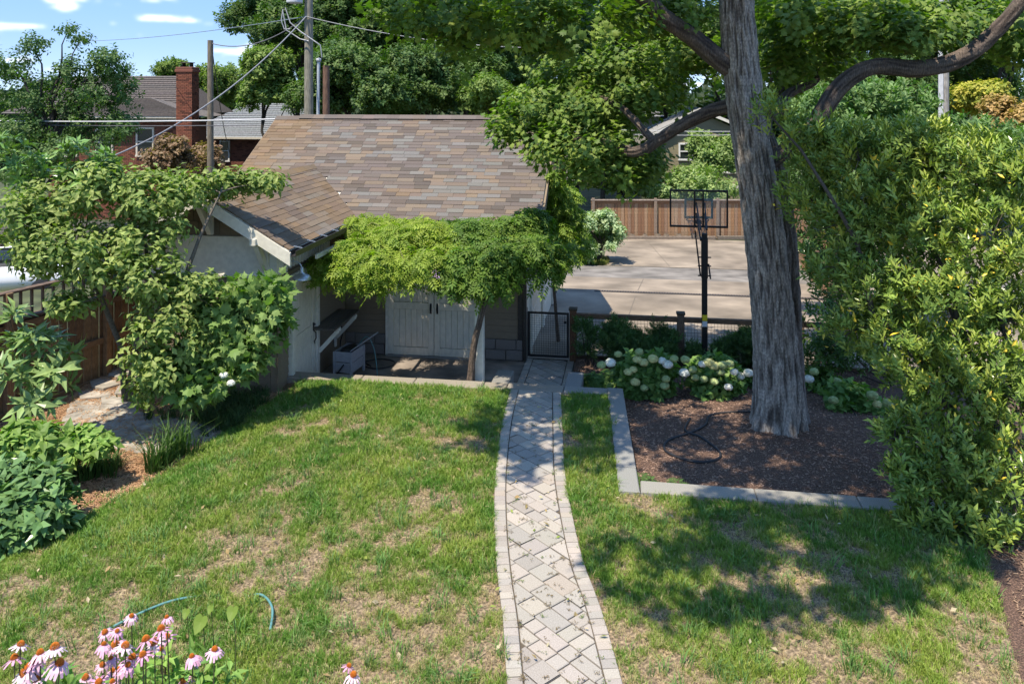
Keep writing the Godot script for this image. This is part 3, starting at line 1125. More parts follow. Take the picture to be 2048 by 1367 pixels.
	lay.call(Vector3(1, 0, 0), Vector3(0, SLOPE, 1).normalized(), Vector3(xe0, EAVE_Y, 2.0 * RIDGE_Z - EAVE_Z), xe1 - xe0, len_m, false, func(_p: Vector3): return false, false)
	var rs := part(rest, "shingle_courses", M.shingle, roof)
	rs.set_meta("kind", "stuff")
	# ridge caps
	var xx := xe0
	while xx < xe1 - 0.05:
		var w := minf(0.3, xe1 - xx)
		mb = new_mb(o)
		var yr := EAVE_Y + SLOPE * absf(RIDGE_Z - EAVE_Z) + 0.016 + R(0, .004) + (0.03 if xx > -7.9 and xx < -2.6 else 0.0)
		var cc := jit(Color(0.27, 0.215, 0.18), 0.15)
		for s in [1.0, -1.0]:
			mb.box(Vector3(xx + w * 0.5, yr - 0.04, RIDGE_Z + s * 0.075), Vector3(w + 0.02, 0.014, 0.17), Basis(Vector3.RIGHT, s * sl), cc)
		part(mb, "ridge_cap", M.shingle, roof)
		xx += 0.3
	var zz := -11.6
	while zz > -16.2:
		mb = new_mb(o)
		var yr := EAVE_Y + SLOPE * 1.5 + 0.016 + R(0, .004)
		var cc := mixc(jit(Color(0.30, 0.22, 0.15), 0.15), Color(0.40, 0.25, 0.09), R(0.2, 0.7))
		for s in [1.0, -1.0]:
			mb.box(Vector3(-6.69 + s * 0.065, yr - 0.035, zz - 0.13), Vector3(0.15, 0.014, 0.27), Basis(Vector3.BACK, -s * sl), cc)
		part(mb, "ridge_cap", M.shingle, roof)
		zz -= 0.25
	# valley flashing, a bright thin line of metal
	mb = new_mb(o)
	mb.bar(Vector3(-5.19, EAVE_Y + 0.008, EAVE_Z), Vector3(-6.69, EAVE_Y + SLOPE * 1.5 + 0.008, EAVE_Z - 1.5), 0.02, 0.015, Color(0.2, 0.18, 0.16))
	part(mb, "valley_flashing", M.plain, roof)
	# barge boards
	for s in [1.0, -1.0]:
		mb = new_mb(o)
		ext(mb, [Vector2(-0.03, -0.02), Vector2(1.5, SLOPE * 1.5 + 0.0), Vector2(1.5, SLOPE * 1.5 - 0.2), Vector2(-0.03, -0.22)], Vector3(-s, 0, 0), Vector3.UP, Vector3(-6.69 + s * 1.5, EAVE_Y - 0.015, -11.575), Vector3(0, 0, -0.04))
		part(mb, "barge_board", M.trim, roof)
	for zz2 in [1.0, -1.0]:
		for xs in [xe0, xe1 - 0.04]:
			mb = new_mb(o)
			ext(mb, [Vector2(0, -0.02), Vector2(3.17, SLOPE * 3.17 - 0.02), Vector2(3.17, SLOPE * 3.17 - 0.22), Vector2(0, -0.22)], Vector3(0, 0, -zz2), Vector3.UP, Vector3(xs + (0.045 if xs > -5 else -0.045), EAVE_Y - 0.012, RIDGE_Z + zz2 * 3.17), Vector3(0.04, 0, 0))
			part(mb, "barge_board", M.siding, roof)
	# brackets under the front gable
	for bx in [-5.75, -7.63, -6.69]:
		var by := EAVE_Y + SLOPE * (1.5 - absf(bx + 6.69)) - 0.16
		mb = new_mb(o)
		mb.bevel(Vector3(bx, by - 0.05, -11.78), Vector3(0.1, 0.11, 0.5), 0.008)
		part(mb, "bracket_beam", M.trim, roof)
		mb = new_mb(o)
		mb.bar(Vector3(bx, by - 0.1, -11.66), Vector3(bx, by - 0.55, -11.99), 0.08, 0.09)
		part(mb, "bracket_brace", M.trim, roof)
		mb = new_mb(o)
		mb.bevel(Vector3(bx, by - 0.33, -11.985), Vector3(0.1, 0.5, 0.06), 0.006)
		part(mb, "bracket_post", M.trim, roof)
	# gutters
	mb = new_mb(o)
	mb.box(Vector3(-5.13, EAVE_Y - 0.085, -13.12), Vector3(0.11, 0.012, 3.05))
	mb.box(Vector3(-5.075, EAVE_Y - 0.045, -13.12), Vector3(0.012, 0.085, 3.05))
	mb.box(Vector3(-5.185, EAVE_Y - 0.05, -13.12), Vector3(0.01, 0.075, 3.05))
	part(mb, "gutter", M.brown_metal, roof)
	mb = new_mb(o)
	mb.box(Vector3(-3.38, EAVE_Y - 0.085, -14.64), Vector3(3.36, 0.012, 0.11))
	mb.box(Vector3(-3.38, EAVE_Y - 0.045, -14.585), Vector3(3.36, 0.085, 0.012))
	mb.box(Vector3(-3.38, EAVE_Y - 0.05, -14.695), Vector3(3.36, 0.075, 0.01))
	part(mb, "gutter", M.brown_metal, roof)
	for i in 6:
		mb = new_mb(o)
		mb.bar(Vector3(-5.2, EAVE_Y + 0.03, -11.8 - i * 0.52), Vector3(-5.07, EAVE_Y - 0.0, -11.83 - i * 0.52), 0.02, 0.012)
		part(mb, "gutter_strap", M.galvanised, roof)

func make_patio_things():
	# gooseneck lamp
	var la := thing("gooseneck_lamp", "galvanised gooseneck barn lamp over the side door", "wall lamp", Vector3(-5.6, 2.38, -12.30))
	var mb := new_mb()
	mb.lathe(Vector3(0.045, 0, 0), [Vector2(0.001, -0.05), Vector2(0.055, -0.045), Vector2(0.055, 0.045), Vector2(0.001, 0.05)], 16)
	part(mb, "mount", M.galvanised, la)
	mb = new_mb()
	var arm := []
	var rad := []
	for i in 6:
		arm.append(Vector3(0.06 + 0.028 * i, 0.012 * sin(i * 0.6), 0))
		rad.append(0.012)
	for i in 8:
		var an := PI * 0.5 * (i + 1) / 8.0
		arm.append(Vector3(0.20 + sin(an) * 0.12, -0.12 + cos(an) * 0.12 + 0.002, 0))
		rad.append(0.012)
	mb.tube(arm, rad, 8)
	part(mb, "arm", M.galvanised, la)
	var tip: Vector3 = arm[13]
	mb = new_mb()
	mb.lathe(tip, [Vector2(0.001, 0.03), Vector2(0.028, 0.03), Vector2(0.032, -0.04), Vector2(0.045, -0.05), Vector2(0.05, -0.075), Vector2(0.11, -0.095), Vector2(0.142, -0.13), Vector2(0.15, -0.165), Vector2(0.14, -0.163), Vector2(0.1, -0.11), Vector2(0.03, -0.1), Vector2(0.001, -0.1)], 28)
	part(mb, "shade", M.galvanised, la)
	# wall bench shelf
	var be := thing("wall_shelf", "weathered plank shelf on white brackets against the wing wall", "shelf", Vector3(-5.58, 0, -14.05))
	for i in 4:
		mb = new_mb()
		mb.bevel(Vector3(0.065 + i * 0.108, 0.955, 0.0), Vector3(0.102, 0.035, 1.3), 0.006, Basis.IDENTITY, jit(Color(0.20, 0.165, 0.13), 0.1))
		part(mb, "plank", M.fence_wood, be)
	for z in [0.42, -0.42]:
		mb = new_mb()
		mb.bevel(Vector3(0.04, 0.62, z), Vector3(0.04, 0.6, 0.07), 0.006)
		part(mb, "bracket_post", M.trim, be)
		mb = new_mb()
		mb.bevel(Vector3(0.255, 0.912, z), Vector3(0.4, 0.05, 0.07), 0.006)
		part(mb, "bracket_arm", M.trim, be)
		mb = new_mb()
		mb.bar(Vector3(0.06, 0.50, z), Vector3(0.42, 0.89, z), 0.06, 0.07)
		part(mb, "bracket_brace", M.trim, be)
	# hose reel box
	var hb := thing("hose_reel_box", "grey hose reel box with its lid open on the patio", "hose box", Vector3(-5.08, 0, -13.95), -0.12)
	mb = new_mb()
	for sx in [-1, 1]:
		for sz in [-1, 1]:
			mb.bevel(Vector3(sx * 0.165, 0.24, sz * 0.25), Vector3(0.045, 0.48, 0.045), 0.006)
	part(mb, "corner_post", M.plastic_grey, hb)
	for sz in [-1, 1]:
		for k in 2:
			mb = new_mb()
			mb.bevel(Vector3(0, 0.20 + k * 0.19, sz * 0.25), Vector3(0.286, 0.18, 0.025), 0.005)
			part(mb, "side_panel", M.plastic_grey, hb)
	for sx in [-1, 1]:
		for k in 2:
			mb = new_mb()
			mb.bevel(Vector3(sx * 0.165, 0.20 + k * 0.19, 0), Vector3(0.025, 0.18, 0.456), 0.005)
			part(mb, "side_panel", M.plastic_grey, hb)
	mb = new_mb()
	mb.bevel(Vector3(0.30, 0.615, 0.0), Vector3(0.40, 0.022, 0.5), 0.006, Basis(Vector3.BACK, deg_to_rad(36)))
	part(mb, "lid", M.plastic_grey, hb)
	mb = new_mb()
	var prof := [Vector2(0.001, -0.2), Vector2(0.1, -0.2), Vector2(0.125, -0.1), Vector2(0.13, 0.1), Vector2(0.1, 0.2), Vector2(0.001, 0.2)]
	var rows := []
	for p in prof:
		var line := PackedVector3Array()
		for k in 16:
			var an := TAU * k / 16
			line.append(Vector3(cos(an) * p.x, 0.40 + sin(an) * p.x, p.y))
		rows.append(line)
	mb.grid(rows, true, Color.WHITE)
	part(mb, "reel", M.rubber, hb)
	mb = new_mb()
	mb.bar(Vector3(0.03, 0.26, 0.275), Vector3(-0.09, 0.10, 0.29), 0.035, 0.025)
	mb.tube([Vector3(-0.09, 0.10, 0.28), Vector3(-0.09, 0.10, 0.36)], [0.018, 0.018], 8, Color.WHITE, true)
	part(mb, "crank", M.rubber, hb)
	# hoses
	hose("garden_hose", "black hose running from the reel box to the side door", M.rubber, [Vector3(-5.25, 0.02, -13.8), Vector3(-5.35, 0.02, -13.65), Vector3(-5.48, 0.02, -13.45), Vector3(-5.5, 0.02, -13.2), Vector3(-5.42, 0.02, -13.0)], 0.013)
	hose("garden_hose", "loops of black hose lying behind the reel box", M.rubber, [Vector3(-4.95, 0.02, -14.35), Vector3(-4.7, 0.02, -14.25), Vector3(-4.45, 0.02, -14.4), Vector3(-4.45, 0.03, -14.65), Vector3(-4.75, 0.03, -14.75), Vector3(-4.98, 0.03, -14.55), Vector3(-4.8, 0.04, -14.32)], 0.013)
	hose("garden_hose", "thin teal hose draped over the reel box lid", M.teal, [Vector3(-5.0, 0.4, -14.0), Vector3(-4.85, 0.62, -14.2), Vector3(-4.72, 0.45, -14.22), Vector3(-4.62, 0.2, -14.1), Vector3(-4.55, 0.02, -13.95), Vector3(-4.5, 0.015, -13.85)], 0.009)
	hose("garden_hose", "black hose hanging on the wall in the patio corner", M.rubber, [Vector3(-5.56, 0.75, -14.75), Vector3(-5.5, 0.5, -14.72), Vector3(-5.53, 0.25, -14.7), Vector3(-5.3, 0.03, -14.5), Vector3(-5.15, 0.02, -14.3)], 0.013)
	var hy := func(x: float, z: float): return Vector3(x, mulch_y(x, z) + 0.015, z)
	hose("garden_hose", "black hose looped on the brown mulch beside the trunk", M.rubber, [hy.call(1.85, -12.35), hy.call(1.45, -12.3), hy.call(1.15, -12.15), hy.call(1.05, -11.75), hy.call(0.85, -11.45), hy.call(0.5, -11.1), hy.call(0.45, -10.75), hy.call(0.75, -10.5), hy.call(1.05, -10.55), hy.call(1.15, -10.8), hy.call(0.95, -11.25), hy.call(0.75, -11.5), hy.call(0.85, -12.0)], 0.017)
	hose("soaker_hose", "pale teal hose half buried in the lawn by the coneflowers", M.teal, [Vector3(-4.55, 0.44, -6.3), Vector3(-4.3, 0.475, -6.6), Vector3(-4.1, 0.47, -6.8), Vector3(-3.85, 0.43, -6.95), Vector3(-3.6, 0.41, -7.0), Vector3(-3.4, 0.45, -7.0), Vector3(-3.2, 0.475, -6.8), Vector3(-3.1, 0.45, -6.55)], 0.011)

func hose(called: String, label: String, m: Material, pts: Array, r: float):
	var cv := Curve3D.new()
	for i in pts.size():
		var a: Vector3 = pts[maxi(i - 1, 0)]
		var b: Vector3 = pts[mini(i + 1, pts.size() - 1)]
		var t := (b - a) / 6.0
		cv.add_point(pts[i], -t, t)
	cv.bake_interval = 0.05
	var q := []
	var rad := []
	for p in cv.get_baked_points():
		q.append(p)
		rad.append(r)
	var mb := new_mb()
	mb.tube(q, rad, 7)
	var o := part(mb, numbered(called), m, self)
	tag(o, label, "hose")

# ---------------------------------------------------------------- leaves
func add_leaf(mb: MB, base: Vector3, dir: Vector3, side: Vector3, len: float, wid: float, col: Color, bend := 0.15):
	var d := dir.normalized()
	var s := (side - d * side.dot(d)).normalized()
	var u := s.cross(d)
	var mid := base + d * len * 0.45 - u * len * 0.03
	var tip := base + d * len - u * len * bend
	var l := mid + s * wid * 0.5 + u * wid * 0.12
	var r := mid - s * wid * 0.5 + u * wid * 0.12
	mb.flat(base, l, mid, col)
	mb.flat(l, tip, mid, col)
	mb.flat(base, mid, r, col)
	mb.flat(mid, tip, r, col)

func leaf_mesh(n: int, len: float, wid: float, spread: float, seed_: int, twig := 0.6, droop := 0.15) -> ArrayMesh:
	var mb := new_mb()
	var g := RandomNumberGenerator.new()
	g.seed = seed_
	for i in n:
		var az := i * 2.39996 + g.randf_range(-0.4, 0.4)
		var ti := spread * g.randf_range(0.55, 1.15)
		var d := Vector3(cos(az) * sin(ti), cos(ti), sin(az) * sin(ti))
		var base := Vector3(0, len * twig * (i / float(n)) * 1.6, 0) + d * 0.08 * len
		var side := d.cross(Vector3.UP).rotated(d, g.randf_range(-0.5, 0.5))
		if side.length() < 0.1:
			side = Vector3.RIGHT
		var k := g.randf_range(0.75, 1.2)
		var v := g.randf_range(0.8, 1.15)
		add_leaf(mb, base, d, side, len * k, wid * k, Color(v, v, v * 0.95), droop)
	return mb.mesh()

func add_lobed(mb: MB, base: Vector3, dir: Vector3, side: Vector3, size: float, col: Color, lobes: Array):
	var d := dir.normalized()
	var s := (side - d * side.dot(d)).normalized()
	var u := s.cross(d)
	var pts := []
	for q in lobes:
		pts.append(base + d * q.y * size + s * q.x * size - u * absf(q.x) * size * 0.18 - u * q.y * q.y * size * 0.15)
	var ctr := base + d * size * 0.3
	for i in pts.size():
		mb.flat(ctr, pts[i], pts[(i + 1) % pts.size()], col)

const MAPLE := [Vector2(0.0, -0.02), Vector2(0.34, 0.02), Vector2(0.26, 0.16), Vector2(0.55, 0.38), Vector2(0.3, 0.40), Vector2(0.26, 0.62), Vector2(0.12, 0.60), Vector2(0.0, 1.0), Vector2(-0.12, 0.60), Vector2(-0.26, 0.62), Vector2(-0.3, 0.40), Vector2(-0.55, 0.38), Vector2(-0.26, 0.16), Vector2(-0.34, 0.02)]
const HEART := [Vector2(0.0, 0.0), Vector2(0.22, -0.12), Vector2(0.42, 0.05), Vector2(0.42, 0.35), Vector2(0.25, 0.7), Vector2(0.0, 1.0), Vector2(-0.25, 0.7), Vector2(-0.42, 0.35), Vector2(-0.42, 0.05), Vector2(-0.22, -0.12)]

func lobed_mesh(n: int, size: float, spread: float, seed_: int, lobes: Array, twig := 1.0) -> ArrayMesh:
	var mb := new_mb()
	var g := RandomNumberGenerator.new()
	g.seed = seed_
	for i in n:
		var az := i * 2.39996 + g.randf_range(-0.4, 0.4)
		var ti := spread * g.randf_range(0.7, 1.2)
		var d := Vector3(cos(az) * sin(ti), cos(ti), sin(az) * sin(ti))
		var base := Vector3(0, size * twig * (i / float(n)), 0) + d * 0.4 * size
		var side := d.cross(Vector3.UP)
		if side.length() < 0.1:
			side = Vector3.RIGHT
		var v := g.randf_range(0.8, 1.15)
		add_lobed(mb, base, d, side.rotated(d, g.randf_range(-0.35, 0.35)), size * g.randf_range(0.7, 1.15), Color(v, v, v * 0.95), lobes)
	return mb.mesh()

func pinnate_mesh(pairs: int, len: float, leaf: float, n: int, seed_: int) -> ArrayMesh:
	var mb := new_mb()
	var g := RandomNumberGenerator.new()
	g.seed = seed_
	for k in n:
		var az := TAU * k / n + g.randf_range(-0.4, 0.4)
		var out := Vector3(cos(az), 0.35, sin(az)).normalized()
		var v := g.randf_range(0.8, 1.15)
		for i in pairs:
			var t := (i + 0.8) / pairs
			var p := out * len * t + Vector3(0, -len * 0.45 * t * t, 0)
			var tang := (out + Vector3(0, -0.9 * t, 0)).normalized()
			var side := tang.cross(Vector3.UP).normalized()
			for s in [-1.0, 1.0]:
				add_leaf(mb, p, (side * s + tang * 0.6 + Vector3(0, -0.2, 0)), tang, leaf * (1.0 - 0.3 * absf(t - 0.5)), leaf * 0.42, Color(v, v, v), 0.2)
		add_leaf(mb, out * len + Vector3(0, -len * 0.45, 0), out + Vector3(0, -0.9, 0), out.cross(Vector3.UP), leaf, leaf * 0.36, Color(v, v, v), 0.1)
	return mb.mesh()

func tuft_mesh(n: int, len: float, wid: float, lean: float, rad: float, seed_: int) -> ArrayMesh:
	var mb := new_mb()
	var g := RandomNumberGenerator.new()
	g.seed = seed_
	for i in n:
		var az := g.randf_range(0, TAU)
		var out := Vector3(cos(az), 0, sin(az))
		var b := out.rotated(Vector3.UP, g.randf_range(-1.5, 1.5)) * rad * sqrt(g.randf())
		var l := len * g.randf_range(0.5, 1.2)
		var k := lean * g.randf_range(0.3, 1.3)
		var s := out.cross(Vector3.UP) * wid * 0.5
		var p1 := b + Vector3.UP * l * 0.55 + out * l * 0.2 * k
		var p2 := b + Vector3.UP * l * (1.0 - 0.25 * k) + out * l * 0.75 * k
		var v := g.randf_range(0.75, 1.2)
		var col := Color(v, v, v)
		mb.flat(b - s, b + s, p1 + s * 0.8, col)
		mb.flat(b - s, p1 + s * 0.8, p1 - s * 0.8, col)
		mb.flat(p1 - s * 0.8, p1 + s * 0.8, p2, col)
	return mb.mesh()

# ---------------------------------------------------------------- crowns and trunks
func clumps(ctr: Vector3, r: Vector3, k: int, sub: float, flat := 0.7) -> Array:
	var out := []
	for i in k:
		var d := rdir()
		if d.y < -0.55:
			d.y = -d.y
		var t := R(0.35, 1.08)
		var q := r.x * sub * R(0.5, 1.35)
		out.append([ctr + d * r * t, Vector3(q, q * flat, q)])
	return out

func crown(parent: Node3D, called: String, blobs: Array, n: int, mesh: Mesh, m: Material, c1: Color, c2: Color, size := 1.0, gap := -0.12, gapf := 1.2, up := 0.5) -> MultiMeshInstance3D:
	var cl := Cloud.new()
	cl.o = parent.position
	var acc := []
	var tot := 0.0
	for b in blobs:
		tot += b[1].x * b[1].x
		acc.append(tot)
	for i in n:
		var w := rng.randf() * tot
		var k := acc.bsearch(w)
		var b: Array = blobs[mini(k, blobs.size() - 1)]
		var d := rdir()
		var rad := pow(rng.randf(), 0.42)
		var p: Vector3 = b[0] + d * b[1] * rad
		if noise.get_noise_3dv(p * 110.0 * gapf) < gap:
			continue
		var dir := d * 0.6 + Vector3.UP * up + rdir() * 0.55
		var col := jit(mixc(c1, c2, rng.randf()), 0.16) * 2.0
		cl.add(p, orient(dir, R(0, TAU), size * R(0.75, 1.25)), col)
	var o := swarm(cl, called, mesh, m, parent)
	o.set_meta("kind", "stuff")
	return o

func limb_pts(a: Vector3, b: Vector3, rise: float, n := 7) -> Array:
	var out := []
	for i in n:
		var t := i / float(n - 1)
		var p := a.lerp(b, t) + Vector3.UP * rise * sin(t * PI)
		p += Vector3(noise.get_noise_3d(p.x * 60, p.y * 60, 3), noise.get_noise_3d(p.x * 60, p.y * 60, 50), noise.get_noise_3d(p.z * 60, p.y * 60, 90)) * 0.12 * a.distance_to(b) * sin(t * PI)
		out.append(p)
	return out

func taper(n: int, r0: float, r1: float) -> Array:
	var out := []
	for i in n:
		out.append(lerpf(r0, r1, pow(i / float(n - 1), 0.8)))
	return out

# trunk with limbs out to some of the clumps
func wood(parent: Node3D, base: Vector3, top: Vector3, r: float, blobs: Array, limbs: int, col: Color, lean := Vector3.ZERO):
	var mb := new_mb(parent.position)
	var pts := limb_pts(base - Vector3.UP * 0.15, top, 0.0, 9)
	mb.tube(pts, taper(9, r, r * 0.3), 10, col)
	part(mb, "trunk", M.twig, parent)
	for i in mini(limbs, blobs.size()):
		var lb := new_mb(parent.position)
		var b: Vector3 = blobs[(i * 7) % blobs.size()][0]
		var k := clampf((b.y - base.y) / maxf(top.y - base.y, 0.1) - 0.25, 0.15, 0.85)
		var a: Vector3 = pts[int(k * 8)]
		var q := limb_pts(a, b, a.distance_to(b) * 0.12)
		lb.tube(q, taper(7, r * 0.38, r * 0.06), 6, col)
		part(lb, "limb", M.twig, parent)

func far_tree(called: String, label: String, group: String, base: Vector3, ctr: Vector3, r: Vector3, k: int, sub: float, n: int, mesh: Mesh, c1: Color, c2: Color, gap := -0.15, size := 1.0):
	var t := thing(called, label, "tree", base, 0.0, group)
	var bl := clumps(ctr, r, k, sub)
	wood(t, base, Vector3(ctr.x, ctr.y + r.y * 0.2, ctr.z), clampf(r.x * 0.06, 0.12, 0.35), bl, 9, Color(0.07, 0.055, 0.04))
	crown(t, "crown", bl, n, mesh, M.leaf, c1, c2, size, gap, 0.35, 0.9)

func shrub(called: String, label: String, group: String, base: Vector3, blobs: Array, n: int, mesh: Mesh, m: Material, c1: Color, c2: Color, size := 1.0, gap := -0.25, up := 0.6) -> Node3D:
	var t := thing(called, label, "shrub", base, 0.0, group)
	var mb := new_mb(base)
	for b in blobs:
		var q := limb_pts(base + Vector3(R(-.06, .06), -0.03, R(-.06, .06)), b[0], 0.0, 5)
		mb.tube(q, taper(5, 0.016, 0.005), 5, Color(0.09, 0.065, 0.045))
	part(mb, "stem", M.twig, t)
	crown(t, "foliage", blobs, n, mesh, m, c1, c2, size, gap, 1.0, up)
	return t

# ---------------------------------------------------------------- the large tree
func bark_column(parent: Node3D, called: String, pts: Array, rad: Array, sides: int, rings: int, deep: float, flare: float, col1: Color, col2: Color, seed_: float):
	var cv := Curve3D.new()
	for i in pts.size():
		var a: Vector3 = pts[maxi(i - 1, 0)]
		var b: Vector3 = pts[mini(i + 1, pts.size() - 1)]
		var t := (b - a) / 6.0
		cv.add_point(pts[i], -t, t)
	var total := cv.get_baked_length()
	var rows := []
	var cols := []
	var ref := Vector3(0.2, 0.1, 1).normalized()
	for i in rings:
		var t := i / float(rings - 1)
		var p := cv.sample_baked(t * total, true)
		var p2 := cv.sample_baked(minf(t * total + 0.05, total), true)
		var p0 := cv.sample_baked(maxf(t * total - 0.05, 0.0), true)
		var tg := (p2 - p0).normalized()
		var x := (ref - tg * ref.dot(tg)).normalized()
		ref = x
		var y := tg.cross(x)
		var kk := t * (rad.size() - 1)
		var r0: float = lerpf(rad[int(kk)], rad[mini(int(kk) + 1, rad.size() - 1)], kk - int(kk))
		var line := PackedVector3Array()
		var lc := PackedColorArray()
		for k in sides:
			var an := TAU * k / sides
			var d := x * cos(an) + y * sin(an)
			var q := Vector3(cos(an) * 2.2 + seed_, t * total * 0.55, sin(an) * 2.2)
			var rg := noise.get_noise_3dv(q * 100.0)
			var ridge := 1.0 - absf(noise.get_noise_3dv(Vector3(q.x * 210.0, q.y * 230.0, q.z * 210.0)) * 2.4)
			var r := r0 * (1.0 + 0.10 * rg) + (ridge - 0.5) * deep
			if flare > 0.0:
				var fl := exp(-t * total * 2.6)
				r += r0 * flare * fl * (0.55 + 0.45 * sin(an * 5.0 + 1.3) + 0.2 * sin(an * 9.0))
			line.append(p + d * r)
			lc.append(jit(mixc(col2, col1, clampf(ridge * 1.1, 0.0, 1.0)), 0.06))
		rows.append(line)
		cols.append(lc)
	var mb := new_mb(parent.position)
	mb.grid(rows, true, Color.WHITE, cols)
	part(mb, called, M.bark, parent)

func make_big_tree():
	var base := Vector3(2.06, 0.34, -11.72)
	var t := thing("shade_tree", "large grey barked shade tree growing out of the mulch bed", "tree", base)
	var c1 := Color(0.62, 0.55, 0.47)
	var c2 := Color(0.14, 0.115, 0.095)
	bark_column(t, "trunk", [Vector3(2.04, 0.1, -11.72), Vector3(2.05, 0.9, -11.74), Vector3(1.97, 2.1, -11.78), Vector3(1.86, 3.2, -11.78), Vector3(1.72, 4.2, -11.78), Vector3(1.60, 5.0, -11.76), Vector3(1.50, 6.0, -11.74), Vector3(1.44, 7.2, -11.6), Vector3(1.40, 8.6, -11.3), Vector3(1.3, 10.5, -10.8)], [0.35, 0.295, 0.275, 0.258, 0.25, 0.24, 0.225, 0.21, 0.18, 0.09], 96, 280, 0.030, 0.62, c1, c2, 0.0)
	bark_column(t, "stem", [Vector3(2.22, 0.3, -11.95), Vector3(2.24, 1.2, -11.98), Vector3(2.22, 2.4, -12.0), Vector3(2.16, 3.3, -12.0), Vector3(2.05, 4.05, -11.98), Vector3(1.88, 4.6, -11.9)], [0.22, 0.19, 0.175, 0.165, 0.145, 0.09], 64, 150, 0.028, 0.55, Color(0.34, 0.29, 0.25), c2, 4.0)
	var limbs := [
		[[Vector3(1.62, 5.35, -11.75), Vector3(1.2, 5.62, -11.7), Vector3(0.8, 5.95, -11.6), Vector3(0.4, 6.2, -11.4), Vector3(0.1, 6.5, -11.2), Vector3(-0.8, 7.2, -10.4), Vector3(-2.0, 7.8, -9.6)], [0.17, 0.13, 0.12, 0.11, 0.10, 0.08, 0.04]],
		[[Vector3(1.95, 4.1, -11.9), Vector3(2.35, 4.42, -11.95), Vector3(2.62, 4.72, -11.95), Vector3(2.95, 5.2, -12.0), Vector3(3.4, 5.48, -12.0), Vector3(4.0, 5.45, -12.0), Vector3(4.6, 5.6, -12.1), Vector3(5.2, 6.1, -12.2), Vector3(5.8, 7.0, -12.0)], [0.12, 0.12, 0.125, 0.125, 0.12, 0.115, 0.11, 0.09, 0.05]],
		[[Vector3(1.6, 4.95, -11.8), Vector3(1.2, 4.85, -12.1), Vector3(0.75, 4.62, -12.3), Vector3(0.35, 4.36, -12.4), Vector3(0.05, 4.2, -12.5), Vector3(-0.6, 4.35, -12.9), Vector3(-1.3, 4.3, -13.3)], [0.12, 0.10, 0.09, 0.085, 0.07, 0.045, 0.02]],
		[[Vector3(1.75, 4.9, -11.9), Vector3(2.15, 4.85, -12.3), Vector3(2.4, 5.1, -12.8), Vector3(2.9, 5.3, -13.3), Vector3(3.1, 5.7, -13.6)], [0.13, 0.11, 0.07, 0.05, 0.03]],
		[[Vector3(1.44, 7.2, -11.6), Vector3(1.0, 8.0, -10.2), Vector3(0.3, 8.6, -8.6), Vector3(-0.6, 9.0, -7.0)], [0.16, 0.12, 0.09, 0.05]],
		[[Vector3(1.40, 8.2, -11.4), Vector3(2.4, 9.0, -10.2), Vector3(3.4, 9.6, -9.0)], [0.14, 0.1, 0.05]],
		[[Vector3(0.35, 4.36, -12.4), Vector3(-0.2, 4.9, -13.0), Vector3(-0.8, 5.05, -13.6), Vector3(-1.5, 4.8, -14.0)], [0.06, 0.045, 0.03, 0.015]],
	]
	for l in limbs:
		bark_column(t, "limb", l[0], l[1], 28, 80, 0.016, 0.0, Color(0.24, 0.185, 0.145), Color(0.07, 0.05, 0.04), R(0, 20))
	var lf := lobed_mesh(9, 0.115, 1.25, 5, MAPLE, 2.6)
	# [centre, radii]
	var low := [
		# boughs hanging over the garage end and the drive
		[Vector3(-1.6, 4.25, -13.6), Vector3(0.75, 0.32, 0.7)], [Vector3(-0.9, 4.15, -13.0), Vector3(0.8, 0.4, 0.7)], [Vector3(-0.3, 4.0, -12.9), Vector3(0.8, 0.5, 0.7)], [Vector3(0.0, 3.9, -13.0), Vector3(0.5, 0.35, 0.5)],
		[Vector3(-1.2, 4.75, -13.6), Vector3(0.9, 0.35, 0.7)], [Vector3(-0.3, 4.8, -13.4), Vector3(0.8, 0.35, 0.7)], [Vector3(0.3, 4.9, -13.4), Vector3(0.6, 0.25, 0.5)], [Vector3(-0.9, 5.35, -13.9), Vector3(0.8, 0.3, 0.7)], [Vector3(0.2, 5.5, -13.8), Vector3(0.9, 0.35, 0.7)], [Vector3(-1.95, 4.5, -13.9), Vector3(0.5, 0.25, 0.5)],
		# leaves along the top of the picture
		[Vector3(-0.7, 6.0, -11.0), Vector3(0.9, 0.35, 0.8)], [Vector3(-1.7, 6.1, -10.6), Vector3(0.9, 0.4, 0.8)], [Vector3(-2.7, 6.15, -10.2), Vector3(0.8, 0.4, 0.8)], [Vector3(0.4, 6.2, -12.0), Vector3(0.8, 0.4, 0.7)], [Vector3(-2.3, 5.65, -10.6), Vector3(0.35, 0.4, 0.35)], [Vector3(-1.2, 5.7, -11.2), Vector3(0.4, 0.3, 0.4)],
		[Vector3(2.5, 6.2, -12.6), Vector3(0.8, 0.4, 0.8)], [Vector3(3.4, 6.1, -12.6), Vector3(0.9, 0.4, 0.8)], [Vector3(4.4, 6.05, -12.8), Vector3(0.9, 0.35, 0.8)], [Vector3(5.4, 6.0, -13.0), Vector3(0.9, 0.45, 0.8)], [Vector3(2.9, 5.6, -13.4), Vector3(0.8, 0.35, 0.7)], [Vector3(3.8, 5.85, -12.0), Vector3(0.8, 0.22, 0.5)], [Vector3(2.3, 5.5, -13.0), Vector3(0.6, 0.4, 0.6)], [Vector3(6.2, 5.7, -12.6), Vector3(0.8, 0.5, 0.8)], [Vector3(1.0, 5.6, -13.4), Vector3(0.7, 0.3, 0.6)],
	]
	crown(t, "foliage", low, 6000, lf, M.leaf, Color(0.05, 0.092, 0.02), Color(0.14, 0.185, 0.035), 1.0, -0.02, 1.7, 0.9)
	# the crown above the picture, which shades the lawn and the mulch
	var high := []
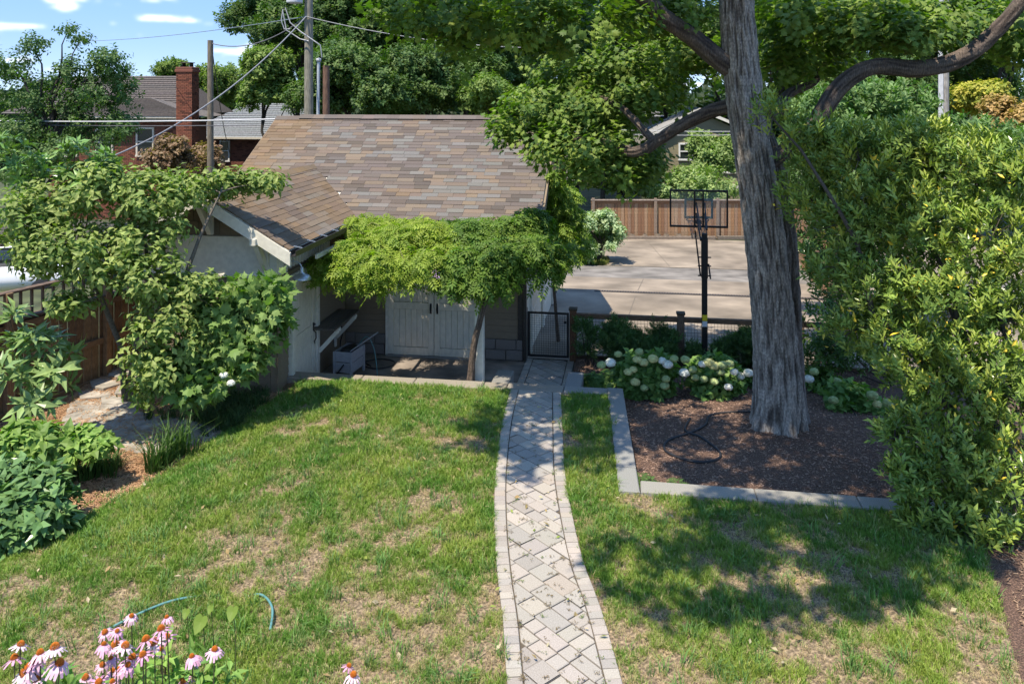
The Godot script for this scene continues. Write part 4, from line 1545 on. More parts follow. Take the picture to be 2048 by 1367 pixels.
	for q in [[-1.5, 8.2, -4.86, 0.8], [-0.5, 8.3, -5.05, 0.95], [0.4, 8.2, -5.46, 0.9], [-0.6, 8.5, -5.73, 0.8], [1.2, 8.4, -5.94, 0.8], [-3.2, 8.2, -7.66, 1.2], [-2.7, 8.4, -8.94, 0.9], [-1.6, 9.0, -8.17, 0.9], [0.2, 9.3, -8.93, 0.9], [0.4, 9.6, -7.9, 1.1], [-0.9, 8.9, -6.98, 1.0], [0.2, 9.0, -6.97, 0.8], [0.3, 9.2, -10.54, 1.2], [1.3, 8.6, -6.32, 0.7], [-1.4, 6.9, -13.8, 0.55], [-0.4, 7.0, -14.2, 0.7], [0.6, 7.3, -14.4, 0.9], [2.4, 7.2, -14.8, 1.0], [3.6, 7.4, -14.2, 0.8], [-0.6, 7.0, -15.0, 0.6], [1.2, 11.4, -9.08, 1.3], [1.0, 10.6, -7.98, 1.0]]:
		high.append([Vector3(q[0], q[1], q[2]), Vector3(q[3], q[3] * 0.55, q[3])])
	crown(t, "foliage", high, 6000, lf, M.leaf, Color(0.045, 0.095, 0.022), Color(0.085, 0.15, 0.03), 1.1, -0.05, 1.0, 0.8)

# ---------------------------------------------------------------- planting
func make_lawn():
	var cl := Cloud.new()
	var dry := Cloud.new()
	var lo := Vector2(-7.2, -12.45)
	var hi := Vector2(4.2, -4.6)
	var n := 110000
	for i in n:
		var p := Vector2(R(lo.x, hi.x), R(lo.y, hi.y))
		if not Geometry2D.is_point_in_polygon(p, lawn_poly) or Geometry2D.is_point_in_polygon(p, path_poly):
			continue
		# worn, dry patches towards the house and beside the path; lush near the patio and in the shade
		var a := noise.get_noise_2d(p.x * 55.0, p.y * 55.0)
		var b := noise.get_noise_2d(p.x * 190.0 + 70.0, p.y * 190.0)
		var worn := smoothstep(-9.6, -6.2, p.y) * 0.28 + (0.10 if p.x > -1.0 and p.y > -7.8 else 0.0)
		var lush := smoothstep(-10.5, -12.2, p.y) * 0.3 + smoothstep(-4.6, -6.2, p.x) * 0.3
		var f := 0.50 + a * 0.75 + b * 0.75 - worn + lush
		var y := garden_y(p.x, p.y)
		if f < 0.12 and rng.randf() > 0.12:
			if rng.randf() < 0.25:
				dry.add(Vector3(p.x, y, p.y), orient(Vector3(R(-.5, .5), 1, R(-.5, .5)), R(0, TAU), R(0.5, 0.8)), jit(Color(0.55, 0.42, 0.24), 0.2))
			continue
		if f < 0.42 and rng.randf() < 0.5:
			dry.add(Vector3(p.x, y, p.y), orient(Vector3(R(-.4, .4), 1, R(-.4, .4)), R(0, TAU), R(0.6, 0.95)), jit(mixc(Color(0.52, 0.43, 0.21), Color(0.32, 0.34, 0.12), rng.randf()), 0.2))
			continue
		var t := clampf(0.5 + noise.get_noise_2d(p.x * 90.0, p.y * 90.0 + 400.0) * 1.1, 0.0, 1.0)
		var col := mixc(Color(0.072, 0.155, 0.02), Color(0.175, 0.225, 0.038), t)
		if rng.randf() < 0.10:
			col = Color(0.30, 0.27, 0.12)
		col = mixc(col, Color(0.11, 0.22, 0.03), lush * 0.9)
		cl.add(Vector3(p.x, y, p.y), orient(Vector3(R(-.35, .35), 1, R(-.35, .35)), R(0, TAU), R(0.65, 1.15) * (0.75 + 0.35 * clampf(f, 0, 1))), jit(col, 0.2) * 1.65)
	var g := swarm(cl, "grass", tuft_mesh(14, 0.075, 0.0062, 0.8, 0.035, 3), M.grass)
	tag(g, "patchy green lawn grass on both sides of the path", "grass", "", "stuff")
	g = swarm(dry, "dry_grass", tuft_mesh(10, 0.06, 0.006, 1.3, 0.035, 4), M.grass)
	tag(g, "straw coloured dead grass in the worn lawn patches", "grass", "", "stuff")
	# longer ragged tufts
	cl = Cloud.new()
	for i in 1500:
		var p := Vector2(R(lo.x, hi.x), R(lo.y, hi.y))
		if not Geometry2D.is_point_in_polygon(p, lawn_poly) or Geometry2D.is_point_in_polygon(p, path_poly):
			continue
		cl.add(Vector3(p.x, garden_y(p.x, p.y), p.y), orient(Vector3(R(-.3, .3), 1, R(-.3, .3)), R(0, TAU), R(0.7, 1.3)), jit(Color(0.15, 0.27, 0.07), 0.25))
	g = swarm(cl, "tall_grass", tuft_mesh(16, 0.13, 0.007, 0.9, 0.04, 5), M.grass)
	tag(g, "longer ragged grass tufts scattered through the lawn", "grass", "", "stuff")
	# a few fallen leaves and clover
	cl = Cloud.new()
	for i in 420:
		var p := Vector2(R(-6.0, 3.6), R(-12.3, -5.0))
		if Geometry2D.is_point_in_polygon(p, lawn_poly):
			cl.add(Vector3(p.x, garden_y(p.x, p.y) + 0.045, p.y), orient(Vector3(R(-.7, .7), 1, R(-.7, .7)), R(0, TAU), R(0.5, 1.2)), jit([Color(0.62, 0.52, 0.36), Color(0.30, 0.36, 0.08), Color(0.42, 0.30, 0.15)][rng.randi() % 3], 0.2))
	g = swarm(cl, "fallen_leaves", leaf_mesh(1, 0.06, 0.03, 1.3, 6), M.leaf)
	tag(g, "stray fallen leaves on the lawn and path", "leaves", "", "stuff")
	# fallen chips on the mulch
	var chip := new_mb()
	chip.bevel(Vector3.ZERO, Vector3(0.036, 0.007, 0.011), 0.002)
	cl = Cloud.new()
	for i in 24000:
		var p := Vector2(R(-1.0, 4.2), R(-15.2, -9.7))
		if not Geometry2D.is_point_in_polygon(p, mulch_poly):
			continue
		var col := mixc(Color(0.14, 0.083, 0.058), Color(0.42, 0.28, 0.20), pow(rng.randf(), 2.2))
		cl.add(Vector3(p.x, mulch_y(p.x, p.y) + 0.006, p.y), orient(Vector3(R(-.4, .4), 1, R(-.4, .4)), R(0, TAU), R(0.4, 1.2)), col)
	for i in 5000:
		var p := Vector2(R(3.0, 5.5), R(-9.4, -6.0))
		if p.x > 2.6 - (p.y + 5.0) * 0.27 + 0.08:
			cl.add(Vector3(p.x, LAWN_Y + 0.012, p.y), orient(Vector3(R(-.4, .4), 1, R(-.4, .4)), R(0, TAU), R(0.5, 1.3)), mixc(Color(0.12, 0.07, 0.045), Color(0.36, 0.24, 0.15), rng.randf()))
	g = swarm(cl, "bark_chips", chip.mesh(), M.chip)
	tag(g, "loose brown bark chips covering the beds", "mulch", "", "stuff")
	# pine straw on the other bed
	var nd := new_mb()
	for i in 5:
		nd.bar(Vector3(R(-.04, .04), 0.004, R(-.05, .05)), Vector3(R(-.06, .06), 0.006 + R(0, .012), R(-.06, .06)), 0.0035, 0.0035)
	cl = Cloud.new()
	for i in 15000:
		var p := Vector2(R(-9.6, -5.4), R(-13.4, -6.8))
		if beyond_edge(p.x, p.y) < 0.0 or p.x < -9.35 - (p.y + 10.74) * 0.27 or (p.y < -12.06 and p.x > -7.87):
			continue
		cl.add(Vector3(p.x, garden_y(p.x, p.y) + 0.004, p.y), orient(Vector3(R(-.3, .3), 1, R(-.3, .3)), R(0, TAU), R(0.8, 1.6)), jit(mixc(Color(0.34, 0.18, 0.09), Color(0.58, 0.38, 0.22), rng.randf()), 0.15))
	g = swarm(cl, "pine_straw", nd.mesh(), M.chip)
	tag(g, "tan pine straw strewn over the fence side bed", "mulch", "", "stuff")

# ---------------------------------------------------------------- planted things
func make_small_tree():
	var base := Vector3(-8.05, 0.2, -11.35)
	var t := thing("ornamental_tree", "small multi stemmed tree with drooping leaves beside the wing gable", "tree", base)
	var bl := [[Vector3(-8.12, 3.43, -10.11), Vector3(0.67, 0.42, 0.54)], [Vector3(-7.43, 3.77, -10.32), Vector3(0.64, 0.35, 0.49)], [Vector3(-6.79, 3.58, -10.51), Vector3(0.61, 0.34, 0.47)], [Vector3(-6.46, 3.63, -11.07), Vector3(0.45, 0.28, 0.36)], [Vector3(-6.13, 3.69, -11.42), Vector3(0.38, 0.17, 0.27)], [Vector3(-5.70, 3.68, -11.69), Vector3(0.35, 0.12, 0.24)], [Vector3(-7.66, 2.95, -9.77), Vector3(0.68, 0.32, 0.50)], [Vector3(-7.01, 3.01, -10.28), Vector3(0.67, 0.35, 0.51)], [Vector3(-6.55, 3.16, -10.45), Vector3(0.35, 0.30, 0.32)], [Vector3(-8.05, 3.36, -9.52), Vector3(0.40, 0.40, 0.40)], [Vector3(-6.55, 2.54, -10.14), Vector3(0.52, 0.29, 0.40)], [Vector3(-6.08, 2.28, -10.42), Vector3(0.53, 0.21, 0.37)], [Vector3(-6.34, 1.95, -10.17), Vector3(0.48, 0.33, 0.41)], [Vector3(-6.56, 1.61, -10.04), Vector3(0.34, 0.34, 0.34)], [Vector3(-6.35, 1.30, -10.07), Vector3(0.41, 0.31, 0.36)], [Vector3(-6.59, 1.09, -10.04), Vector3(0.26, 0.24, 0.25)], [Vector3(-6.13, 1.61, -10.31), Vector3(0.35, 0.31, 0.33)], [Vector3(-7.10, 2.68, -9.86), Vector3(0.41, 0.20, 0.30)], [Vector3(-7.36, 2.27, -9.72), Vector3(0.33, 0.15, 0.24)]]
	var mb := new_mb(base)
	var stems := [[Vector3(-7.23, 0.66, -10.65), Vector3(-7.06, 1.41, -10.57), Vector3(-6.73, 2.25, -10.42), Vector3(-6.80, 3.10, -10.41), Vector3(-6.87, 3.67, -10.40)], [Vector3(-7.26, 0.66, -10.64), Vector3(-7.27, 1.48, -10.54), Vector3(-7.36, 2.28, -10.22), Vector3(-7.57, 2.95, -9.99), Vector3(-7.98, 3.43, -9.93)], [Vector3(-7.18, 0.66, -10.66), Vector3(-6.72, 1.59, -10.52), Vector3(-6.31, 2.32, -10.48), Vector3(-6.08, 3.08, -10.62), Vector3(-6.05, 3.63, -11.13)]]
	var r := [0.05, 0.042, 0.034, 0.024, 0.012]
	for s in stems:
		mb.tube(s, r, 8, Color(0.22, 0.19, 0.15))
	part(mb, "trunk", M.twig, t)
	mb = new_mb(base)
	for i in bl.size():
		var s: Array = stems[i % 3]
		var best: Vector3 = s[2]
		for q in stems:
			for p in q.slice(1):
				if p.distance_to(bl[i][0]) < best.distance_to(bl[i][0]):
					best = p
		mb.tube(limb_pts(best, bl[i][0], 0.05), taper(7, 0.016, 0.005), 5, Color(0.26, 0.22, 0.17))
		for k in 7:
			var e: Vector3 = bl[i][0] + rdir() * bl[i][1] * 0.9
			mb.tube(limb_pts(bl[i][0], e, 0.02, 5), taper(5, 0.006, 0.002), 4, Color(0.27, 0.23, 0.18))
	part(mb, "twigs", M.twig, t).set_meta("kind", "stuff")
	crown(t, "crown", bl, 6400, leaf_mesh(6, 0.11, 0.055, 1.65, 21, 1.0, 0.3), M.leaf, Color(0.085, 0.13, 0.03), Color(0.205, 0.245, 0.075), 1.0, 0.05, 2.4, 0.8)

func make_left_bed():
	# oak leaved shrub at the corner of the wing
	var ob := Vector3(-6.45, 0.36, -11.5)
	var o := shrub("lobed_leaf_shrub", "big shrub with large lobed leaves at the wing's front corner", "", ob, [[Vector3(-5.44, 2.02, -10.92), Vector3(0.38, 0.33, 0.36)], [Vector3(-5.27, 1.71, -11.04), Vector3(0.26, 0.44, 0.26)], [Vector3(-5.60, 1.48, -10.79), Vector3(0.45, 0.37, 0.41)], [Vector3(-5.82, 1.23, -10.56), Vector3(0.42, 0.34, 0.38)], [Vector3(-6.11, 1.09, -10.41), Vector3(0.35, 0.25, 0.30)], [Vector3(-5.78, 1.84, -10.76), Vector3(0.36, 0.32, 0.34)], [Vector3(-5.24, 2.05, -11.15), Vector3(0.16, 0.22, 0.16)]], 640, lobed_mesh(6, 0.165, 1.2, 8, MAPLE, 1.0), M.leaf, Color(0.07, 0.125, 0.03), Color(0.14, 0.20, 0.06), 1.0, -0.35, 0.5)
	for q in [Vector3(-5.50, 1.27, -10.20), Vector3(-5.40, 1.16, -10.21)]:
		bloom(o, q, 0.055, 2)
	# upright plant with long leaves by the fence
	shrub("long_leaf_shrub", "young shrub with long drooping leaf whorls against the board fence", "", Vector3(-8.43, 0.49, -10.06), [[Vector3(-8.11, 1.44, -9.51), Vector3(0.30, 0.20, 0.25)], [Vector3(-7.70, 1.27, -9.77), Vector3(0.27, 0.20, 0.24)], [Vector3(-8.11, 1.67, -9.81), Vector3(0.37, 0.17, 0.27)], [Vector3(-8.38, 2.01, -9.77), Vector3(0.20, 0.15, 0.18)], [Vector3(-7.84, 1.61, -10.05), Vector3(0.28, 0.15, 0.22)], [Vector3(-7.82, 1.04, -9.55), Vector3(0.27, 0.13, 0.20)]], 62, leaf_mesh(9, 0.24, 0.075, 1.25, 33, 0.2, 0.25), M.gloss_leaf, Color(0.08, 0.135, 0.045), Color(0.15, 0.21, 0.08), 1.0, -0.9, 0.8)
	shrub("long_leaf_shrub", "long leaved shrub top rising over the fence below the brick house", "", Vector3(-7.98, 2.40, -10.54), [[Vector3(-7.84, 4.29, -10.35), Vector3(0.25, 0.13, 0.19)], [Vector3(-7.49, 4.15, -10.41), Vector3(0.25, 0.14, 0.20)], [Vector3(-8.40, 4.02, -10.17), Vector3(0.32, 0.18, 0.25)], [Vector3(-8.61, 4.31, -10.04), Vector3(0.21, 0.21, 0.21)], [Vector3(-7.63, 3.94, -10.39), Vector3(0.43, 0.16, 0.29)]], 85, leaf_mesh(9, 0.16, 0.05, 1.3, 34, 0.2, 0.2), M.gloss_leaf, Color(0.07, 0.13, 0.035), Color(0.13, 0.2, 0.06), 1.0, -0.9, 0.8)
	# dark leaved clump in the corner of the picture
	shrub("dark_leaf_clump", "dense clump of dark leathery leaves at the lawn's edge", "", Vector3(-6.95, 0.24, -8.3), [[Vector3(-6.84, 0.74, -7.98), Vector3(0.33, 0.22, 0.28)], [Vector3(-6.44, 0.71, -7.94), Vector3(0.25, 0.22, 0.23)], [Vector3(-6.56, 0.57, -7.72), Vector3(0.32, 0.24, 0.28)], [Vector3(-6.19, 0.54, -7.67), Vector3(0.24, 0.21, 0.23)], [Vector3(-6.45, 0.36, -7.53), Vector3(0.26, 0.18, 0.22)], [Vector3(-6.15, 0.62, -7.88), Vector3(0.14, 0.16, 0.14)]], 420, leaf_mesh(7, 0.15, 0.082, 1.15, 41, 0.3, 0.3), M.gloss_leaf, Color(0.045, 0.09, 0.032), Color(0.085, 0.145, 0.05), 1.0, -0.6, 0.9)
	shrub("broad_leaf_perennial", "leafy light green perennial nearest the fence", "broad leaved perennials", Vector3(-7.9, 0.2, -9.5), [[Vector3(-7.35, 0.82, -8.81), Vector3(0.37, 0.20, 0.28)], [Vector3(-7.05, 0.79, -8.86), Vector3(0.21, 0.18, 0.20)], [Vector3(-7.48, 0.75, -8.69), Vector3(0.24, 0.19, 0.22)]], 260, leaf_mesh(6, 0.14, 0.085, 1.3, 42, 0.3, 0.35), M.leaf, Color(0.08, 0.14, 0.03), Color(0.15, 0.22, 0.055), 1.0, -0.6, 0.8)
	shrub("broad_leaf_perennial", "leafy light green perennial by the flagstones", "broad leaved perennials", Vector3(-7.3, 0.2, -9.6), [[Vector3(-6.66, 0.78, -9.01), Vector3(0.25, 0.15, 0.20)], [Vector3(-6.74, 0.73, -8.90), Vector3(0.21, 0.13, 0.17)], [Vector3(-6.44, 0.73, -8.95), Vector3(0.15, 0.12, 0.14)]], 130, leaf_mesh(6, 0.13, 0.08, 1.3, 43, 0.3, 0.35), M.leaf, Color(0.09, 0.16, 0.03), Color(0.17, 0.24, 0.06), 1.0, -0.6, 0.8)
	# sword leaved clumps
	for q in [[Vector3(-6.05, 0, -9.45), 0.55, "short sword leaved clump at the lawn's edge"], [Vector3(-5.85, 0, -9.75), 0.62, "tall sword leaved clump beside the flagstones"], [Vector3(-6.65, 0, -9.3), 0.38, "thin sword leaved clump on the pine straw"]]:
		var b := Vector3(q[0].x, garden_y(q[0].x, q[0].z), q[0].z)
		var t := thing("sword_leaf_clump", q[2], "plant", b, 0.0, "sword leaved clumps")
		for k in 8:
			var mi := put(tuft_mesh(18, q[1] * R(0.75, 1.1), 0.017, 0.75, 0.08, 60 + k), "leaves", M.leaf_solid, t)
			mi.position = Vector3(R(-.16, .16), -0.01, R(-.14, .14))
			mi.rotation.y = R(0, TAU)
	# grassy edging plants
	var cl := Cloud.new()
	for i in 210:
		var k := rng.randf()
		var p := Vector2(-5.62, -10.6).lerp(Vector2(-5.75, -12.0), k) + Vector2(R(-.55, .1), R(-.2, .2))
		if i % 3 == 0:
			p = Vector2(-7.3, -8.95).lerp(Vector2(-6.7, -9.6), k) + Vector2(R(-.15, .2), R(-.2, .2))
		if i % 5 == 0:
			p = Vector2(-6.9, -11.2) + Vector2(R(-.3, .8), R(-.5, .25))
		cl.add(Vector3(p.x, garden_y(p.x, p.y), p.y), orient(Vector3(R(-.2, .2), 1, R(-.2, .2)), R(0, TAU), R(0.7, 1.2)), jit(mixc(Color(0.035, 0.08, 0.02), Color(0.09, 0.15, 0.04), rng.randf()), 0.2))
	var g := swarm(cl, "border_grass", tuft_mesh(26, 0.24, 0.009, 1.1, 0.05, 71), M.grass)
	tag(g, "dark arching border grass along the bed", "grass", "", "stuff")
	# seedlings and weeds on the straw
	cl = Cloud.new()
	for i in 150:
		var p := Vector2(-6.35, -8.55) + Vector2(R(-.35, .5), R(-.4, .7))
		if beyond_edge(p.x, p.y) > 0.03:
			cl.add(Vector3(p.x, garden_y(p.x, p.y), p.y), orient(Vector3.UP, R(0, TAU), R(0.5, 1.1)), jit(Color(0.16, 0.2, 0.05), 0.2))
	g = swarm(cl, "seedlings", leaf_mesh(7, 0.035, 0.016, 1.1, 72), M.leaf)
	tag(g, "small green seedlings sprouting in the pine straw", "weeds", "", "stuff")

func bloom(parent: Node3D, at: Vector3, r: float, tone: int):
	var o := put(bloom_mesh(tone), "flower_head", M.blossom, parent)
	o.transform = Transform3D(Basis(Vector3.UP, R(0, TAU)).scaled(Vector3(r, r * 0.78, r)), at - parent.position)

var blooms := {}
func bloom_mesh(tone: int) -> ArrayMesh:
	if not blooms.has(tone):
		var mb := new_mb()
		var base: Color = [Color(0.42, 0.50, 0.22), Color(0.62, 0.62, 0.28), Color(0.85, 0.86, 0.78)][tone]
		for i in 130:
			var y := 1.0 - 1.7 * (i + 0.5) / 130.0
			var a := i * 2.39996
			var k := sqrt(1.0 - y * y)
			var d := Vector3(cos(a) * k, y, sin(a) * k)
			var p := d * R(0.86, 1.04)
			var u := d.cross(Vector3(0.2, 0.9, 0.3)).normalized().rotated(d, R(0, TAU))
			var w := d.cross(u)
			var col := jit(base, 0.13)
			var s := 0.2
			mb.quad(p - u * s - w * s + d * R(-.06, .06), p + u * s - w * s + d * R(-.06, .06), p + u * s + w * s + d * R(-.06, .06), p - u * s + w * s + d * R(-.06, .06), (d + rdir() * 0.4).normalized(), col)
		blooms[tone] = mb.mesh()
	return blooms[tone]

func make_hydrangeas():
	var mesh := leaf_mesh(6, 0.15, 0.11, 1.25, 51, 0.5, 0.25)
	var c1 := Color(0.06, 0.12, 0.03)
	var c2 := Color(0.12, 0.19, 0.05)
	var plants := [
		[Vector3(0.2, 0.2, -12.95), [[Vector3(0.02, 0.53, -13.25), Vector3(0.26, 0.25, 0.25)], [Vector3(0.38, 0.53, -13.30), Vector3(0.31, 0.26, 0.29)], [Vector3(0.29, 0.32, -13.09), Vector3(0.36, 0.20, 0.28)], [Vector3(-0.11, 0.33, -13.23), Vector3(0.16, 0.18, 0.16)], [Vector3(0.58, 0.41, -13.33), Vector3(0.16, 0.25, 0.16)]], 300, "hydrangea with pale green heads nearest the edging corner", [[Vector3(-0.21, 0.97, -12.79), 0], [Vector3(0.12, 1.01, -12.84), 0], [Vector3(0.09, 0.89, -12.83), 1], [Vector3(0.19, 0.84, -12.85), 1], [Vector3(0.34, 0.90, -12.87), 1], [Vector3(0.48, 0.87, -12.89), 2], [Vector3(0.57, 0.81, -12.90), 2], [Vector3(0.67, 0.90, -12.92), 0], [Vector3(-0.05, 0.69, -12.81), 1], [Vector3(0.03, 0.73, -12.82), 1], [Vector3(0.06, 0.53, -12.83), 1], [Vector3(0.20, 0.44, -12.85), 0], [Vector3(0.54, 0.58, -12.90), 0], [Vector3(0.52, 0.47, -12.90), 0], [Vector3(-0.33, 0.84, -12.77), 2], [Vector3(-0.47, 0.80, -12.75), 0]]],
		[Vector3(1.2, 0.2, -13.1), [[Vector3(0.99, 0.41, -13.50), Vector3(0.23, 0.21, 0.22)], [Vector3(1.36, 0.46, -13.55), Vector3(0.33, 0.25, 0.29)], [Vector3(1.34, 0.28, -13.34), Vector3(0.33, 0.18, 0.25)], [Vector3(1.65, 0.37, -13.59), Vector3(0.18, 0.23, 0.18)]], 240, "hydrangea with lime and white heads left of the trunk", [[Vector3(0.84, 0.89, -12.94), 0], [Vector3(0.83, 0.68, -12.94), 2], [Vector3(0.96, 0.73, -12.96), 0], [Vector3(1.11, 0.81, -12.99), 2], [Vector3(1.21, 0.84, -13.00), 1], [Vector3(1.29, 0.79, -13.01), 1], [Vector3(1.43, 0.80, -13.03), 0], [Vector3(1.54, 0.82, -13.05), 0], [Vector3(1.40, 0.69, -13.03), 0], [Vector3(1.61, 0.69, -13.06), 2], [Vector3(1.00, 0.60, -12.97), 0], [Vector3(1.14, 0.58, -12.99), 0], [Vector3(1.30, 0.54, -13.01), 0], [Vector3(1.52, 0.45, -13.05), 2]]],
		[Vector3(2.75, 0.2, -13.5), [[Vector3(3.17, 0.14, -14.22), Vector3(0.26, 0.21, 0.23)], [Vector3(3.26, 0.05, -13.94), Vector3(0.25, 0.17, 0.21)]], 90, "small hydrangea just right of the trunk", [[Vector3(2.90, 0.64, -13.42), 0], [Vector3(2.82, 0.52, -13.41), 2], [Vector3(3.27, 0.48, -13.48), 0]]],
		[Vector3(3.3, 0.25, -12.5), [[Vector3(3.40, 0.27, -13.25), Vector3(0.35, 0.24, 0.30)], [Vector3(3.66, 0.16, -13.08), Vector3(0.35, 0.22, 0.28)], [Vector3(3.27, 0.12, -13.03), Vector3(0.27, 0.17, 0.22)]], 170, "shaded hydrangea under the evergreen shrub", [[Vector3(3.51, 0.66, -12.43), 0], [Vector3(3.58, 0.53, -12.44), 1], [Vector3(3.73, 0.55, -12.46), 0], [Vector3(2.94, 0.59, -12.35), 0]]],
		[Vector3(1.95, 0.2, -13.6), [[Vector3(2.05, 0.11, -14.16), Vector3(0.12, 0.14, 0.12)]], 25, "little hydrangea half hidden behind the trunk", [[Vector3(1.89, 0.54, -13.49), 2], [Vector3(1.75, 0.49, -13.47), 2]]],
	]
	for p in plants:
		var o := shrub("hydrangea", p[3], "hydrangeas in the mulch bed", p[0], p[1], p[2], mesh, M.leaf, c1, c2, 0.85, -0.6, 0.8)
		for f in p[4]:
			var d := 13.0
			bloom(o, f[0], R(0.062, 0.085), f[1])
	shrub("fern_clump", "low ferny clump in the corner behind the granite edging", "", Vector3(-0.55, 0.15, -13.2), [[Vector3(-0.61, 0.28, -13.46), Vector3(0.23, 0.12, 0.18)], [Vector3(-0.40, 0.34, -13.49), Vector3(0.15, 0.12, 0.13)]], 110, pinnate_mesh(6, 0.12, 0.05, 4, 52), M.leaf, Color(0.05, 0.10, 0.025), Color(0.10, 0.17, 0.04), 1.0, -0.6, 0.9)
	# seedlings on the mulch
	var n := 0
	for q in [Vector3(0.11, 0.71, -9.88), Vector3(0.22, 0.53, -9.79), Vector3(0.55, 0.49, -9.79)]:
		var b := Vector3(q.x, mulch_y(q.x, q.z), q.z)
		var t := thing("fern_seedling", ["ferny seedling farthest from the edging corner", "ferny seedling in the mulch by the edging corner", "tiny ferny seedling by the front edging"][n], "seedling", b, 0.0, "seedlings in the mulch")
		n += 1
		var mi := put(pinnate_mesh(6, 0.16, 0.06, 5, 53 + n), "frond", M.leaf_solid, t)
		mi.position.y = 0.08
	# clipped dark shrubs in front of the wire fence
	var hm := leaf_mesh(22, 0.06, 0.013, 1.0, 54, 1.6, 0.05)
	var i := 0
	for h in [[1180,690,34,42],[1232,688,32,42],[1285,692,30,42],[1330,690,32,44],[1385,700,14,30],[1450,698,30,38],[1498,705,18,40]]:
		var c: Vector3 = hedge_at[i]
		shrub("yew_shrub", ["dark needled shrub beside the gate post", "second dark needled shrub from the gate", "third dark needled shrub from the gate", "dark needled shrub at the middle fence post", "thin needled shrub left of the hoop pole", "needled shrub right of the hoop pole", "needled shrub partly behind the tree trunk"][i], "dark needled shrubs along the wire fence", Vector3(c.x, 0.02, c.z), hedge_blobs(c, h[2] * 0.0093, h[3] * 0.0093), [1500, 1500, 1200, 1600, 420, 900, 800][i], hm, M.leaf, Color(0.03, 0.066, 0.022), Color(0.08, 0.13, 0.042), 1.0, -0.15, 0.7)
		i += 1

var hedge_at := [Vector3(-0.76, 0.46, -14.80), Vector3(-0.28, 0.48, -14.87), Vector3(0.20, 0.43, -14.99), Vector3(0.61, 0.45, -15.06), Vector3(1.12, 0.32, -15.23), Vector3(1.72, 0.36, -15.27), Vector3(2.13, 0.34, -15.18)]

func hedge_blobs(c: Vector3, rx: float, ry: float) -> Array:
	var out := []
	for i in 7:
		out.append([c + Vector3(R(-.5, .5) * rx, R(-.75, .7) * ry, R(-.15, .12)), Vector3(rx * R(.5, .75), ry * R(.35, .5), 0.2)])
	return out


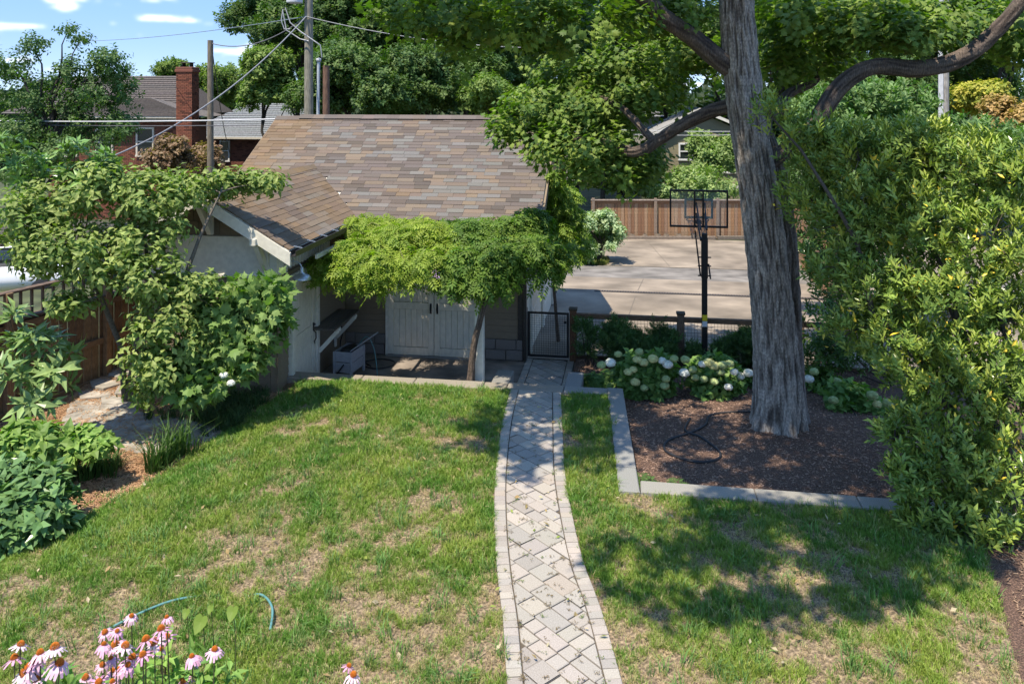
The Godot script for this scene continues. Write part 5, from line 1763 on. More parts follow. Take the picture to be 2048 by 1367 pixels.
func make_evergreen():
	var base := Vector3(4.6, 0.4, -9.2)
	var t := thing("evergreen_shrub", "huge glossy evergreen shrub filling the right side of the garden", "shrub", base)
	var bl := [[Vector3(1.79, 4.79, -10.68), Vector3(0.29, 0.26, 0.27)], [Vector3(2.29, 4.43, -10.86), Vector3(0.46, 0.36, 0.41)], [Vector3(2.88, 4.25, -10.74), Vector3(0.57, 0.41, 0.49)], [Vector3(3.50, 4.33, -10.63), Vector3(0.56, 0.41, 0.48)], [Vector3(4.00, 4.23, -10.41), Vector3(0.55, 0.42, 0.48)], [Vector3(4.46, 4.02, -10.17), Vector3(0.53, 0.53, 0.53)], [Vector3(2.35, 3.70, -10.97), Vector3(0.43, 0.46, 0.43)], [Vector3(2.85, 3.50, -10.64), Vector3(0.57, 0.51, 0.54)], [Vector3(3.46, 3.57, -10.32), Vector3(0.61, 0.48, 0.55)], [Vector3(4.12, 3.34, -10.02), Vector3(0.58, 0.52, 0.55)], [Vector3(2.60, 2.87, -10.60), Vector3(0.41, 0.41, 0.41)], [Vector3(3.07, 2.75, -10.37), Vector3(0.55, 0.49, 0.52)], [Vector3(3.64, 2.73, -10.05), Vector3(0.59, 0.53, 0.56)], [Vector3(4.26, 2.52, -9.84), Vector3(0.51, 0.57, 0.51)], [Vector3(2.73, 2.17, -10.42), Vector3(0.37, 0.34, 0.36)], [Vector3(3.24, 2.03, -9.99), Vector3(0.50, 0.44, 0.47)], [Vector3(3.77, 1.88, -9.66), Vector3(0.56, 0.51, 0.53)], [Vector3(4.23, 1.62, -9.53), Vector3(0.44, 0.50, 0.44)], [Vector3(3.26, 1.31, -9.59), Vector3(0.42, 0.37, 0.39)], [Vector3(2.97, 0.90, -9.24), Vector3(0.30, 0.23, 0.26)], [Vector3(3.53, 1.06, -9.32), Vector3(0.49, 0.41, 0.45)], [Vector3(3.92, 1.05, -9.18), Vector3(0.37, 0.42, 0.37)], [Vector3(3.33, 0.57, -9.19), Vector3(0.46, 0.24, 0.35)], [Vector3(3.70, 0.52, -9.05), Vector3(0.32, 0.24, 0.28)], [Vector3(2.90, 1.25, -9.43), Vector3(0.22, 0.14, 0.18)], [Vector3(3.42, 0.31, -8.90), Vector3(0.21, 0.18, 0.19)]]
	var mb := new_mb(base)
	for i in 6:
		var b: Vector3 = bl[i * 4][0]
		mb.tube(limb_pts(base + Vector3(R(-.3, .3), -0.1, R(-.3, .3)), b, 0.2, 9), taper(9, 0.07, 0.012), 8, Color(0.13, 0.11, 0.09))
	part(mb, "trunk", M.twig, t)
	mb = new_mb(base)
	for b in bl:
		for k in 9:
			var e: Vector3 = b[0] + rdir() * b[1]
			mb.tube(limb_pts(b[0], e, 0.03, 5), taper(5, 0.010, 0.003), 4, Color(0.2, 0.17, 0.13))
	part(mb, "twigs", M.twig, t).set_meta("kind", "stuff")
	crown(t, "foliage", bl, 9200, leaf_mesh(9, 0.082, 0.03, 0.95, 81, 0.8, 0.12), M.gloss_leaf, Color(0.065, 0.11, 0.024), Color(0.15, 0.20, 0.042), 1.0, -0.02, 2.0, 0.8)
	crown(t, "young_shoots", bl, 4800, leaf_mesh(8, 0.092, 0.031, 0.75, 85, 1.1, 0.1), M.gloss_leaf, Color(0.13, 0.175, 0.03), Color(0.23, 0.265, 0.055), 1.05, 0.02, 2.6, 1.2)
	crown(t, "yellow_leaves", bl, 260, leaf_mesh(2, 0.09, 0.035, 1.2, 82, 0.8, 0.12), M.gloss_leaf, Color(0.45, 0.30, 0.03), Color(0.55, 0.42, 0.06), 1.0, -0.9, 1.4, 0.3)
	# darker shrub behind it, towards the drive
	shrub("screening_shrub", "dark leafy screen shrub between the trunk and the drive fence", "screening shrubs by the drive", Vector3(4.4, 0.1, -14.6), [[Vector3(3.49, 2.35, -15.69), Vector3(0.56, 0.56, 0.56)], [Vector3(3.85, 1.70, -15.34), Vector3(0.55, 0.55, 0.55)], [Vector3(3.31, 1.08, -14.85), Vector3(0.35, 0.53, 0.35)], [Vector3(3.59, 0.82, -14.29), Vector3(0.47, 0.51, 0.47)], [Vector3(3.21, 0.50, -14.43), Vector3(0.30, 0.34, 0.30)], [Vector3(4.30, 1.05, -14.80), Vector3(0.61, 0.70, 0.61)]], 1300, leaf_mesh(9, 0.10, 0.035, 1.0, 83, 0.8, 0.12), M.gloss_leaf, Color(0.03, 0.065, 0.018), Color(0.07, 0.12, 0.03), 1.0, -0.2, 0.6)
	shrub("screening_shrub", "tall pale green screen shrub rising behind the evergreen", "screening shrubs by the drive", Vector3(7.0, -0.2, -18.0), [[Vector3(4.08, 4.60, -19.32), Vector3(0.69, 0.52, 0.61)], [Vector3(5.00, 4.83, -19.45), Vector3(0.93, 0.58, 0.75)], [Vector3(5.93, 4.72, -19.29), Vector3(0.91, 0.63, 0.77)], [Vector3(4.64, 4.05, -18.89), Vector3(1.01, 0.68, 0.84)], [Vector3(5.97, 3.83, -19.09), Vector3(1.01, 0.79, 0.90)], [Vector3(3.74, 3.45, -19.26), Vector3(0.69, 0.81, 0.69)], [Vector3(4.86, 2.70, -18.93), Vector3(1.12, 1.01, 1.07)], [Vector3(6.53, 2.48, -19.18), Vector3(1.12, 1.01, 1.07)], [Vector3(7.64, 3.83, -19.34), Vector3(1.01, 0.68, 0.84)], [Vector3(8.64, 3.49, -19.49), Vector3(0.79, 0.79, 0.79)]], 5200, leaf_mesh(10, 0.12, 0.045, 1.0, 84, 0.9, 0.12), M.leaf, Color(0.055, 0.105, 0.035), Color(0.12, 0.18, 0.065), 1.1, -0.2, 0.6)

func make_wisteria():
	# pergola: one white post and its beams
	var pg := thing("pergola", "white wooden pergola post and beams buried in vine leaves", "pergola", Vector3(-2.52, 0, -12.92))
	var mb := new_mb(pg.position)
	mb.bevel(Vector3(-2.47, 1.09, -12.92), Vector3(0.145, 2.18, 0.145), 0.012)
	part(mb, "post", M.trim, pg)
	mb = new_mb(pg.position)
	mb.bevel(Vector3(-3.6, 2.24, -12.92), Vector3(2.7, 0.14, 0.09), 0.008)
	part(mb, "beam", M.trim, pg)
	for i in 6:
		mb = new_mb(pg.position)
		mb.bevel(Vector3(-5.2 + i * 0.62, 2.385, -13.85), Vector3(0.05, 0.08, 2.3), 0.006)
		part(mb, "rafter", M.trim, pg)
	var base := Vector3(-2.72, 0.0, -12.85)
	var t := thing("wisteria_vine", "wisteria vine with twisted trunk spreading over the patio pergola", "vine", base)
	bark_column(t, "trunk", [Vector3(-2.61, 0.12, -12.75), Vector3(-2.58, 0.55, -12.74), Vector3(-2.52, 1.03, -12.72), Vector3(-2.42, 1.44, -12.71), Vector3(-2.33, 1.84, -12.72), Vector3(-2.31, 2.19, -12.80), Vector3(-2.47, 2.44, -13.18)], [0.075, 0.058, 0.05, 0.048, 0.05, 0.055, 0.04], 22, 70, 0.010, 0.4, Color(0.27, 0.2, 0.15), Color(0.10, 0.07, 0.05), 9.0)
	mb = new_mb(base)
	for e in [Vector3(-3.70, 2.46, -13.10), Vector3(-4.70, 2.29, -12.95), Vector3(-1.70, 2.46, -13.40), Vector3(-3.12, 2.64, -13.59)]:
		mb.tube(limb_pts(Vector3(-2.39, 2.25, -13.09), e, 0.1, 8), taper(8, 0.03, 0.012), 6, Color(0.2, 0.15, 0.11))
	part(mb, "limb", M.twig, t)
	var left := [[Vector3(-5.19, 2.14, -13.18), Vector3(0.34, 0.22, 0.28)], [Vector3(-4.57, 2.42, -12.97), Vector3(0.46, 0.27, 0.37)], [Vector3(-4.01, 2.59, -13.25), Vector3(0.51, 0.24, 0.38)], [Vector3(-3.46, 2.64, -13.54), Vector3(0.52, 0.23, 0.37)], [Vector3(-4.71, 2.08, -12.74), Vector3(0.37, 0.21, 0.29)], [Vector3(-4.02, 2.23, -12.75), Vector3(0.54, 0.30, 0.42)], [Vector3(-3.35, 2.29, -12.75), Vector3(0.49, 0.29, 0.39)], [Vector3(-4.96, 1.90, -12.71), Vector3(0.13, 0.18, 0.13)], [Vector3(-3.03, 2.46, -13.20), Vector3(0.42, 0.27, 0.35)], [Vector3(-4.14, 1.90, -12.63), Vector3(0.13, 0.11, 0.12)], [Vector3(-3.56, 1.97, -12.61), Vector3(0.15, 0.15, 0.15)], [Vector3(-4.47, 2.02, -12.68), Vector3(0.12, 0.15, 0.12)], [Vector3(-5.20, 1.95, -12.87), Vector3(0.10, 0.15, 0.10)]]
	var right := [[Vector3(-2.67, 2.66, -13.55), Vector3(0.47, 0.28, 0.38)], [Vector3(-1.99, 2.66, -13.66), Vector3(0.47, 0.33, 0.40)], [Vector3(-2.70, 2.29, -12.84), Vector3(0.45, 0.29, 0.37)], [Vector3(-2.13, 2.37, -12.93), Vector3(0.49, 0.34, 0.42)], [Vector3(-1.58, 2.48, -13.11), Vector3(0.31, 0.35, 0.31)], [Vector3(-2.34, 2.05, -12.69), Vector3(0.36, 0.19, 0.28)], [Vector3(-1.38, 2.21, -13.24), Vector3(0.18, 0.23, 0.18)], [Vector3(-1.78, 2.85, -14.09), Vector3(0.35, 0.16, 0.26)], [Vector3(-2.84, 2.07, -12.72), Vector3(0.24, 0.15, 0.20)], [Vector3(-2.02, 2.01, -12.74), Vector3(0.18, 0.13, 0.15)], [Vector3(-1.45, 1.94, -13.13), Vector3(0.10, 0.17, 0.10)], [Vector3(-2.66, 1.85, -12.65), Vector3(0.11, 0.11, 0.11)], [Vector3(-1.27, 2.31, -13.36), Vector3(0.17, 0.12, 0.14)], [Vector3(-1.15, 2.46, -13.48), Vector3(0.14, 0.10, 0.12)]]
	var pm := pinnate_mesh(5, 0.25, 0.088, 3, 91)
	for i in 6:
		left.append([Vector3(-5.1 + i * 0.3, 2.62 + R(-.05, .05), -14.25 + R(-.2, .2)), Vector3(0.32, 0.13, 0.4)])
		right.append([Vector3(-3.3 + i * 0.3, 2.62 + R(-.05, .05), -14.25 + R(-.2, .2)), Vector3(0.32, 0.13, 0.4)])
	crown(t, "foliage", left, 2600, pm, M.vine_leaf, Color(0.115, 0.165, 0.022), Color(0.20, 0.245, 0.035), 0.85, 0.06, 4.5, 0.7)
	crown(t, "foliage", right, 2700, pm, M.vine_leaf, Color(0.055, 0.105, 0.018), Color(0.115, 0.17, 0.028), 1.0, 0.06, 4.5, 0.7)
	# loose tendrils
	mb = new_mb(base)
	for q in [[Vector3(-2.20, 2.24, -12.61), Vector3(-2.03, 2.09, -12.59), Vector3(-1.90, 2.01, -12.61), Vector3(-1.96, 1.95, -12.60)], [Vector3(-3.93, 2.42, -12.46), Vector3(-3.88, 2.14, -12.41), Vector3(-3.76, 2.02, -12.43)], [Vector3(-4.44, 2.86, -13.09), Vector3(-4.36, 2.91, -13.10), Vector3(-4.23, 2.85, -13.12)], [Vector3(-3.71, 2.57, -12.54), Vector3(-3.57, 2.25, -12.51), Vector3(-3.45, 2.21, -12.53)]]:
		mb.tube(q, taper(q.size(), 0.007, 0.005), 5, Color(0.42, 0.42, 0.16))
	part(mb, "tendril", M.twig, t)
	# a fading flower cluster
	mb = new_mb(base)
	for i in 40:
		var p: Vector3 = Vector3(-3.08, 2.23, -12.43) + Vector3(R(-.07, .04), R(-.06, .05), R(-.03, .03))
		add_leaf(mb, p, rdir(), rdir(), 0.035, 0.02, jit(Color(0.42, 0.30, 0.52) if i % 2 else Color(0.6, 0.45, 0.35), 0.15))
	part(mb, "flower_cluster", M.blossom, t)
	# vine along the end wall of the garage
	var b2 := Vector3(-1.5, -0.1, -16.6)
	var t2 := thing("wall_vine", "bright green vine climbing the garage's end wall", "vine", b2)
	mb = new_mb(b2)
	mb.tube([b2, b2 + Vector3(-0.1, 1.2, 0), b2 + Vector3(0.1, 2.4, -0.4)], [0.04, 0.035, 0.02], 7, Color(0.2, 0.15, 0.11))
	part(mb, "trunk", M.twig, t2)
	crown(t2, "foliage", [[Vector3(-1.58, 3.30, -16.14), Vector3(0.16, 0.26, 0.16)], [Vector3(-1.47, 2.89, -16.56), Vector3(0.33, 0.37, 0.33)], [Vector3(-1.33, 2.44, -16.79), Vector3(0.40, 0.36, 0.38)], [Vector3(-1.46, 2.12, -16.26), Vector3(0.35, 0.37, 0.35)], [Vector3(-1.20, 1.90, -17.21), Vector3(0.30, 0.32, 0.30)], [Vector3(-1.51, 1.77, -15.95), Vector3(0.26, 0.20, 0.23)]], 1000, pinnate_mesh(5, 0.26, 0.09, 3, 92), M.vine_leaf, Color(0.085, 0.14, 0.02), Color(0.17, 0.225, 0.035), 0.95, -0.3, 1.2, 0.7)

func make_coneflowers():
	var heads := [Vector3(-3.29, 2.10, -3.91), Vector3(-3.10, 2.09, -3.93), Vector3(-3.32, 2.03, -3.90), Vector3(-3.18, 2.06, -3.92), Vector3(-3.21, 2.01, -3.92), Vector3(-3.26, 1.95, -3.91), Vector3(-3.24, 1.98, -3.91), Vector3(-3.20, 1.91, -3.92), Vector3(-3.08, 2.00, -3.94), Vector3(-3.25, 1.74, -4.56), Vector3(-2.89, 2.05, -4.16), Vector3(-3.13, 1.80, -4.38), Vector3(-3.13, 1.72, -4.49), Vector3(-2.82, 1.99, -4.13), Vector3(-3.05, 1.88, -4.53), Vector3(-2.74, 1.98, -4.41), Vector3(-2.65, 2.05, -4.21), Vector3(-2.87, 1.71, -4.62), Vector3(-2.77, 1.95, -4.25), Vector3(-2.76, 1.89, -4.32), Vector3(-2.90, 1.64, -4.60), Vector3(-2.73, 1.93, -4.16), Vector3(-3.11, 1.69, -4.42), Vector3(-3.19, 1.62, -4.45), Vector3(-2.81, 1.88, -4.14), Vector3(-3.17, 1.53, -4.53), Vector3(-2.99, 1.70, -4.33), Vector3(-2.83, 1.87, -4.21), Vector3(-3.38, 1.45, -4.55), Vector3(-3.02, 1.73, -4.18), Vector3(-3.03, 1.63, -4.32), Vector3(-2.67, 1.61, -4.61), Vector3(-2.45, 1.93, -4.19), Vector3(-2.70, 1.54, -4.52), Vector3(-2.68, 1.54, -4.49), Vector3(-2.33, 1.96, -4.22), Vector3(-1.74, 1.54, -4.77), Vector3(-1.61, 1.70, -4.49)]
	var meshes := []
	for k in 8:
		var mb := new_mb()
		var np: int = 9 + (k * 5) % 8
		var pale: float = [0.0, 0.35, 0.7, 0.15, 0.25, 0.5, 0.85, 0.1][k]
		var hang: float = [0.5, 0.9, 0.35, 1.2, 0.7, 1.4, 0.6, 1.0][k]
		for i in np:
			var a: float = TAU * i / np + R(-.1, .1)
			var d := Vector3(cos(a), 0, sin(a))
			var s := d.cross(Vector3.UP)
			var l := R(0.05, 0.06)
			var col := jit(mixc(Color(0.62, 0.32, 0.46), Color(0.82, 0.68, 0.70), pale + R(-.15, .15)), 0.1)
			var p0 := d * 0.013
			var p1 := d * (0.013 + l * 0.45) + Vector3(0, -l * 0.28 * hang * R(0.7, 1.3), 0)
			var p2 := d * (0.013 + l * (0.95 - 0.22 * hang)) + Vector3(R(-.004, .004), -l * 0.72 * hang * R(0.7, 1.3), R(-.004, .004))
			var w := 0.0075
			mb.quad(p0 - s * w * 0.6, p0 + s * w * 0.6, p1 + s * w, p1 - s * w, (Vector3.UP + d * 0.4).normalized(), col)
			mb.quad(p1 - s * w, p1 + s * w, p2 + s * w * 0.7, p2 - s * w * 0.7, (Vector3.UP * 0.6 + d).normalized(), col)
		var cone := new_mb()
		for i in 110:
			var y := 1.0 - 0.95 * (i + 0.5) / 110.0
			var a := i * 2.39996
			var kk := sqrt(1.0 - y * y)
			var d := Vector3(cos(a) * kk, y, sin(a) * kk)
			var ck: float = [1.0, 0.85, 1.15, 0.7, 1.05, 0.9, 1.2, 0.75][k]
			var p := d * Vector3(0.018, 0.023, 0.018) * ck
			var u := d.cross(Vector3(0.3, 0.5, 0.8)).normalized() * 0.0034
			var v := d.cross(u).normalized() * 0.0034
			var tip := p + d * 0.006
			var col := jit(mixc(Color(0.30, 0.07, 0.01), Color(0.60, 0.20, 0.02), y), 0.2)
			cone.flat(p - u, p + v, tip, col)
			cone.flat(p + v, p + u, tip, col)
			cone.flat(p + u, p - v, tip, col)
			cone.flat(p - v, p - u, tip, col)
		meshes.append([mb.mesh(), cone.mesh()])
	var words := ["in the corner of the picture, farthest left", "with the largest pale petals of the corner group", "half hidden at the picture's left edge", "second tallest of the corner group", "tucked under the corner group", "pale and low in the corner group", "behind the low pale one", "nearly white at the bottom edge", "small and dark, right of the corner group", "top left of the middle group", "top right of the twin pair", "below the twin pair on its left", "below the twin pair on its right", "white petalled in the middle group", "standing alone above the middle group", "standing alone at the top right", "just below the top right one", "orange and ragged beside green leaves", "right of the middle group", "small and pale by the green leaves", "with few petals by the green leaves", "leaning over the green leaves", "left side of the lower middle group", "small at the left of the lower group", "with the largest cone of the lower group", "lower pair, left one", "lower pair, right one", "hidden behind the lower group", "at the bottom edge, small and pink", "yellowish at the bottom edge", "cut by the bottom edge below the pair", "tallest of the right pair", "hidden behind the right pair", "at the bottom edge by the right pair", "lowest of the right pair", "standing apart at the right", "alone in the lawn, upper one", "alone in the lawn, lower one"]
	var i := 0
	for h in heads:
		var p: Vector3 = h
		var gy := LAWN_Y
		var foot := Vector3(p.x + R(-.07, .07), gy, p.z + R(-.07, .05))
		var t := thing("coneflower", "pink coneflower " + words[i], "flower", foot, 0.0, "coneflowers in the foreground")
		var mb := new_mb(foot)
		var mid := foot.lerp(p, 0.55) + Vector3(R(-.02, .02), 0, R(-.02, .02))
		mb.tube([foot, mid, p - Vector3(0, 0.004, 0)], [0.005, 0.004, 0.0035], 5, Color(0.10, 0.10, 0.04))
		part(mb, "stem", M.twig, t)
		mb = new_mb(foot)
		for k in 5:
			var q := foot.lerp(p, 0.12 + 0.14 * k)
			var a := R(0, TAU)
			add_leaf(mb, q, Vector3(cos(a), 0.35, sin(a)), Vector3(-sin(a), 0, cos(a)), R(0.09, 0.15), 0.04, jit(Color(0.07, 0.14, 0.035), 0.2), 0.3)
		part(mb, "leaves", M.leaf, t)
		var up := Vector3(R(-.35, .35), 1, R(-.2, .4)).normalized()
		var bs := orient(up, R(0, TAU), R(0.72, 1.12) * (1.12 if i < 9 else 1.0))
		var k: int = [2, 6, 0, 1, 4, 6, 5, 2][i] if i < 8 else [0, 1, 3, 4, 5, 7, 0, 4][rng.randi() % 8]
		if i in [13, 19]:
			k = 2
		var pt := put(meshes[k][0], "petals", M.petal, t)
		pt.transform = Transform3D(bs, p - foot)
		var cn := put(meshes[k][1], "cone", M.petal, t)
		cn.transform = Transform3D(bs, p - foot)
		i += 1
	# heart leaved weed and broad leaves among them
	var n := 0
	for q in [[Vector3(-2.76, 1.65, -4.85), 0.105, "heart leaved weed with the broadest leaf"],[Vector3(-2.61, 1.65, -4.97), 0.09, "single upright heart leaf right of the broad one"],[Vector3(-2.86, 1.70, -4.83), 0.06, "small pale heart leaf left of the broad one"],[Vector3(-2.73, 1.69, -4.90), 0.05, "small heart leaf just above the broad one"]]:
		var p: Vector3 = q[0]
		var t := thing("heart_leaf_weed", q[2], "weed", Vector3(p.x, LAWN_Y, p.z), 0.0, "heart leaved weeds")
		var mb := new_mb(t.position)
		add_lobed(mb, p + Vector3(0, 0.05, 0), Vector3(R(-.2, .2), -0.75, 0.5), Vector3(1, R(-.2, .2), 0), q[1], Color(0.19, 0.28, 0.045), HEART)
		part(mb, "leaf", M.leaf, t)
		mb = new_mb(t.position)
		mb.tube([Vector3(p.x, LAWN_Y, p.z), p + Vector3(0, -0.2, -0.03), p + Vector3(0, 0.05, 0)], [0.004, 0.003, 0.0025], 5, Color(0.14, 0.18, 0.05))
		part(mb, "stem", M.twig, t)
		n += 1
	var sb := Vector3(-2.81, 1.57, -4.53)
	shrub("coneflower_leaves", "broad green leaves massed under the coneflowers", "", Vector3(sb.x, LAWN_Y, sb.z), [[Vector3(-2.81, 1.56, -4.59), Vector3(0.09, 0.1, 0.09)], [Vector3(-2.88, 1.62, -4.62), Vector3(0.05, 0.05, 0.06)], [Vector3(-2.64, 1.49, -4.56), Vector3(0.12, 0.1, 0.1)], [Vector3(-2.49, 1.48, -4.58), Vector3(0.12, 0.07, 0.1)], [Vector3(-2.98, 1.51, -4.46), Vector3(0.1, 0.05, 0.1)], [Vector3(-3.24, 1.69, -4.07), Vector3(0.2, 0.08, 0.1)]], 75, leaf_mesh(4, 0.12, 0.045, 1.2, 95, 0.3, 0.25), M.leaf, Color(0.07, 0.15, 0.035), Color(0.17, 0.26, 0.06), 0.9, -0.9, 0.6)


# ---------------------------------------------------------------- fences, gate, hoop
func board_run(parent: Node3D, a: Vector3, b: Vector3, h: float, w: float, th: float, tones: Array, called := "board", gap := 0.006, drop := 0.0):
	var along := Vector3(b.x - a.x, 0, b.z - a.z)
	var len := along.length()
	along = along.normalized()
	var bs := Basis(along, Vector3.UP, along.cross(Vector3.UP))
	var n := int(len / w)
	var shared := []
	for k in tones.size():
		var mb := new_mb()
		mb.bevel(Vector3(0, h * 0.5, 0), Vector3(w - gap, h, th), 0.004, Basis.IDENTITY, tones[k])
		shared.append(mb.mesh())
	for i in n:
		var p := a.lerp(b, (i + 0.5) / n)
		var o := put(shared[rng.randi() % tones.size()], called, M.fence_wood, parent)
		o.transform = Transform3D(bs * Basis(Vector3.BACK, R(-.004, .004)), p - parent.position + Vector3(0, R(-.012, .012), 0))

func make_fences():
	# board fence along the bed
	var dirv := Vector3(0.61, 0, -2.23).normalized()
	var a := Vector3(-9.37, 0.14, -10.74) - dirv * 2.0
	var b := Vector3(-9.37, 0.14, -10.74) + dirv * 3.6
	var f := thing("board_fence", "brown board fence with an open top rail behind the small tree", "fence", a)
	var brown := [Color(0.32, 0.185, 0.085), Color(0.27, 0.155, 0.075), Color(0.37, 0.22, 0.105), Color(0.24, 0.14, 0.07), Color(0.31, 0.20, 0.105)]
	board_run(f, a, b, 1.5, 0.145, 0.02, brown, "board", 0.008)
	var face := Vector3(-dirv.z, 0, dirv.x)
	if face.x < 0:
		face = -face
	var bs := Basis(dirv, Vector3.UP, dirv.cross(Vector3.UP))
	for i in 4:
		var p := a + dirv * (0.35 + i * 1.72) + face * 0.07
		one(f, "post", M.fence_wood, p + Vector3(0, 0.98, 0), Vector3(0.1, 1.96, 0.1), bs, Color(0.34, 0.205, 0.1), 0.006)
	for y in [0.12, 0.78, 1.42]:
		for i in 3:
			var p := a + dirv * (0.35 + i * 1.72 + 0.86) + face * 0.04
			one(f, "rail", M.rail_wood, p + Vector3(0, y, 0), Vector3(1.61, 0.1, 0.045), bs, Color(0.32, 0.195, 0.1), 0.005)
	one(f, "top_rail", M.rail_wood, (a + b) * 0.5 + Vector3(0, 1.53, 0) + face * 0.02, Vector3(5.6, 0.035, 0.16), bs, Color(0.17, 0.12, 0.08), 0.005)
	one(f, "top_rail", M.rail_wood, (a + b) * 0.5 + Vector3(0, 1.95, 0) + face * 0.02, Vector3(5.6, 0.035, 0.13), bs, Color(0.2, 0.13, 0.085), 0.005)
	for i in 30:
		var p := a + dirv * (0.15 + i * 0.18)
		one(f, "baluster", M.fence_wood, p + Vector3(0, 1.74, 0), Vector3(0.035, 0.39, 0.035), bs, Color(0.22, 0.15, 0.1))
	# neighbour's grey lattice wall behind it
	# far cedar fence
	var c0 := Vector3(-1.75, -1.2, -35.12)
	var c1 := Vector3(9.5, -1.2, -36.8)
	var cf := thing("cedar_fence", "orange cedar board fence at the back of the concrete apron", "fence", c0)
	var ced := [Color(0.52, 0.29, 0.145), Color(0.45, 0.235, 0.11), Color(0.58, 0.37, 0.22), Color(0.40, 0.21, 0.11), Color(0.55, 0.32, 0.17), Color(0.48, 0.30, 0.19)]
	board_run(cf, c0, c1, 1.62, 0.145, 0.022, ced, "board", 0.010)
	var cd := (c1 - c0).normalized()
	var cbs := Basis(cd, Vector3.UP, cd.cross(Vector3.UP))
	var cl := c0.distance_to(c1)
	for i in 5:
		var p := c0 + cd * (0.1 + i * 2.72)
		one(cf, "post", M.fence_wood, p + Vector3(0, 0.85, 0.07), Vector3(0.13, 1.78, 0.11), cbs, Color(0.40, 0.30, 0.22), 0.01)
	one(cf, "cap_rail", M.rail_wood, (c0 + c1) * 0.5 + Vector3(0, 1.65, 0.03), Vector3(cl, 0.045, 0.2), cbs, Color(0.42, 0.34, 0.28), 0.006)
	one(cf, "top_trim", M.rail_wood, (c0 + c1) * 0.5 + Vector3(0, 1.56, 0.03), Vector3(cl, 0.12, 0.03), cbs, Color(0.45, 0.25, 0.13), 0.006)
	# timber kerb and stones at its foot
	var kb := thing("timber_kerb", "low weathered timber kerb in front of the cedar fence", "kerb", c0 + Vector3(0.7, 0, 0.35))
	one(kb, "beam", M.rail_wood, c0 + cd * 3.2 + Vector3(0, 0.06, 0.42), Vector3(4.4, 0.16, 0.16), cbs, Color(0.33, 0.26, 0.2), 0.012)
	one(kb, "beam", M.rail_wood, c0 + cd * 7.2 + Vector3(0, 0.07, 0.42), Vector3(3.4, 0.16, 0.16), cbs, Color(0.27, 0.22, 0.17), 0.012)
	for i in 7:
		var p := c0 + cd * (1.2 + i * 0.55 + R(-.15, .15)) + Vector3(0, 0.12, 0.2)
		var o := thing("fieldstone", ["pale fieldstone nearest the corner shrub by the cedar fence", "second fieldstone from the corner shrub", "third fieldstone along the cedar fence", "middle fieldstone along the cedar fence", "fifth fieldstone along the cedar fence", "sixth fieldstone along the cedar fence", "last fieldstone along the cedar fence"][i], "stone", p, 0.0, "fieldstones along the cedar fence")
		var mb := new_mb()
		var rows := []
		for r in 6:
			var th := PI * r / 5.0
			var line := PackedVector3Array()
			for k in 9:
				var an := TAU * k / 9
				var d := Vector3(sin(th) * cos(an), cos(th), sin(th) * sin(an))
				line.append(d * Vector3(0.14, 0.09, 0.11) * (1.0 + noise.get_noise_3dv(d * 90 + p * 100) * 0.6))
			rows.append(line)
		mb.grid(rows, true, Color(0.45, 0.36, 0.28))
		part(mb, "stone", M.granite, o)
	# fence along the drive, mostly behind leaves
	var d0 := Vector3(6.1, far_y(-31.0), -31.0)
	var d1 := Vector3(5.0, far_y(-20.0) - 0.1, -20.0)
	var df := thing("drive_fence", "tan board fence along the drive, half behind the evergreen", "fence", d0)
	for i in 4:
		var q0 := d0.lerp(d1, i / 4.0)
		var q1 := d0.lerp(d1, (i + 1) / 4.0)
		board_run(df, Vector3(q0.x, minf(q0.y, q1.y), q0.z), Vector3(q1.x, minf(q0.y, q1.y), q1.z), 1.7, 0.145, 0.022, ced, "board", 0.01)
		one(df, "post", M.fence_wood, q1 + Vector3(-0.07, 0.88, 0), Vector3(0.11, 1.85, 0.11), Basis.IDENTITY, Color(0.5, 0.3, 0.17), 0.008)
	# low wire fence with timber posts and rail
	var z := -15.25
	var wf := thing("wire_fence", "low wire mesh fence with brown timber rail and posts", "fence", Vector3(-1.1, 0, z))
	var px := [-1.1, 0.91, 3.05, 5.2]
	for i in 4:
		one(wf, "post", M.fence_wood, Vector3(px[i], 0.49, z), Vector3(0.13, 1.0, 0.13), Basis.IDENTITY, Color(0.25, 0.12, 0.055) if i == 0 else Color(0.22, 0.15, 0.1), 0.008)
		var mb := new_mb(wf.position)
		mb.bevel(Vector3(px[i], 1.0, z), Vector3(0.165, 0.04, 0.165), 0.01, Basis.IDENTITY, Color(0.12, 0.085, 0.05))
		part(mb, "post_cap", M.fence_wood, wf)
	for i in 3:
		var l: float = px[i + 1] - px[i] - 0.135
		var m: float = (px[i] + px[i + 1]) * 0.5
		one(wf, "rail", M.rail_wood, Vector3(m, 0.88, z), Vector3(l, 0.09, 0.09), Basis.IDENTITY, Color(0.26, 0.15, 0.085), 0.008)
		one(wf, "bottom_rail", M.rail_wood, Vector3(m, 0.1, z), Vector3(l, 0.06, 0.05), Basis.IDENTITY, Color(0.2, 0.12, 0.07), 0.006)
		var mesh := new_mb(wf.position)
		wire_mesh(mesh, Vector3(px[i] + 0.07, 0.13, z), Vector3(px[i + 1] - 0.07, 0.83, z), 0.06)
		part(mesh, "wire_panel", M.brown_metal, wf)
	# gate
	var ga := thing("wire_gate", "dark metal framed wire gate between garage and fence post", "gate", Vector3(-2.0, 0, z))
	var fr := new_mb(ga.position)
	for q in [[Vector3(-1.95, 0.49, z), Vector3(0.04, 0.86, 0.04)], [Vector3(-1.2, 0.49, z), Vector3(0.04, 0.86, 0.04)], [Vector3(-1.575, 0.9, z), Vector3(0.71, 0.04, 0.04)], [Vector3(-1.575, 0.08, z), Vector3(0.71, 0.04, 0.04)]]:
		fr.bevel(q[0], q[1], 0.006)
	part(fr, "frame", M.dark_metal, ga)
	fr = new_mb(ga.position)
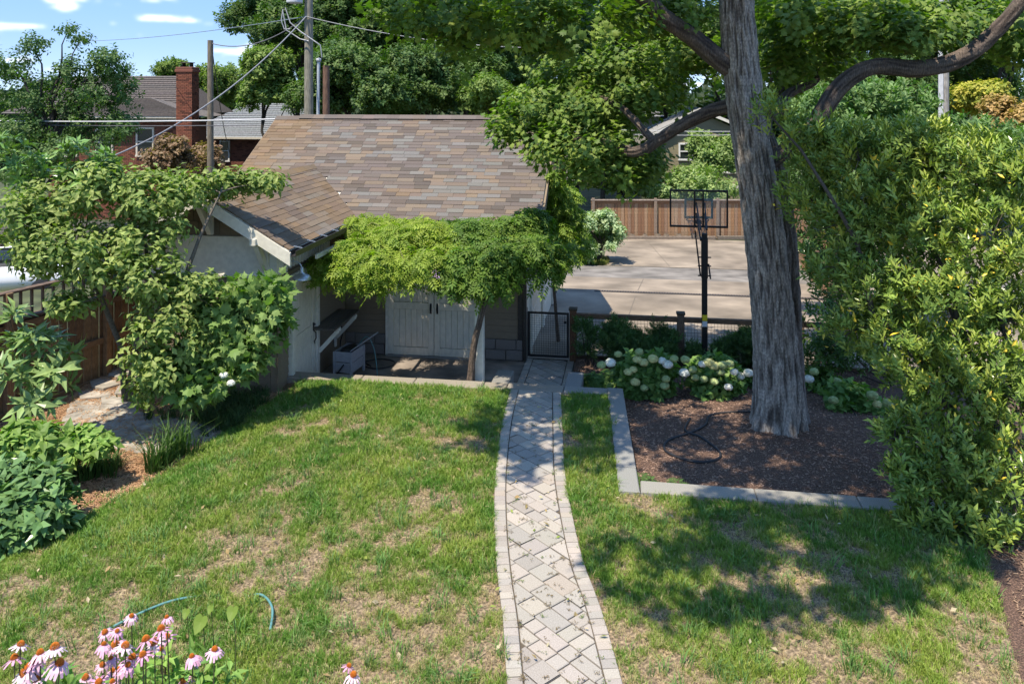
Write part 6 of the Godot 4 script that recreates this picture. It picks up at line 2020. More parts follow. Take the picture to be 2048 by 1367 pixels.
	wire_mesh(fr, Vector3(-1.93, 0.1, z), Vector3(-1.22, 0.88, z), 0.042)
	part(fr, "wire_panel", M.dark_metal, ga)
	fr = new_mb(ga.position)
	fr.lathe(Vector3(-1.25, 0.75, z + 0.04), [Vector2(0.001, -0.025), Vector2(0.025, -0.018), Vector2(0.025, 0.018), Vector2(0.001, 0.025)], 12)
	part(fr, "latch", M.dark_metal, ga)
	fr = new_mb(ga.position)
	fr.bevel(Vector3(-2.0, 0.5, z), Vector3(0.05, 1.0, 0.05), 0.006)
	part(fr, "hinge_post", M.dark_metal, ga)
	fr = new_mb(ga.position)
	for i in 30:
		fr.box(Vector3(-1.93 + i * 0.024, 0.015, z), Vector3(0.01, 0.03, 0.06))
	part(fr, "threshold_grate", M.brown_metal, ga)

func wire_mesh(mb: MB, a: Vector3, b: Vector3, step: float):
	var nx := int((b.x - a.x) / step)
	var ny := int((b.y - a.y) / step)
	for i in nx + 1:
		var x := lerpf(a.x, b.x, i / float(nx))
		mb.box(Vector3(x, (a.y + b.y) * 0.5, a.z), Vector3(0.0045, b.y - a.y, 0.0045))
	for j in ny + 1:
		var y := lerpf(a.y, b.y, j / float(ny))
		mb.box(Vector3((a.x + b.x) * 0.5, y, a.z - 0.004), Vector3(b.x - a.x, 0.0045, 0.0045))

func make_hoop():
	var base := Vector3(1.33, 0.03, -15.08)
	var h := thing("basketball_hoop", "black basketball hoop on a pole facing the driveway", "basketball hoop", base)
	var mb := new_mb()
	mb.bevel(Vector3(0, 1.25, 0), Vector3(0.1, 2.5, 0.1), 0.012)
	part(mb, "pole", M.dark_metal, h)
	mb = new_mb()
	mb.bevel(Vector3(0, 2.05, 0), Vector3(0.116, 0.75, 0.116), 0.01)
	for y in [1.72, 1.9, 2.06]:
		mb.bevel(Vector3(0.0, y, 0.0), Vector3(0.24, 0.02, 0.03), 0.004)
	part(mb, "sleeve", M.dark_metal, h)
	# height lever and arms towards the board
	mb = new_mb()
	mb.bar(Vector3(-0.07, 1.7, -0.05), Vector3(-0.15, 2.5, -0.25), 0.022, 0.02)
	mb.bar(Vector3(0.07, 1.95, 0.04), Vector3(0.10, 1.68, 0.08), 0.02, 0.02)
	part(mb, "lever", M.dark_metal, h)
	for x in [-0.1, 0.06]:
		for y in [2.42, 2.62]:
			mb = new_mb()
			mb.bar(Vector3(x * 0.7, y - 0.05, 0), Vector3(x, y + 0.35, -0.62), 0.024, 0.035)
			part(mb, "arm", M.dark_metal, h)
	var bz := -0.66
	var by := 2.86
	var bw := 1.10
	var bh := 0.72
	var bx := -0.05
	mb = new_mb()
	for q in [[Vector3(bx, by + bh * 0.5 - 0.016, bz), Vector3(bw, 0.04, 0.035)], [Vector3(bx, by - bh * 0.5 + 0.016, bz), Vector3(bw, 0.04, 0.035)], [Vector3(bx - bw * 0.5 + 0.016, by, bz), Vector3(0.032, bh - 0.066, 0.035)], [Vector3(bx + bw * 0.5 - 0.016, by, bz), Vector3(0.032, bh - 0.066, 0.035)], [Vector3(bx - 0.08, by, bz + 0.03), Vector3(0.035, bh - 0.07, 0.03)], [Vector3(bx + 0.08, by, bz + 0.03), Vector3(0.035, bh - 0.07, 0.03)], [Vector3(bx, by + 0.17, bz + 0.02), Vector3(0.12, 0.03, 0.03)]]:
		mb.bevel(q[0], q[1], 0.004)
	part(mb, "board_frame", M.dark_metal, h)
	mb = new_mb()
	mb.box(Vector3(bx, by, bz - 0.002), Vector3(bw - 0.064, bh - 0.064, 0.008))
	part(mb, "backboard", M.clear_pane, h)
	mb = new_mb()
	var tc := Color(0.16, 0.22, 0.22)
	for q in [[Vector3(bx, by + 0.17, bz - 0.012), Vector3(0.54, 0.045, 0.006)], [Vector3(bx, by - 0.17, bz - 0.012), Vector3(0.54, 0.045, 0.006)], [Vector3(bx - 0.25, by, bz - 0.012), Vector3(0.04, 0.295, 0.006)], [Vector3(bx + 0.25, by, bz - 0.012), Vector3(0.04, 0.295, 0.006)]]:
		mb.box(q[0], q[1], Basis.IDENTITY, tc)
	part(mb, "target_square", M.plain, h)
	# rim and net on the far side
	mb = new_mb()
	var pts := []
	var rad := []
	for i in 25:
		var a := TAU * i / 24
		pts.append(Vector3(bx + cos(a) * 0.22, by - 0.26, bz - 0.30 + sin(a) * 0.22))
		rad.append(0.009)
	mb.tube(pts, rad, 6)
	mb.bevel(Vector3(bx, by - 0.26, bz - 0.05), Vector3(0.12, 0.08, 0.06), 0.006)
	part(mb, "rim", M.dark_metal, h)
	mb = new_mb()
	for i in 12:
		for s in [-1.0, 1.0]:
			var q := []
			for k in 6:
				var t := k / 5.0
				var a: float = TAU * i / 12 + s * t * 1.2
				var r := lerpf(0.21, 0.11, sqrt(t))
				q.append(Vector3(bx + cos(a) * r, by - 0.27 - t * 0.36, bz - 0.30 + sin(a) * r))
			mb.tube(q, taper(6, 0.004, 0.004), 4, Color(0.25, 0.24, 0.22))
	part(mb, "net", M.plain, h)
	mb = new_mb()
	mb.box(Vector3(0, 0.96, 0.058), Vector3(0.09, 0.11, 0.003), Basis.IDENTITY, Color(0.75, 0.58, 0.02))
	part(mb, "warning_sticker", M.plain, h)
	mb = new_mb()
	mb.box(Vector3(0, 0.85, 0.058), Vector3(0.09, 0.10, 0.003), Basis.IDENTITY, Color(0.62, 0.64, 0.66))
	part(mb, "label_sticker", M.plain, h)

# ---------------------------------------------------------------- background
func bricks(parent: Node3D, org: Vector3, along: Vector3, w: float, h: float, nrm: Vector3, holes: Array, base: Color):
	var cl := Cloud.new()
	cl.o = parent.position
	var rows := int(h / 0.075)
	for r in rows:
		var x := -0.11 if r % 2 else 0.0
		while x < w:
			var x0 := maxf(x, 0.0)
			var x1 := minf(x + 0.205, w)
			x += 0.22
			var ok := x1 - x0 > 0.03
			for q in holes:
				if (x0 + x1) * 0.5 > q[0] and (x0 + x1) * 0.5 < q[1] and (r + 0.5) * 0.075 > q[2] and (r + 0.5) * 0.075 < q[3]:
					ok = false
			if not ok:
				continue
			var p := org + along * (x0 + x1) * 0.5 + Vector3.UP * (r * 0.075 + 0.0375) + nrm * 0.008
			var col := jit(base, 0.2)
			if rng.randf() < 0.18:
				col = base * 0.45
			cl.add(p, Basis(along * (x1 - x0), Vector3.UP * 0.062, along.cross(Vector3.UP) * 0.02), col)
	var mb := new_mb()
	mb.box(Vector3.ZERO, Vector3.ONE)
	var o := swarm(cl, "brick_courses", mb.mesh(), M.brick_wall, parent)
	o.set_meta("kind", "stuff")

func hip_roof(parent: Node3D, x0: float, x1: float, z0: float, z1: float, y: float, h: float, rx0: float, rx1: float, col: Color):
	# z0 is the near eave
	var zm := (z0 + z1) * 0.5
	var A := Vector3(x0, y, z0)
	var B := Vector3(x1, y, z0)
	var C := Vector3(x1, y, z1)
	var D := Vector3(x0, y, z1)
	var E := Vector3(rx0, y + h, zm)
	var F := Vector3(rx1, y + h, zm)
	var mb := new_mb(parent.position)
	var face := func(pts: Array):
		var n: Vector3 = (pts[1] - pts[0]).cross(pts[2] - pts[0]).normalized()
		if n.y < 0:
			n = -n
		mb.tri(pts[0], pts[1], pts[2], n, col)
		if pts.size() > 3:
			mb.tri(pts[0], pts[2], pts[3], n, col)
	face.call([A, B, F, E])
	face.call([C, D, E, F])
	face.call([B, C, F])
	face.call([D, A, E])
	mb.quad(A, B, C, D, Vector3.DOWN, col)
	var rf := part(mb, "roof", M.roof_far, parent)
	# courses of shingles: thin strips proud of the near slope
	var st := new_mb(parent.position)
	var sl := (F - B)
	var rows := 18
	for i in rows:
		var t := i / float(rows)
		var p := A.lerp(E, t)
		var q := B.lerp(F, t)
		var p2 := A.lerp(E, t + 0.9 / rows)
		var q2 := B.lerp(F, t + 0.9 / rows)
		var up := Vector3(0, 0.03, 0.02)
		st.quad(p + up, q + up, q2, p2, Vector3(0, 0.85, 0.5).normalized(), jit(col, 0.09))
	part(st, "shingle_course", M.roof_far, rf)
	return rf

func window_in(parent: Node3D, ctr: Vector3, w: float, h: float, frame: Color):
	var mb := new_mb(parent.position)
	for q in [[Vector3(0, h * 0.5, 0), Vector3(w + 0.14, 0.09, 0.1)], [Vector3(0, -h * 0.5, 0), Vector3(w + 0.18, 0.09, 0.14)], [Vector3(-w * 0.5 - 0.02, 0, 0), Vector3(0.09, h - 0.1, 0.1)], [Vector3(w * 0.5 + 0.02, 0, 0), Vector3(0.09, h - 0.1, 0.1)], [Vector3(0, 0.02, 0), Vector3(w - 0.06, 0.06, 0.08)]]:
		mb.box(ctr + q[0], q[1], Basis.IDENTITY, frame)
	var f := part(mb, "window", M.plain, parent)
	mb = new_mb(parent.position)
	mb.box(ctr - Vector3(0, 0, 0.03), Vector3(w, h, 0.02))
	part(mb, "pane", M.window, f)

func make_houses():
	# brick house
	var b := Vector3(-25.6, -1.3, -37.2)
	var h := thing("brick_house", "red brick house with hip roof and tall chimney beyond the fence", "house", b)
	var mb := new_mb(b)
	mb.box(Vector3(-25.7, 1.2, -37.85), Vector3(8.0, 5.2, 1.3), Basis.IDENTITY, Color(0.30, 0.13, 0.09))
	part(mb, "wall", M.brick_wall, h)
	var wx := -29.7
	var holes := []
	var wins := [Vector3(-26.52, 2.61, -35.98), Vector3(-24.27, 2.66, -36.31), Vector3(-28.52, 2.61, -35.68)]
	for w in wins:
		holes.append([w.x + 29.7 - 0.55, w.x + 29.7 + 0.55, w.y + 1.4 - 0.85, w.y + 1.4 + 0.85])
	bricks(h, Vector3(wx, -1.4, -37.2), Vector3(1, 0, 0), 8.0, 5.2, Vector3(0, 0, 1), holes, Color(0.33, 0.115, 0.065))
	for w in wins:
		window_in(h, Vector3(w.x, w.y, -37.17), 0.86, 1.4, Color(0.62, 0.56, 0.46))
	one(h, "eave_board", M.plain, Vector3(-25.7, 3.86, -36.95), Vector3(8.6, 0.16, 0.5), Basis.IDENTITY, Color(0.5, 0.44, 0.34))
	mb = new_mb(b)
	mb.bevel(Vector3(-25.7, 3.92, -36.66), Vector3(8.7, 0.11, 0.11), 0.02, Basis.IDENTITY, Color(0.62, 0.57, 0.47))
	part(mb, "gutter", M.plain, h)
	mb = new_mb(b)
	mb.bevel(Vector3(-21.85, 1.3, -37.1), Vector3(0.09, 5.2, 0.09), 0.01, Basis.IDENTITY, Color(0.45, 0.36, 0.27))
	part(mb, "downspout", M.plain, h)
	hip_roof(h, -30.1, -21.2, -36.6, -39.6, 3.95, 0.95, -28.5, -24.6, Color(0.19, 0.165, 0.15))
	hip_roof(h, -34.0, -23.6, -39.0, -45.0, 4.0, 2.1, -32.0, -25.2, Color(0.16, 0.14, 0.13))
	var ch := Node3D.new()
	ch.name = "chimney"
	h.add_child(ch, true)
	ch.position = Vector3.ZERO
	var cp := Vector3(-21.41, 5.27, -36.23)
	mb = new_mb(b)
	mb.box(Vector3(cp.x, 3.3, cp.z), Vector3(0.8, 5.9, 0.62), Basis.IDENTITY, Color(0.30, 0.13, 0.09))
	part(mb, "stack", M.brick_wall, ch)
	var chm := Node3D.new()
	bricks(h, Vector3(cp.x - 0.41, 0.3, cp.z + 0.315), Vector3(1, 0, 0), 0.82, 5.9, Vector3(0, 0, 1), [], Color(0.36, 0.12, 0.065))
	bricks(h, Vector3(cp.x + 0.405, 0.3, cp.z + 0.31), Vector3(0, 0, -1), 0.62, 5.9, Vector3(1, 0, 0), [], Color(0.36, 0.12, 0.065))
	mb = new_mb(b)
	mb.bevel(Vector3(cp.x, 6.2, cp.z), Vector3(0.94, 0.13, 0.76), 0.02, Basis.IDENTITY, Color(0.33, 0.12, 0.075))
	mb.bevel(Vector3(cp.x, 6.33, cp.z), Vector3(0.87, 0.12, 0.69), 0.02, Basis.IDENTITY, Color(0.31, 0.12, 0.08))
	part(mb, "crown_course", M.brick_wall, ch)
	mb = new_mb(b)
	mb.bevel(Vector3(cp.x, 6.6, cp.z), Vector3(0.52, 0.04, 0.45), 0.01)
	for sx in [-0.2, 0.2]:
		mb.box(Vector3(cp.x + sx, 6.48, cp.z), Vector3(0.03, 0.2, 0.3))
	part(mb, "cap", M.brown_metal, ch)
	chm.free()
	# second house with a blue grey roof
	var b2 := Vector3(-24.5, -1.4, -47.5)
	var h2 := thing("brick_house", "low brick house with a blue grey roof behind the leaning pole", "house", b2)
	mb = new_mb(b2)
	mb.box(Vector3(-23.5, 0.35, -50.0), Vector3(9.0, 3.9, 5.0), Basis.IDENTITY, Color(0.26, 0.11, 0.08))
	part(mb, "wall", M.brick_wall, h2)
	bricks(h2, Vector3(-28.0, -1.5, -47.5), Vector3(1, 0, 0), 9.0, 3.85, Vector3(0, 0, 1), [], Color(0.32, 0.12, 0.075))
	hip_roof(h2, -28.6, -18.4, -47.0, -54.0, 2.35, 2.1, -25.5, -22.0, Color(0.30, 0.32, 0.34))
	one(h2, "gutter", M.plain, Vector3(-23.5, 2.32, -46.95), Vector3(10.2, 0.12, 0.1), Basis.IDENTITY, Color(0.6, 0.55, 0.45))
	var w2 := Vector3(-25.51, 1.46, -46.94)
	window_in(h2, Vector3(w2.x, w2.y, -47.45), 0.55, 1.25, Color(0.7, 0.7, 0.68))
	# olive sided house across the alley
	var b3 := Vector3(4.6, -1.4, -46.2)
	var h3 := thing("olive_house", "olive clapboard house gable beyond the cedar fence", "house", b3)
	mb = new_mb(b3)
	ext(mb, [Vector2(1.4, -1.4), Vector2(1.4, 2.85), Vector2(3.95, 3.95), Vector2(7.2, 2.55), Vector2(7.2, -1.4)], Vector3(1, 0, 0), Vector3.UP, Vector3(0, 0, -46.2), Vector3(0, 0, -8))
	part(mb, "wall", M.siding_olive, h3)
	for i in 26:
		var y := -1.3 + i * 0.17
		var x0 := 1.4
		var x1 := 7.2
		if y > 2.6:
			x0 = 1.4 + maxf(0.0, (y - 2.85) / 1.1 * 2.55)
			x1 = 7.2 - (y - 2.55) / 1.4 * 3.25
		if x1 - x0 > 0.2:
			one(h3, "clapboard", M.siding_olive, Vector3((x0 + x1) * 0.5, y, -46.17), Vector3(x1 - x0, 0.175, 0.025), Basis(Vector3.RIGHT, 0.1), jit(Color.WHITE, 0.06))
	for s in [[Vector2(0.9, 2.65), Vector2(3.95, 4.15)], [Vector2(7.9, 2.45), Vector2(3.95, 4.15)]]:
		mb = new_mb(b3)
		mb.bar(Vector3(s[0].x, s[0].y, -45.8), Vector3(s[1].x, s[1].y, -45.8), 0.16, 0.1, Color(0.75, 0.74, 0.7), Vector3.BACK)
		part(mb, "rake_board", M.plain, h3)
		mb = new_mb(b3)
		mb.quad(Vector3(s[0].x, s[0].y + 0.12, -45.75), Vector3(s[1].x, s[1].y + 0.12, -45.75), Vector3(s[1].x, s[1].y + 0.12, -54.3), Vector3(s[0].x, s[0].y + 0.12, -54.3), Vector3(-0.3 if s[0].x < 4 else 0.3, 0.95, 0), Color(0.42, 0.42, 0.42))
		part(mb, "roof", M.roof_far, h3)
	for q in [[Vector3(3.05, 1.82, -46.26), 0.7, 0.9],[Vector3(6.02, 1.39, -46.70), 0.9, 1.4],[Vector3(5.09, 1.33, -46.56), 0.9, 1.3]]:
		var p: Vector3 = q[0]
		window_in(h3, Vector3(p.x, p.y, -46.12), q[1], q[2], Color(0.75, 0.76, 0.74))
	one(h3, "belt_board", M.plain, Vector3(4.3, -0.15, -46.1), Vector3(5.8, 0.3, 0.1), Basis.IDENTITY, Color(0.6, 0.6, 0.57))
	# hint of a grey roof above the garage ridge
	var b4 := Vector3(-4.0, -1.4, -60.0)
	var h4 := thing("grey_roof_house", "distant house whose grey roof shows between the trees", "house", b4)
	mb = new_mb(b4)
	mb.box(Vector3(-4.0, 1.0, -64.0), Vector3(12.0, 4.8, 8.0), Basis.IDENTITY, Color(0.4, 0.38, 0.34))
	part(mb, "wall", M.plain, h4)
	hip_roof(h4, -10.6, 2.6, -59.5, -68.5, 3.4, 2.6, -6.0, -2.0, Color(0.33, 0.32, 0.33))

func cable(label: String, a: Vector3, b: Vector3, sag: float, r: float, col: Color, called := "overhead_wire"):
	var pts := []
	for i in 25:
		var t := i / 24.0
		pts.append(a.lerp(b, t) - Vector3.UP * sag * 4.0 * t * (1.0 - t))
	var mb := new_mb()
	mb.tube(pts, taper(25, r, r), 5, col)
	var o := part(mb, numbered(called), M.plain, self)
	tag(o, label, "wire", "overhead wires")

func make_poles():
	var pole := func(called: String, label: String, at: Vector3, top: float, r: float, col: Color) -> Node3D:
		var t := thing(called, label, "pole", at, 0.0, "utility poles")
		var mb := new_mb(at)
		var pts := []
		var rad := []
		for i in 14:
			var k := i / 13.0
			pts.append(Vector3(at.x, lerpf(at.y - 0.2, top, k), at.z))
			rad.append(lerpf(r, r * 0.8, k))
		mb.tube(pts, rad, 20, col, true)
		part(mb, "shaft", M.pole_wood, t)
		return t
	var p1: Vector3 = Vector3(-10.78, 4.34, -25.69)
	var main: Node3D = pole.call("utility_pole", "thick grey utility pole carrying a transformer behind the garage", Vector3(p1.x, -0.8, p1.z), 10.5, 0.165, Color(0.40, 0.37, 0.29))
	var mb := new_mb(main.position)
	var tc: Vector3 = Vector3(-11.17, 8.73, -25.43)
	mb.lathe(tc, [Vector2(0.001, -0.62), Vector2(0.2, -0.61), Vector2(0.27, -0.57), Vector2(0.27, 0.5), Vector2(0.2, 0.55), Vector2(0.001, 0.56)], 24, Color(0.62, 0.64, 0.66))
	part(mb, "transformer", M.plain, main)
	mb = new_mb(main.position)
	for y in [-0.3, 0.3]:
		mb.bar(tc + Vector3(0.2, y, 0), Vector3(p1.x, tc.y + y, p1.z), 0.08, 0.06, Color(0.4, 0.4, 0.4))
	part(mb, "transformer_bracket", M.plain, main)
	mb = new_mb(main.position)
	for q in [[Vector3(-11.57, 7.90, -25.37), Vector3(-11.45, 7.23, -25.39), Vector3(-10.99, 6.93, -25.46), Vector3(-10.66, 6.85, -25.40)], [Vector3(-11.48, 7.98, -25.38), Vector3(-11.32, 7.48, -25.41), Vector3(-10.99, 7.19, -25.46), Vector3(-10.53, 6.89, -25.42), Vector3(-10.28, 6.72, -25.46), Vector3(-10.26, 6.31, -25.56)], [Vector3(-11.55, 7.93, -25.37), Vector3(-11.61, 7.56, -25.36), Vector3(-11.52, 7.26, -25.38), Vector3(-11.32, 7.26, -25.41)]]:
		mb.tube(q, taper(q.size(), 0.02, 0.02), 5, Color(0.45, 0.45, 0.46))
	part(mb, "drop_cable", M.plain, main)
	var p2: Vector3 = Vector3(-15.63, 2.42, -28.00)
	pole.call("utility_pole", "slender weathered pole in front of the brick houses", Vector3(p2.x, -1.1, p2.z), 7.1, 0.13, Color(0.30, 0.25, 0.18))
	var p3: Vector3 = Vector3(-10.20, 4.34, -25.78)
	pole.call("utility_pole", "short reddish brown pole stub beside the grey pole", Vector3(p3.x, -0.8, p3.z), 6.05, 0.135, Color(0.27, 0.15, 0.10))
	var cd := thing("conduit_riser", "blue grey metal conduit riser between the two poles", "conduit", Vector3(Vector3(-10.45, 4.34, -25.74).x, -0.8, Vector3(-10.45, 4.34, -25.74).z))
	mb = new_mb(cd.position)
	var cx: Vector3 = Vector3(-10.45, 6.23, -25.74)
	mb.tube([Vector3(cx.x - 0.08, -0.8, cx.z), Vector3(cx.x, 6.25, cx.z)], [0.06, 0.055], 10, Color(0.45, 0.5, 0.55), true)
	part(mb, "pipe", M.plain, cd)
	mb = new_mb(cd.position)
	mb.lathe(Vector3(cx.x, 6.25, cx.z), [Vector2(0.001, -0.08), Vector2(0.085, -0.07), Vector2(0.085, 0.03), Vector2(0.001, 0.06)], 12, Color(0.5, 0.52, 0.55))
	part(mb, "weatherhead", M.plain, cd)
	var p4: Vector3 = Vector3(12.42, 4.24, -34.21)
	var rp: Node3D = pole.call("utility_pole", "pale utility pole rising behind the evergreen on the right", Vector3(p4.x, -1.3, p4.z), 9.0, 0.16, Color(0.52, 0.49, 0.44))
	mb = new_mb(rp.position)
	mb.bevel(Vector3(p4.x - 0.2, 5.0, p4.z + 0.1), Vector3(0.18, 8.5, 0.1), 0.02, Basis.IDENTITY, Color(0.6, 0.6, 0.6))
	part(mb, "cable_guard", M.plain, rp)
	var top := Vector3(-10.79, 7.68, -25.49)
	cable("pale wire running from the grey pole into the big tree", top, Vector3(-3.30, 6.81, -29.84), 0.25, 0.016, Color(0.4, 0.4, 0.38))
	cable("twisted wire from the grey pole to the slender pole", top, Vector3(-15.60, 6.99, -28.00), 0.45, 0.018, Color(0.16, 0.16, 0.17))
	cable("thick service cable dropping toward the small tree", top, Vector3(-13.43, 3.16, -17.20), 0.7, 0.022, Color(0.22, 0.23, 0.25))
	cable("faint wire crossing the open sky", Vector3(-33.03, 8.25, -43.60), top, 0.2, 0.014, Color(0.2, 0.25, 0.3))
	cable("upper of the two level wires before the brick house", Vector3(-19.63, 4.30, -21.33), Vector3(-8.48, 4.48, -18.45), 0.05, 0.019, Color(0.55, 0.55, 0.55))
	cable("lower of the two level wires before the brick house", Vector3(-19.63, 4.20, -21.33), Vector3(-9.29, 4.31, -18.83), 0.04, 0.013, Color(0.10, 0.10, 0.11))
	cable("dark wire hanging from the slender pole to the house", Vector3(-15.58, 6.92, -28.00), Vector3(-21.79, 1.66, -41.23), 0.6, 0.018, Color(0.05, 0.05, 0.05))
	cable("thin wire crossing in front of the olive house", Vector3(-4.55, 3.80, -32.69), Vector3(5.24, 3.55, -34.15), 0.1, 0.014, Color(0.5, 0.5, 0.48))
	cable("second thin wire before the olive house", Vector3(-2.63, 3.60, -31.96), Vector3(5.08, 3.48, -33.11), 0.1, 0.012, Color(0.45, 0.45, 0.43))

func make_far_trees():
	var lm := leaf_mesh(13, 0.16, 0.10, 1.25, 101, 1.6, 0.2)
	var lb := leaf_mesh(13, 0.20, 0.13, 1.25, 102, 1.6, 0.2)
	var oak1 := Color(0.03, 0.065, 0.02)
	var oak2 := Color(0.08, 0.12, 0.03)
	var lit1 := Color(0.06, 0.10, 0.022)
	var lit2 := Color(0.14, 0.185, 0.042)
	var list := [
		# u, v, d, ru, rv, clumps, sub, n, tone, name, label
		[Vector3(-17.22, 5.38, -35.85), Vector3(1.54, 1.66, 1.54), 0, 16, 0.42, 3800, 38, 1] + ["round_tree", "round light green tree touching the garage's left ridge end"],
		[Vector3(-18.86, 9.33, -43.69), Vector3(3.45, 4.03, 3.45), 0, 34, 0.38, 8200, 46, 0] + ["oak_tree", "dark spreading oak behind the transformer pole"],
		[Vector3(-13.06, 8.70, -40.51), Vector3(2.89, 3.67, 2.89), 0, 30, 0.38, 8200, 42, 0] + ["oak_tree", "dark oak just right of the reddish pole stub"],
		[Vector3(-8.48, 7.77, -39.18), Vector3(3.00, 3.25, 3.00), 0, 30, 0.38, 8200, 40, 0] + ["oak_tree", "dense oak over the middle of the garage ridge"],
		[Vector3(-5.52, 9.14, -43.66), Vector3(3.02, 3.30, 3.02), 0, 26, 0.38, 6000, 44, 0] + ["oak_tree", "dark oak filling the sky above the ridge's right end"],
		[Vector3(-12.53, 5.26, -34.53), Vector3(2.48, 1.69, 2.48), 0, 22, 0.42, 5200, 36, 0] + ["understorey_tree", "low dark tree right behind the reddish pole stub"],
		[Vector3(-9.45, 5.03, -36.00), Vector3(2.54, 1.50, 2.54), 0, 22, 0.42, 5000, 37, 0] + ["understorey_tree", "low leafy tree peeping over the garage ridge"],
		[Vector3(-5.85, 4.57, -33.50), Vector3(1.70, 0.74, 1.70), 0, 16, 0.42, 2600, 34, 1] + ["understorey_tree", "pale green low tree by the ridge's right end"],
		[Vector3(-1.48, 3.60, -38.20), Vector3(2.61, 2.61, 2.61), 0, 28, 0.36, 7200, 38, 1] + ["alley_tree", "leafy tree over the alley behind the hanging boughs"],
		[Vector3(-3.50, 7.51, -50.03), Vector3(2.81, 3.44, 2.81), 0, 24, 0.38, 5600, 50, 1] + ["alley_tree", "tall tree between the garage and the olive house"],
		[Vector3(2.23, 8.37, -54.93), Vector3(3.71, 3.71, 3.71), 0, 28, 0.38, 6400, 54, 1] + ["alley_tree", "tall tree above the olive house"],
		[Vector3(-0.44, 0.76, -39.37), Vector3(1.95, 0.97, 1.95), 0, 16, 0.40, 3200, 39, 1] + ["alley_shrub_tree", "low bushy tree over the cedar fence's left end"],
		[Vector3(4.23, 1.69, -42.09), Vector3(1.15, 1.15, 1.15), 0, 16, 0.42, 1500, 41, 2] + ["dogwood_tree", "pale leaved small tree before the olive house"],
		[Vector3(3.22, 0.40, -38.90), Vector3(2.14, 0.52, 2.14), 0, 10, 0.40, 1700, 38, 2] + ["dogwood_tree", "low pale branches just above the cedar fence"],
		[Vector3(7.71, 8.17, -43.62), Vector3(2.89, 3.41, 2.89), 0, 26, 0.38, 6400, 42, 1] + ["maple_tree", "tall maple behind the large trunk"],
		[Vector3(11.30, 8.27, -42.13), Vector3(2.75, 2.75, 2.75), 0, 26, 0.38, 6400, 40, 1] + ["maple_tree", "tall maple over the curving limb"],
		[Vector3(14.02, 7.88, -40.52), Vector3(2.38, 2.85, 2.38), 0, 24, 0.38, 5600, 38, 0] + ["maple_tree", "dark maple left of the pale pole"],
		[Vector3(16.40, 7.73, -38.85), Vector3(2.48, 2.92, 2.48), 0, 26, 0.38, 6400, 36, 0] + ["maple_tree", "dark maple at the picture's upper right corner"],
		[Vector3(10.32, 4.16, -36.93), Vector3(2.41, 1.75, 2.41), 0, 22, 0.38, 5200, 35, 0] + ["hedge_tree", "dark hedge tree behind the evergreen"],
		[Vector3(14.69, 4.50, -36.57), Vector3(0.89, 1.06, 0.89), 0, 14, 0.42, 2000, 34, 4] + ["golden_tree", "golden yellow leaved tree on the right"],
		[Vector3(14.79, 3.78, -33.55), Vector3(0.97, 0.87, 0.97), 0, 12, 0.42, 2000, 31, 5] + ["orange_tree", "orange red leaved small tree at the right edge"],
		[Vector3(-31.93, 5.18, -57.92), Vector3(2.71, 1.94, 2.71), 0, 16, 0.42, 2600, 62, 1] + ["distant_tree", "hazy tree between the chimney and the slender pole"],
		[Vector3(-37.66, 5.80, -61.10), Vector3(1.65, 1.44, 1.65), 0, 10, 0.42, 1500, 66, 1] + ["distant_tree", "small hazy tree left of the chimney"],
		[Vector3(-17.21, 2.43, -28.77), Vector3(1.07, 0.74, 1.07), 0, 14, 0.40, 1300, 31, 3] + ["copper_shrub_tree", "copper leaved small tree before the brick house corner"],
		[Vector3(-1.11, -0.15, -28.65), Vector3(0.68, 0.85, 0.68), 0, 24, 0.50, 3400, 28.5, 6] + ["silver_shrub", "silvery green rounded shrub at the alley's edge"],
		[Vector3(-18.33, 7.51, -47.82), Vector3(4.69, 4.06, 4.69), 0, 30, 0.40, 6500, 50, 0] + ["oak_tree", "broad oak showing behind both utility poles"],
		[Vector3(-12.85, 7.11, -46.61), Vector3(3.90, 3.60, 3.90), 0, 28, 0.40, 6000, 48, 0] + ["oak_tree", "broad dark oak behind the ridge's left half"],
		[Vector3(-8.05, 6.74, -45.31), Vector3(3.45, 3.16, 3.45), 0, 26, 0.40, 5600, 46, 0] + ["oak_tree", "broad dark oak behind the ridge's right half"],
		[Vector3(-0.74, 6.63, -52.47), Vector3(3.90, 3.90, 3.90), 0, 26, 0.40, 5600, 52, 1] + ["maple_tree", "green maple left of the olive house"],
		[Vector3(5.84, 7.41, -49.41), Vector3(3.60, 3.30, 3.60), 0, 26, 0.40, 5600, 48, 0] + ["maple_tree", "dark maple right of the olive house gable"],
		[Vector3(10.72, 5.01, -48.11), Vector3(3.16, 2.30, 3.16), 0, 22, 0.40, 4600, 46, 1] + ["maple_tree", "green maple low behind the curving limb"],
		[Vector3(17.32, 5.57, -47.08), Vector3(3.30, 2.48, 3.30), 0, 24, 0.40, 5000, 44, 0] + ["maple_tree", "dark maple behind the golden tree"],
	]
	for q in list:
		var c1 := oak1
		var c2 := oak2
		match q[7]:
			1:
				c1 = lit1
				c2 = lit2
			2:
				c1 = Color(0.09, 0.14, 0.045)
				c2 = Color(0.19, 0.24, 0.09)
			3:
				c1 = Color(0.10, 0.06, 0.035)
				c2 = Color(0.18, 0.12, 0.07)
			4:
				c1 = Color(0.15, 0.17, 0.025)
				c2 = Color(0.30, 0.26, 0.045)
			5:
				c1 = Color(0.18, 0.13, 0.04)
				c2 = Color(0.33, 0.21, 0.09)
			6:
				c1 = Color(0.14, 0.19, 0.10)
				c2 = Color(0.26, 0.31, 0.18)
		var ctr: Vector3 = q[0]
		var base := Vector3(ctr.x, far_y(ctr.z) - 0.1, ctr.z)
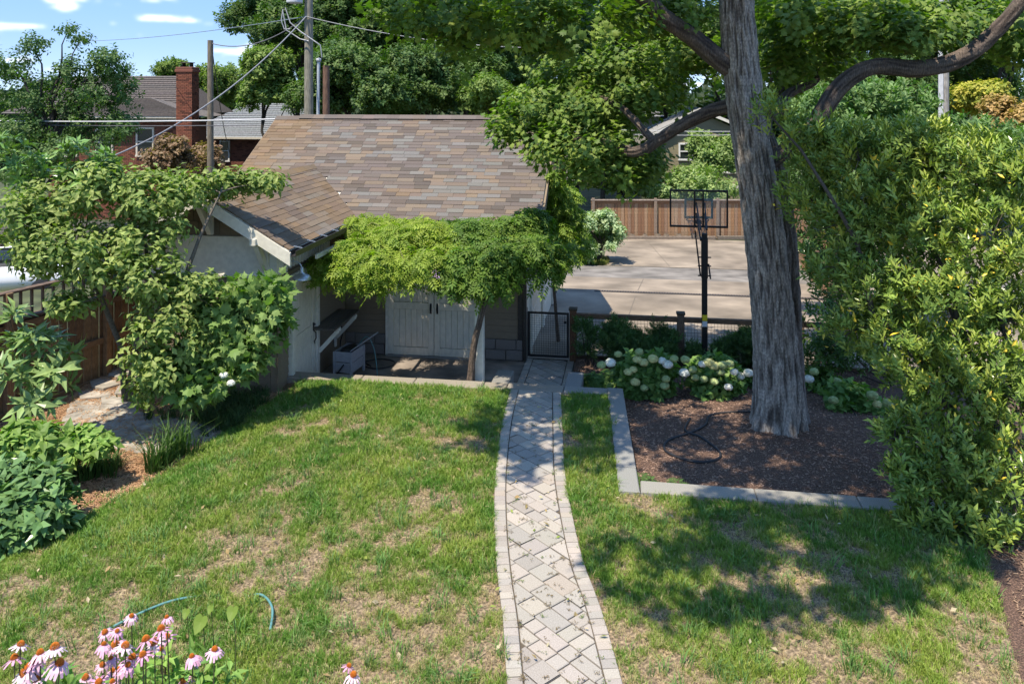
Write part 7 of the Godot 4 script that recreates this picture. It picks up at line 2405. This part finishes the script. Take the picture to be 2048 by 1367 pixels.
		far_tree(q[8], q[9], "trees beyond the alley", base, ctr, q[1], q[3], q[4], q[5], lb if q[6] > 40 else lm, c1, c2, -0.3, 1.0 if q[7] != 6 else 0.7)
	# feathery tree on the left, thin enough for the sky to show
	var base := Vector3(-17.5, -0.6, -19.5)
	var t := thing("feathery_tree", "thin feathery tree against the sky over the brick house", "tree", base)
	var bl := [[Vector3(-17.10, 5.06, -20.70), Vector3(0.86, 0.57, 0.72)], [Vector3(-16.11, 5.63, -20.85), Vector3(0.57, 0.36, 0.47)], [Vector3(-15.40, 5.06, -20.95), Vector3(0.79, 0.46, 0.63)], [Vector3(-14.86, 5.20, -21.54), Vector3(0.59, 0.59, 0.59)], [Vector3(-17.01, 3.93, -20.21), Vector3(0.84, 0.56, 0.70)], [Vector3(-16.25, 4.19, -20.83), Vector3(0.86, 0.50, 0.68)], [Vector3(-15.11, 4.05, -21.00), Vector3(0.86, 0.50, 0.68)], [Vector3(-14.64, 4.32, -21.57), Vector3(0.44, 0.44, 0.44)], [Vector3(-17.29, 5.90, -20.17), Vector3(0.56, 0.42, 0.49)], [Vector3(-16.96, 6.49, -20.72), Vector3(0.36, 0.20, 0.28)], [Vector3(-16.04, 6.90, -20.86), Vector3(0.20, 0.13, 0.17)], [Vector3(-15.68, 6.64, -20.91), Vector3(0.20, 0.12, 0.16)], [Vector3(-16.18, 3.37, -20.33), Vector3(0.70, 0.35, 0.53)], [Vector3(-16.77, 3.00, -19.74), Vector3(0.69, 0.41, 0.55)], [Vector3(-14.90, 5.92, -21.03), Vector3(0.57, 0.36, 0.47)]]
	wood(t, base, Vector3(-16.25, 4.91, -20.83), 0.16, bl, 15, Color(0.08, 0.065, 0.05))
	crown(t, "crown", bl, 3400, leaf_mesh(9, 0.11, 0.065, 1.3, 103, 1.6, 0.25), M.leaf, Color(0.035, 0.07, 0.025), Color(0.085, 0.13, 0.04), 1.0, -0.08, 1.2, 0.3)
	# far belt of woods closing the horizon
	var cl := Cloud.new()
	for i in 9000:
		var a := R(-1.15, 0.95)
		var d := R(85.0, 110.0)
		var x := sin(a - 0.15) * d
		var z := -cos(a - 0.15) * d
		var hgt := 3.2 + noise.get_noise_2d(a * 1500.0, 5.0) * 2.6
		cl.add(Vector3(x, -1.5 + hgt * sqrt(rng.randf()) * 1.35, z), orient(rdir() + Vector3.UP, R(0, TAU), R(4.0, 7.5)), jit(Color(0.05, 0.085, 0.035), 0.25))
	var g := swarm(cl, "distant_woods", lb, M.leaf)
	tag(g, "distant belt of woods along the horizon", "woods", "", "stuff")
	# grass corner by the alley
	cl = Cloud.new()
	for i in 2600:
		var p := Vector2(R(-6.0, -0.9), R(-29.6, -28.15))
		cl.add(Vector3(p.x, far_y(p.y), p.y), orient(Vector3(R(-.3, .3), 1, R(-.3, .3)), R(0, TAU), R(1.2, 2.2)), jit(Color(0.17, 0.20, 0.05) if p.y > -29.0 else Color(0.28, 0.20, 0.09), 0.25))
	g = swarm(cl, "alley_grass", tuft_mesh(10, 0.09, 0.012, 1.0, 0.06, 104), M.grass)
	tag(g, "dry grass corner between the alley and the silvery shrub", "grass", "", "stuff")

func make_car():
	var at := Vector3(-17.6, -0.6, -20.0)
	var c := thing("parked_car", "white parked car glimpsed through the leaves at the left", "car", at, 0.5)
	var sec := func(x: float, w: float, y0: float, y1: float) -> PackedVector3Array:
		return PackedVector3Array([Vector3(x, y0, -w), Vector3(x, (y0 + y1) * 0.5, -w * 1.02), Vector3(x, y1 - 0.06, -w * 0.93), Vector3(x, y1, -w * 0.75), Vector3(x, y1 + 0.02, 0), Vector3(x, y1, w * 0.75), Vector3(x, y1 - 0.06, w * 0.93), Vector3(x, (y0 + y1) * 0.5, w * 1.02), Vector3(x, y0, w)])
	var mb := new_mb()
	var rows := []
	for q in [[-2.2, 0.7, 0.35, 0.7], [-2.0, 0.85, 0.3, 0.85], [-1.0, 0.88, 0.28, 0.98], [0.0, 0.88, 0.28, 1.0], [1.4, 0.88, 0.28, 0.98], [2.0, 0.85, 0.3, 0.9], [2.15, 0.75, 0.35, 0.75]]:
		rows.append(sec.call(q[0], q[1], q[2], q[3]))
	mb.grid(rows, true, Color.WHITE)
	part(mb, "body", M.car_paint, c)
	mb = new_mb()
	rows = []
	for q in [[-1.25, 0.78, 0.9, 1.0], [-0.5, 0.72, 0.92, 1.42], [0.6, 0.72, 0.92, 1.45], [1.5, 0.76, 0.9, 1.05]]:
		rows.append(sec.call(q[0], q[1], q[2], q[3]))
	mb.grid(rows, true, Color.WHITE)
	part(mb, "cabin_glass", M.window, c)
	mb = new_mb()
	mb.bevel(Vector3(0.05, 1.475, 0), Vector3(1.25, 0.05, 1.2), 0.02)
	part(mb, "roof", M.car_paint, c)
	for x in [-1.35, 1.3]:
		for s in [-0.8, 0.8]:
			mb = new_mb()
			rows = []
			for p in [Vector2(0.001, -0.1), Vector2(0.3, -0.1), Vector2(0.32, 0.0), Vector2(0.3, 0.1), Vector2(0.001, 0.1)]:
				var line := PackedVector3Array()
				for k in 18:
					line.append(Vector3(x + cos(TAU * k / 18) * p.x, 0.32 + sin(TAU * k / 18) * p.x, s + p.y))
				rows.append(line)
			mb.grid(rows, true, Color.WHITE)
			part(mb, "wheel", M.rubber, c)
	# grey neighbour fence behind it
	var a := Vector3(-20.5, -0.7, -23.5)
	var b := Vector3(-12.2, -0.7, -22.6)
	var f := thing("grey_fence", "weathered grey board fence behind the small tree's leaves", "fence", a)
	board_run(f, a, b, 1.75, 0.14, 0.02, [Color(0.30, 0.27, 0.22), Color(0.34, 0.31, 0.26), Color(0.26, 0.235, 0.2)])

func _ready():
	rng.seed = 20240611
	noise.seed = 7
	noise.frequency = 0.01
	noise.fractal_octaves = 3
	make_camera_and_light()
	make_materials()
	make_terrain()
	make_path()
	make_edging()
	make_garage()
	make_fences()
	make_houses()
	make_poles()
	make_far_trees()
	make_big_tree()
	make_evergreen()
	make_small_tree()
	make_left_bed()
	make_hydrangeas()
	make_wisteria()
	make_patio_things()
	make_hoop()
	make_car()
	make_coneflowers()
	make_lawn()
	print("built ", Time.get_ticks_msec())
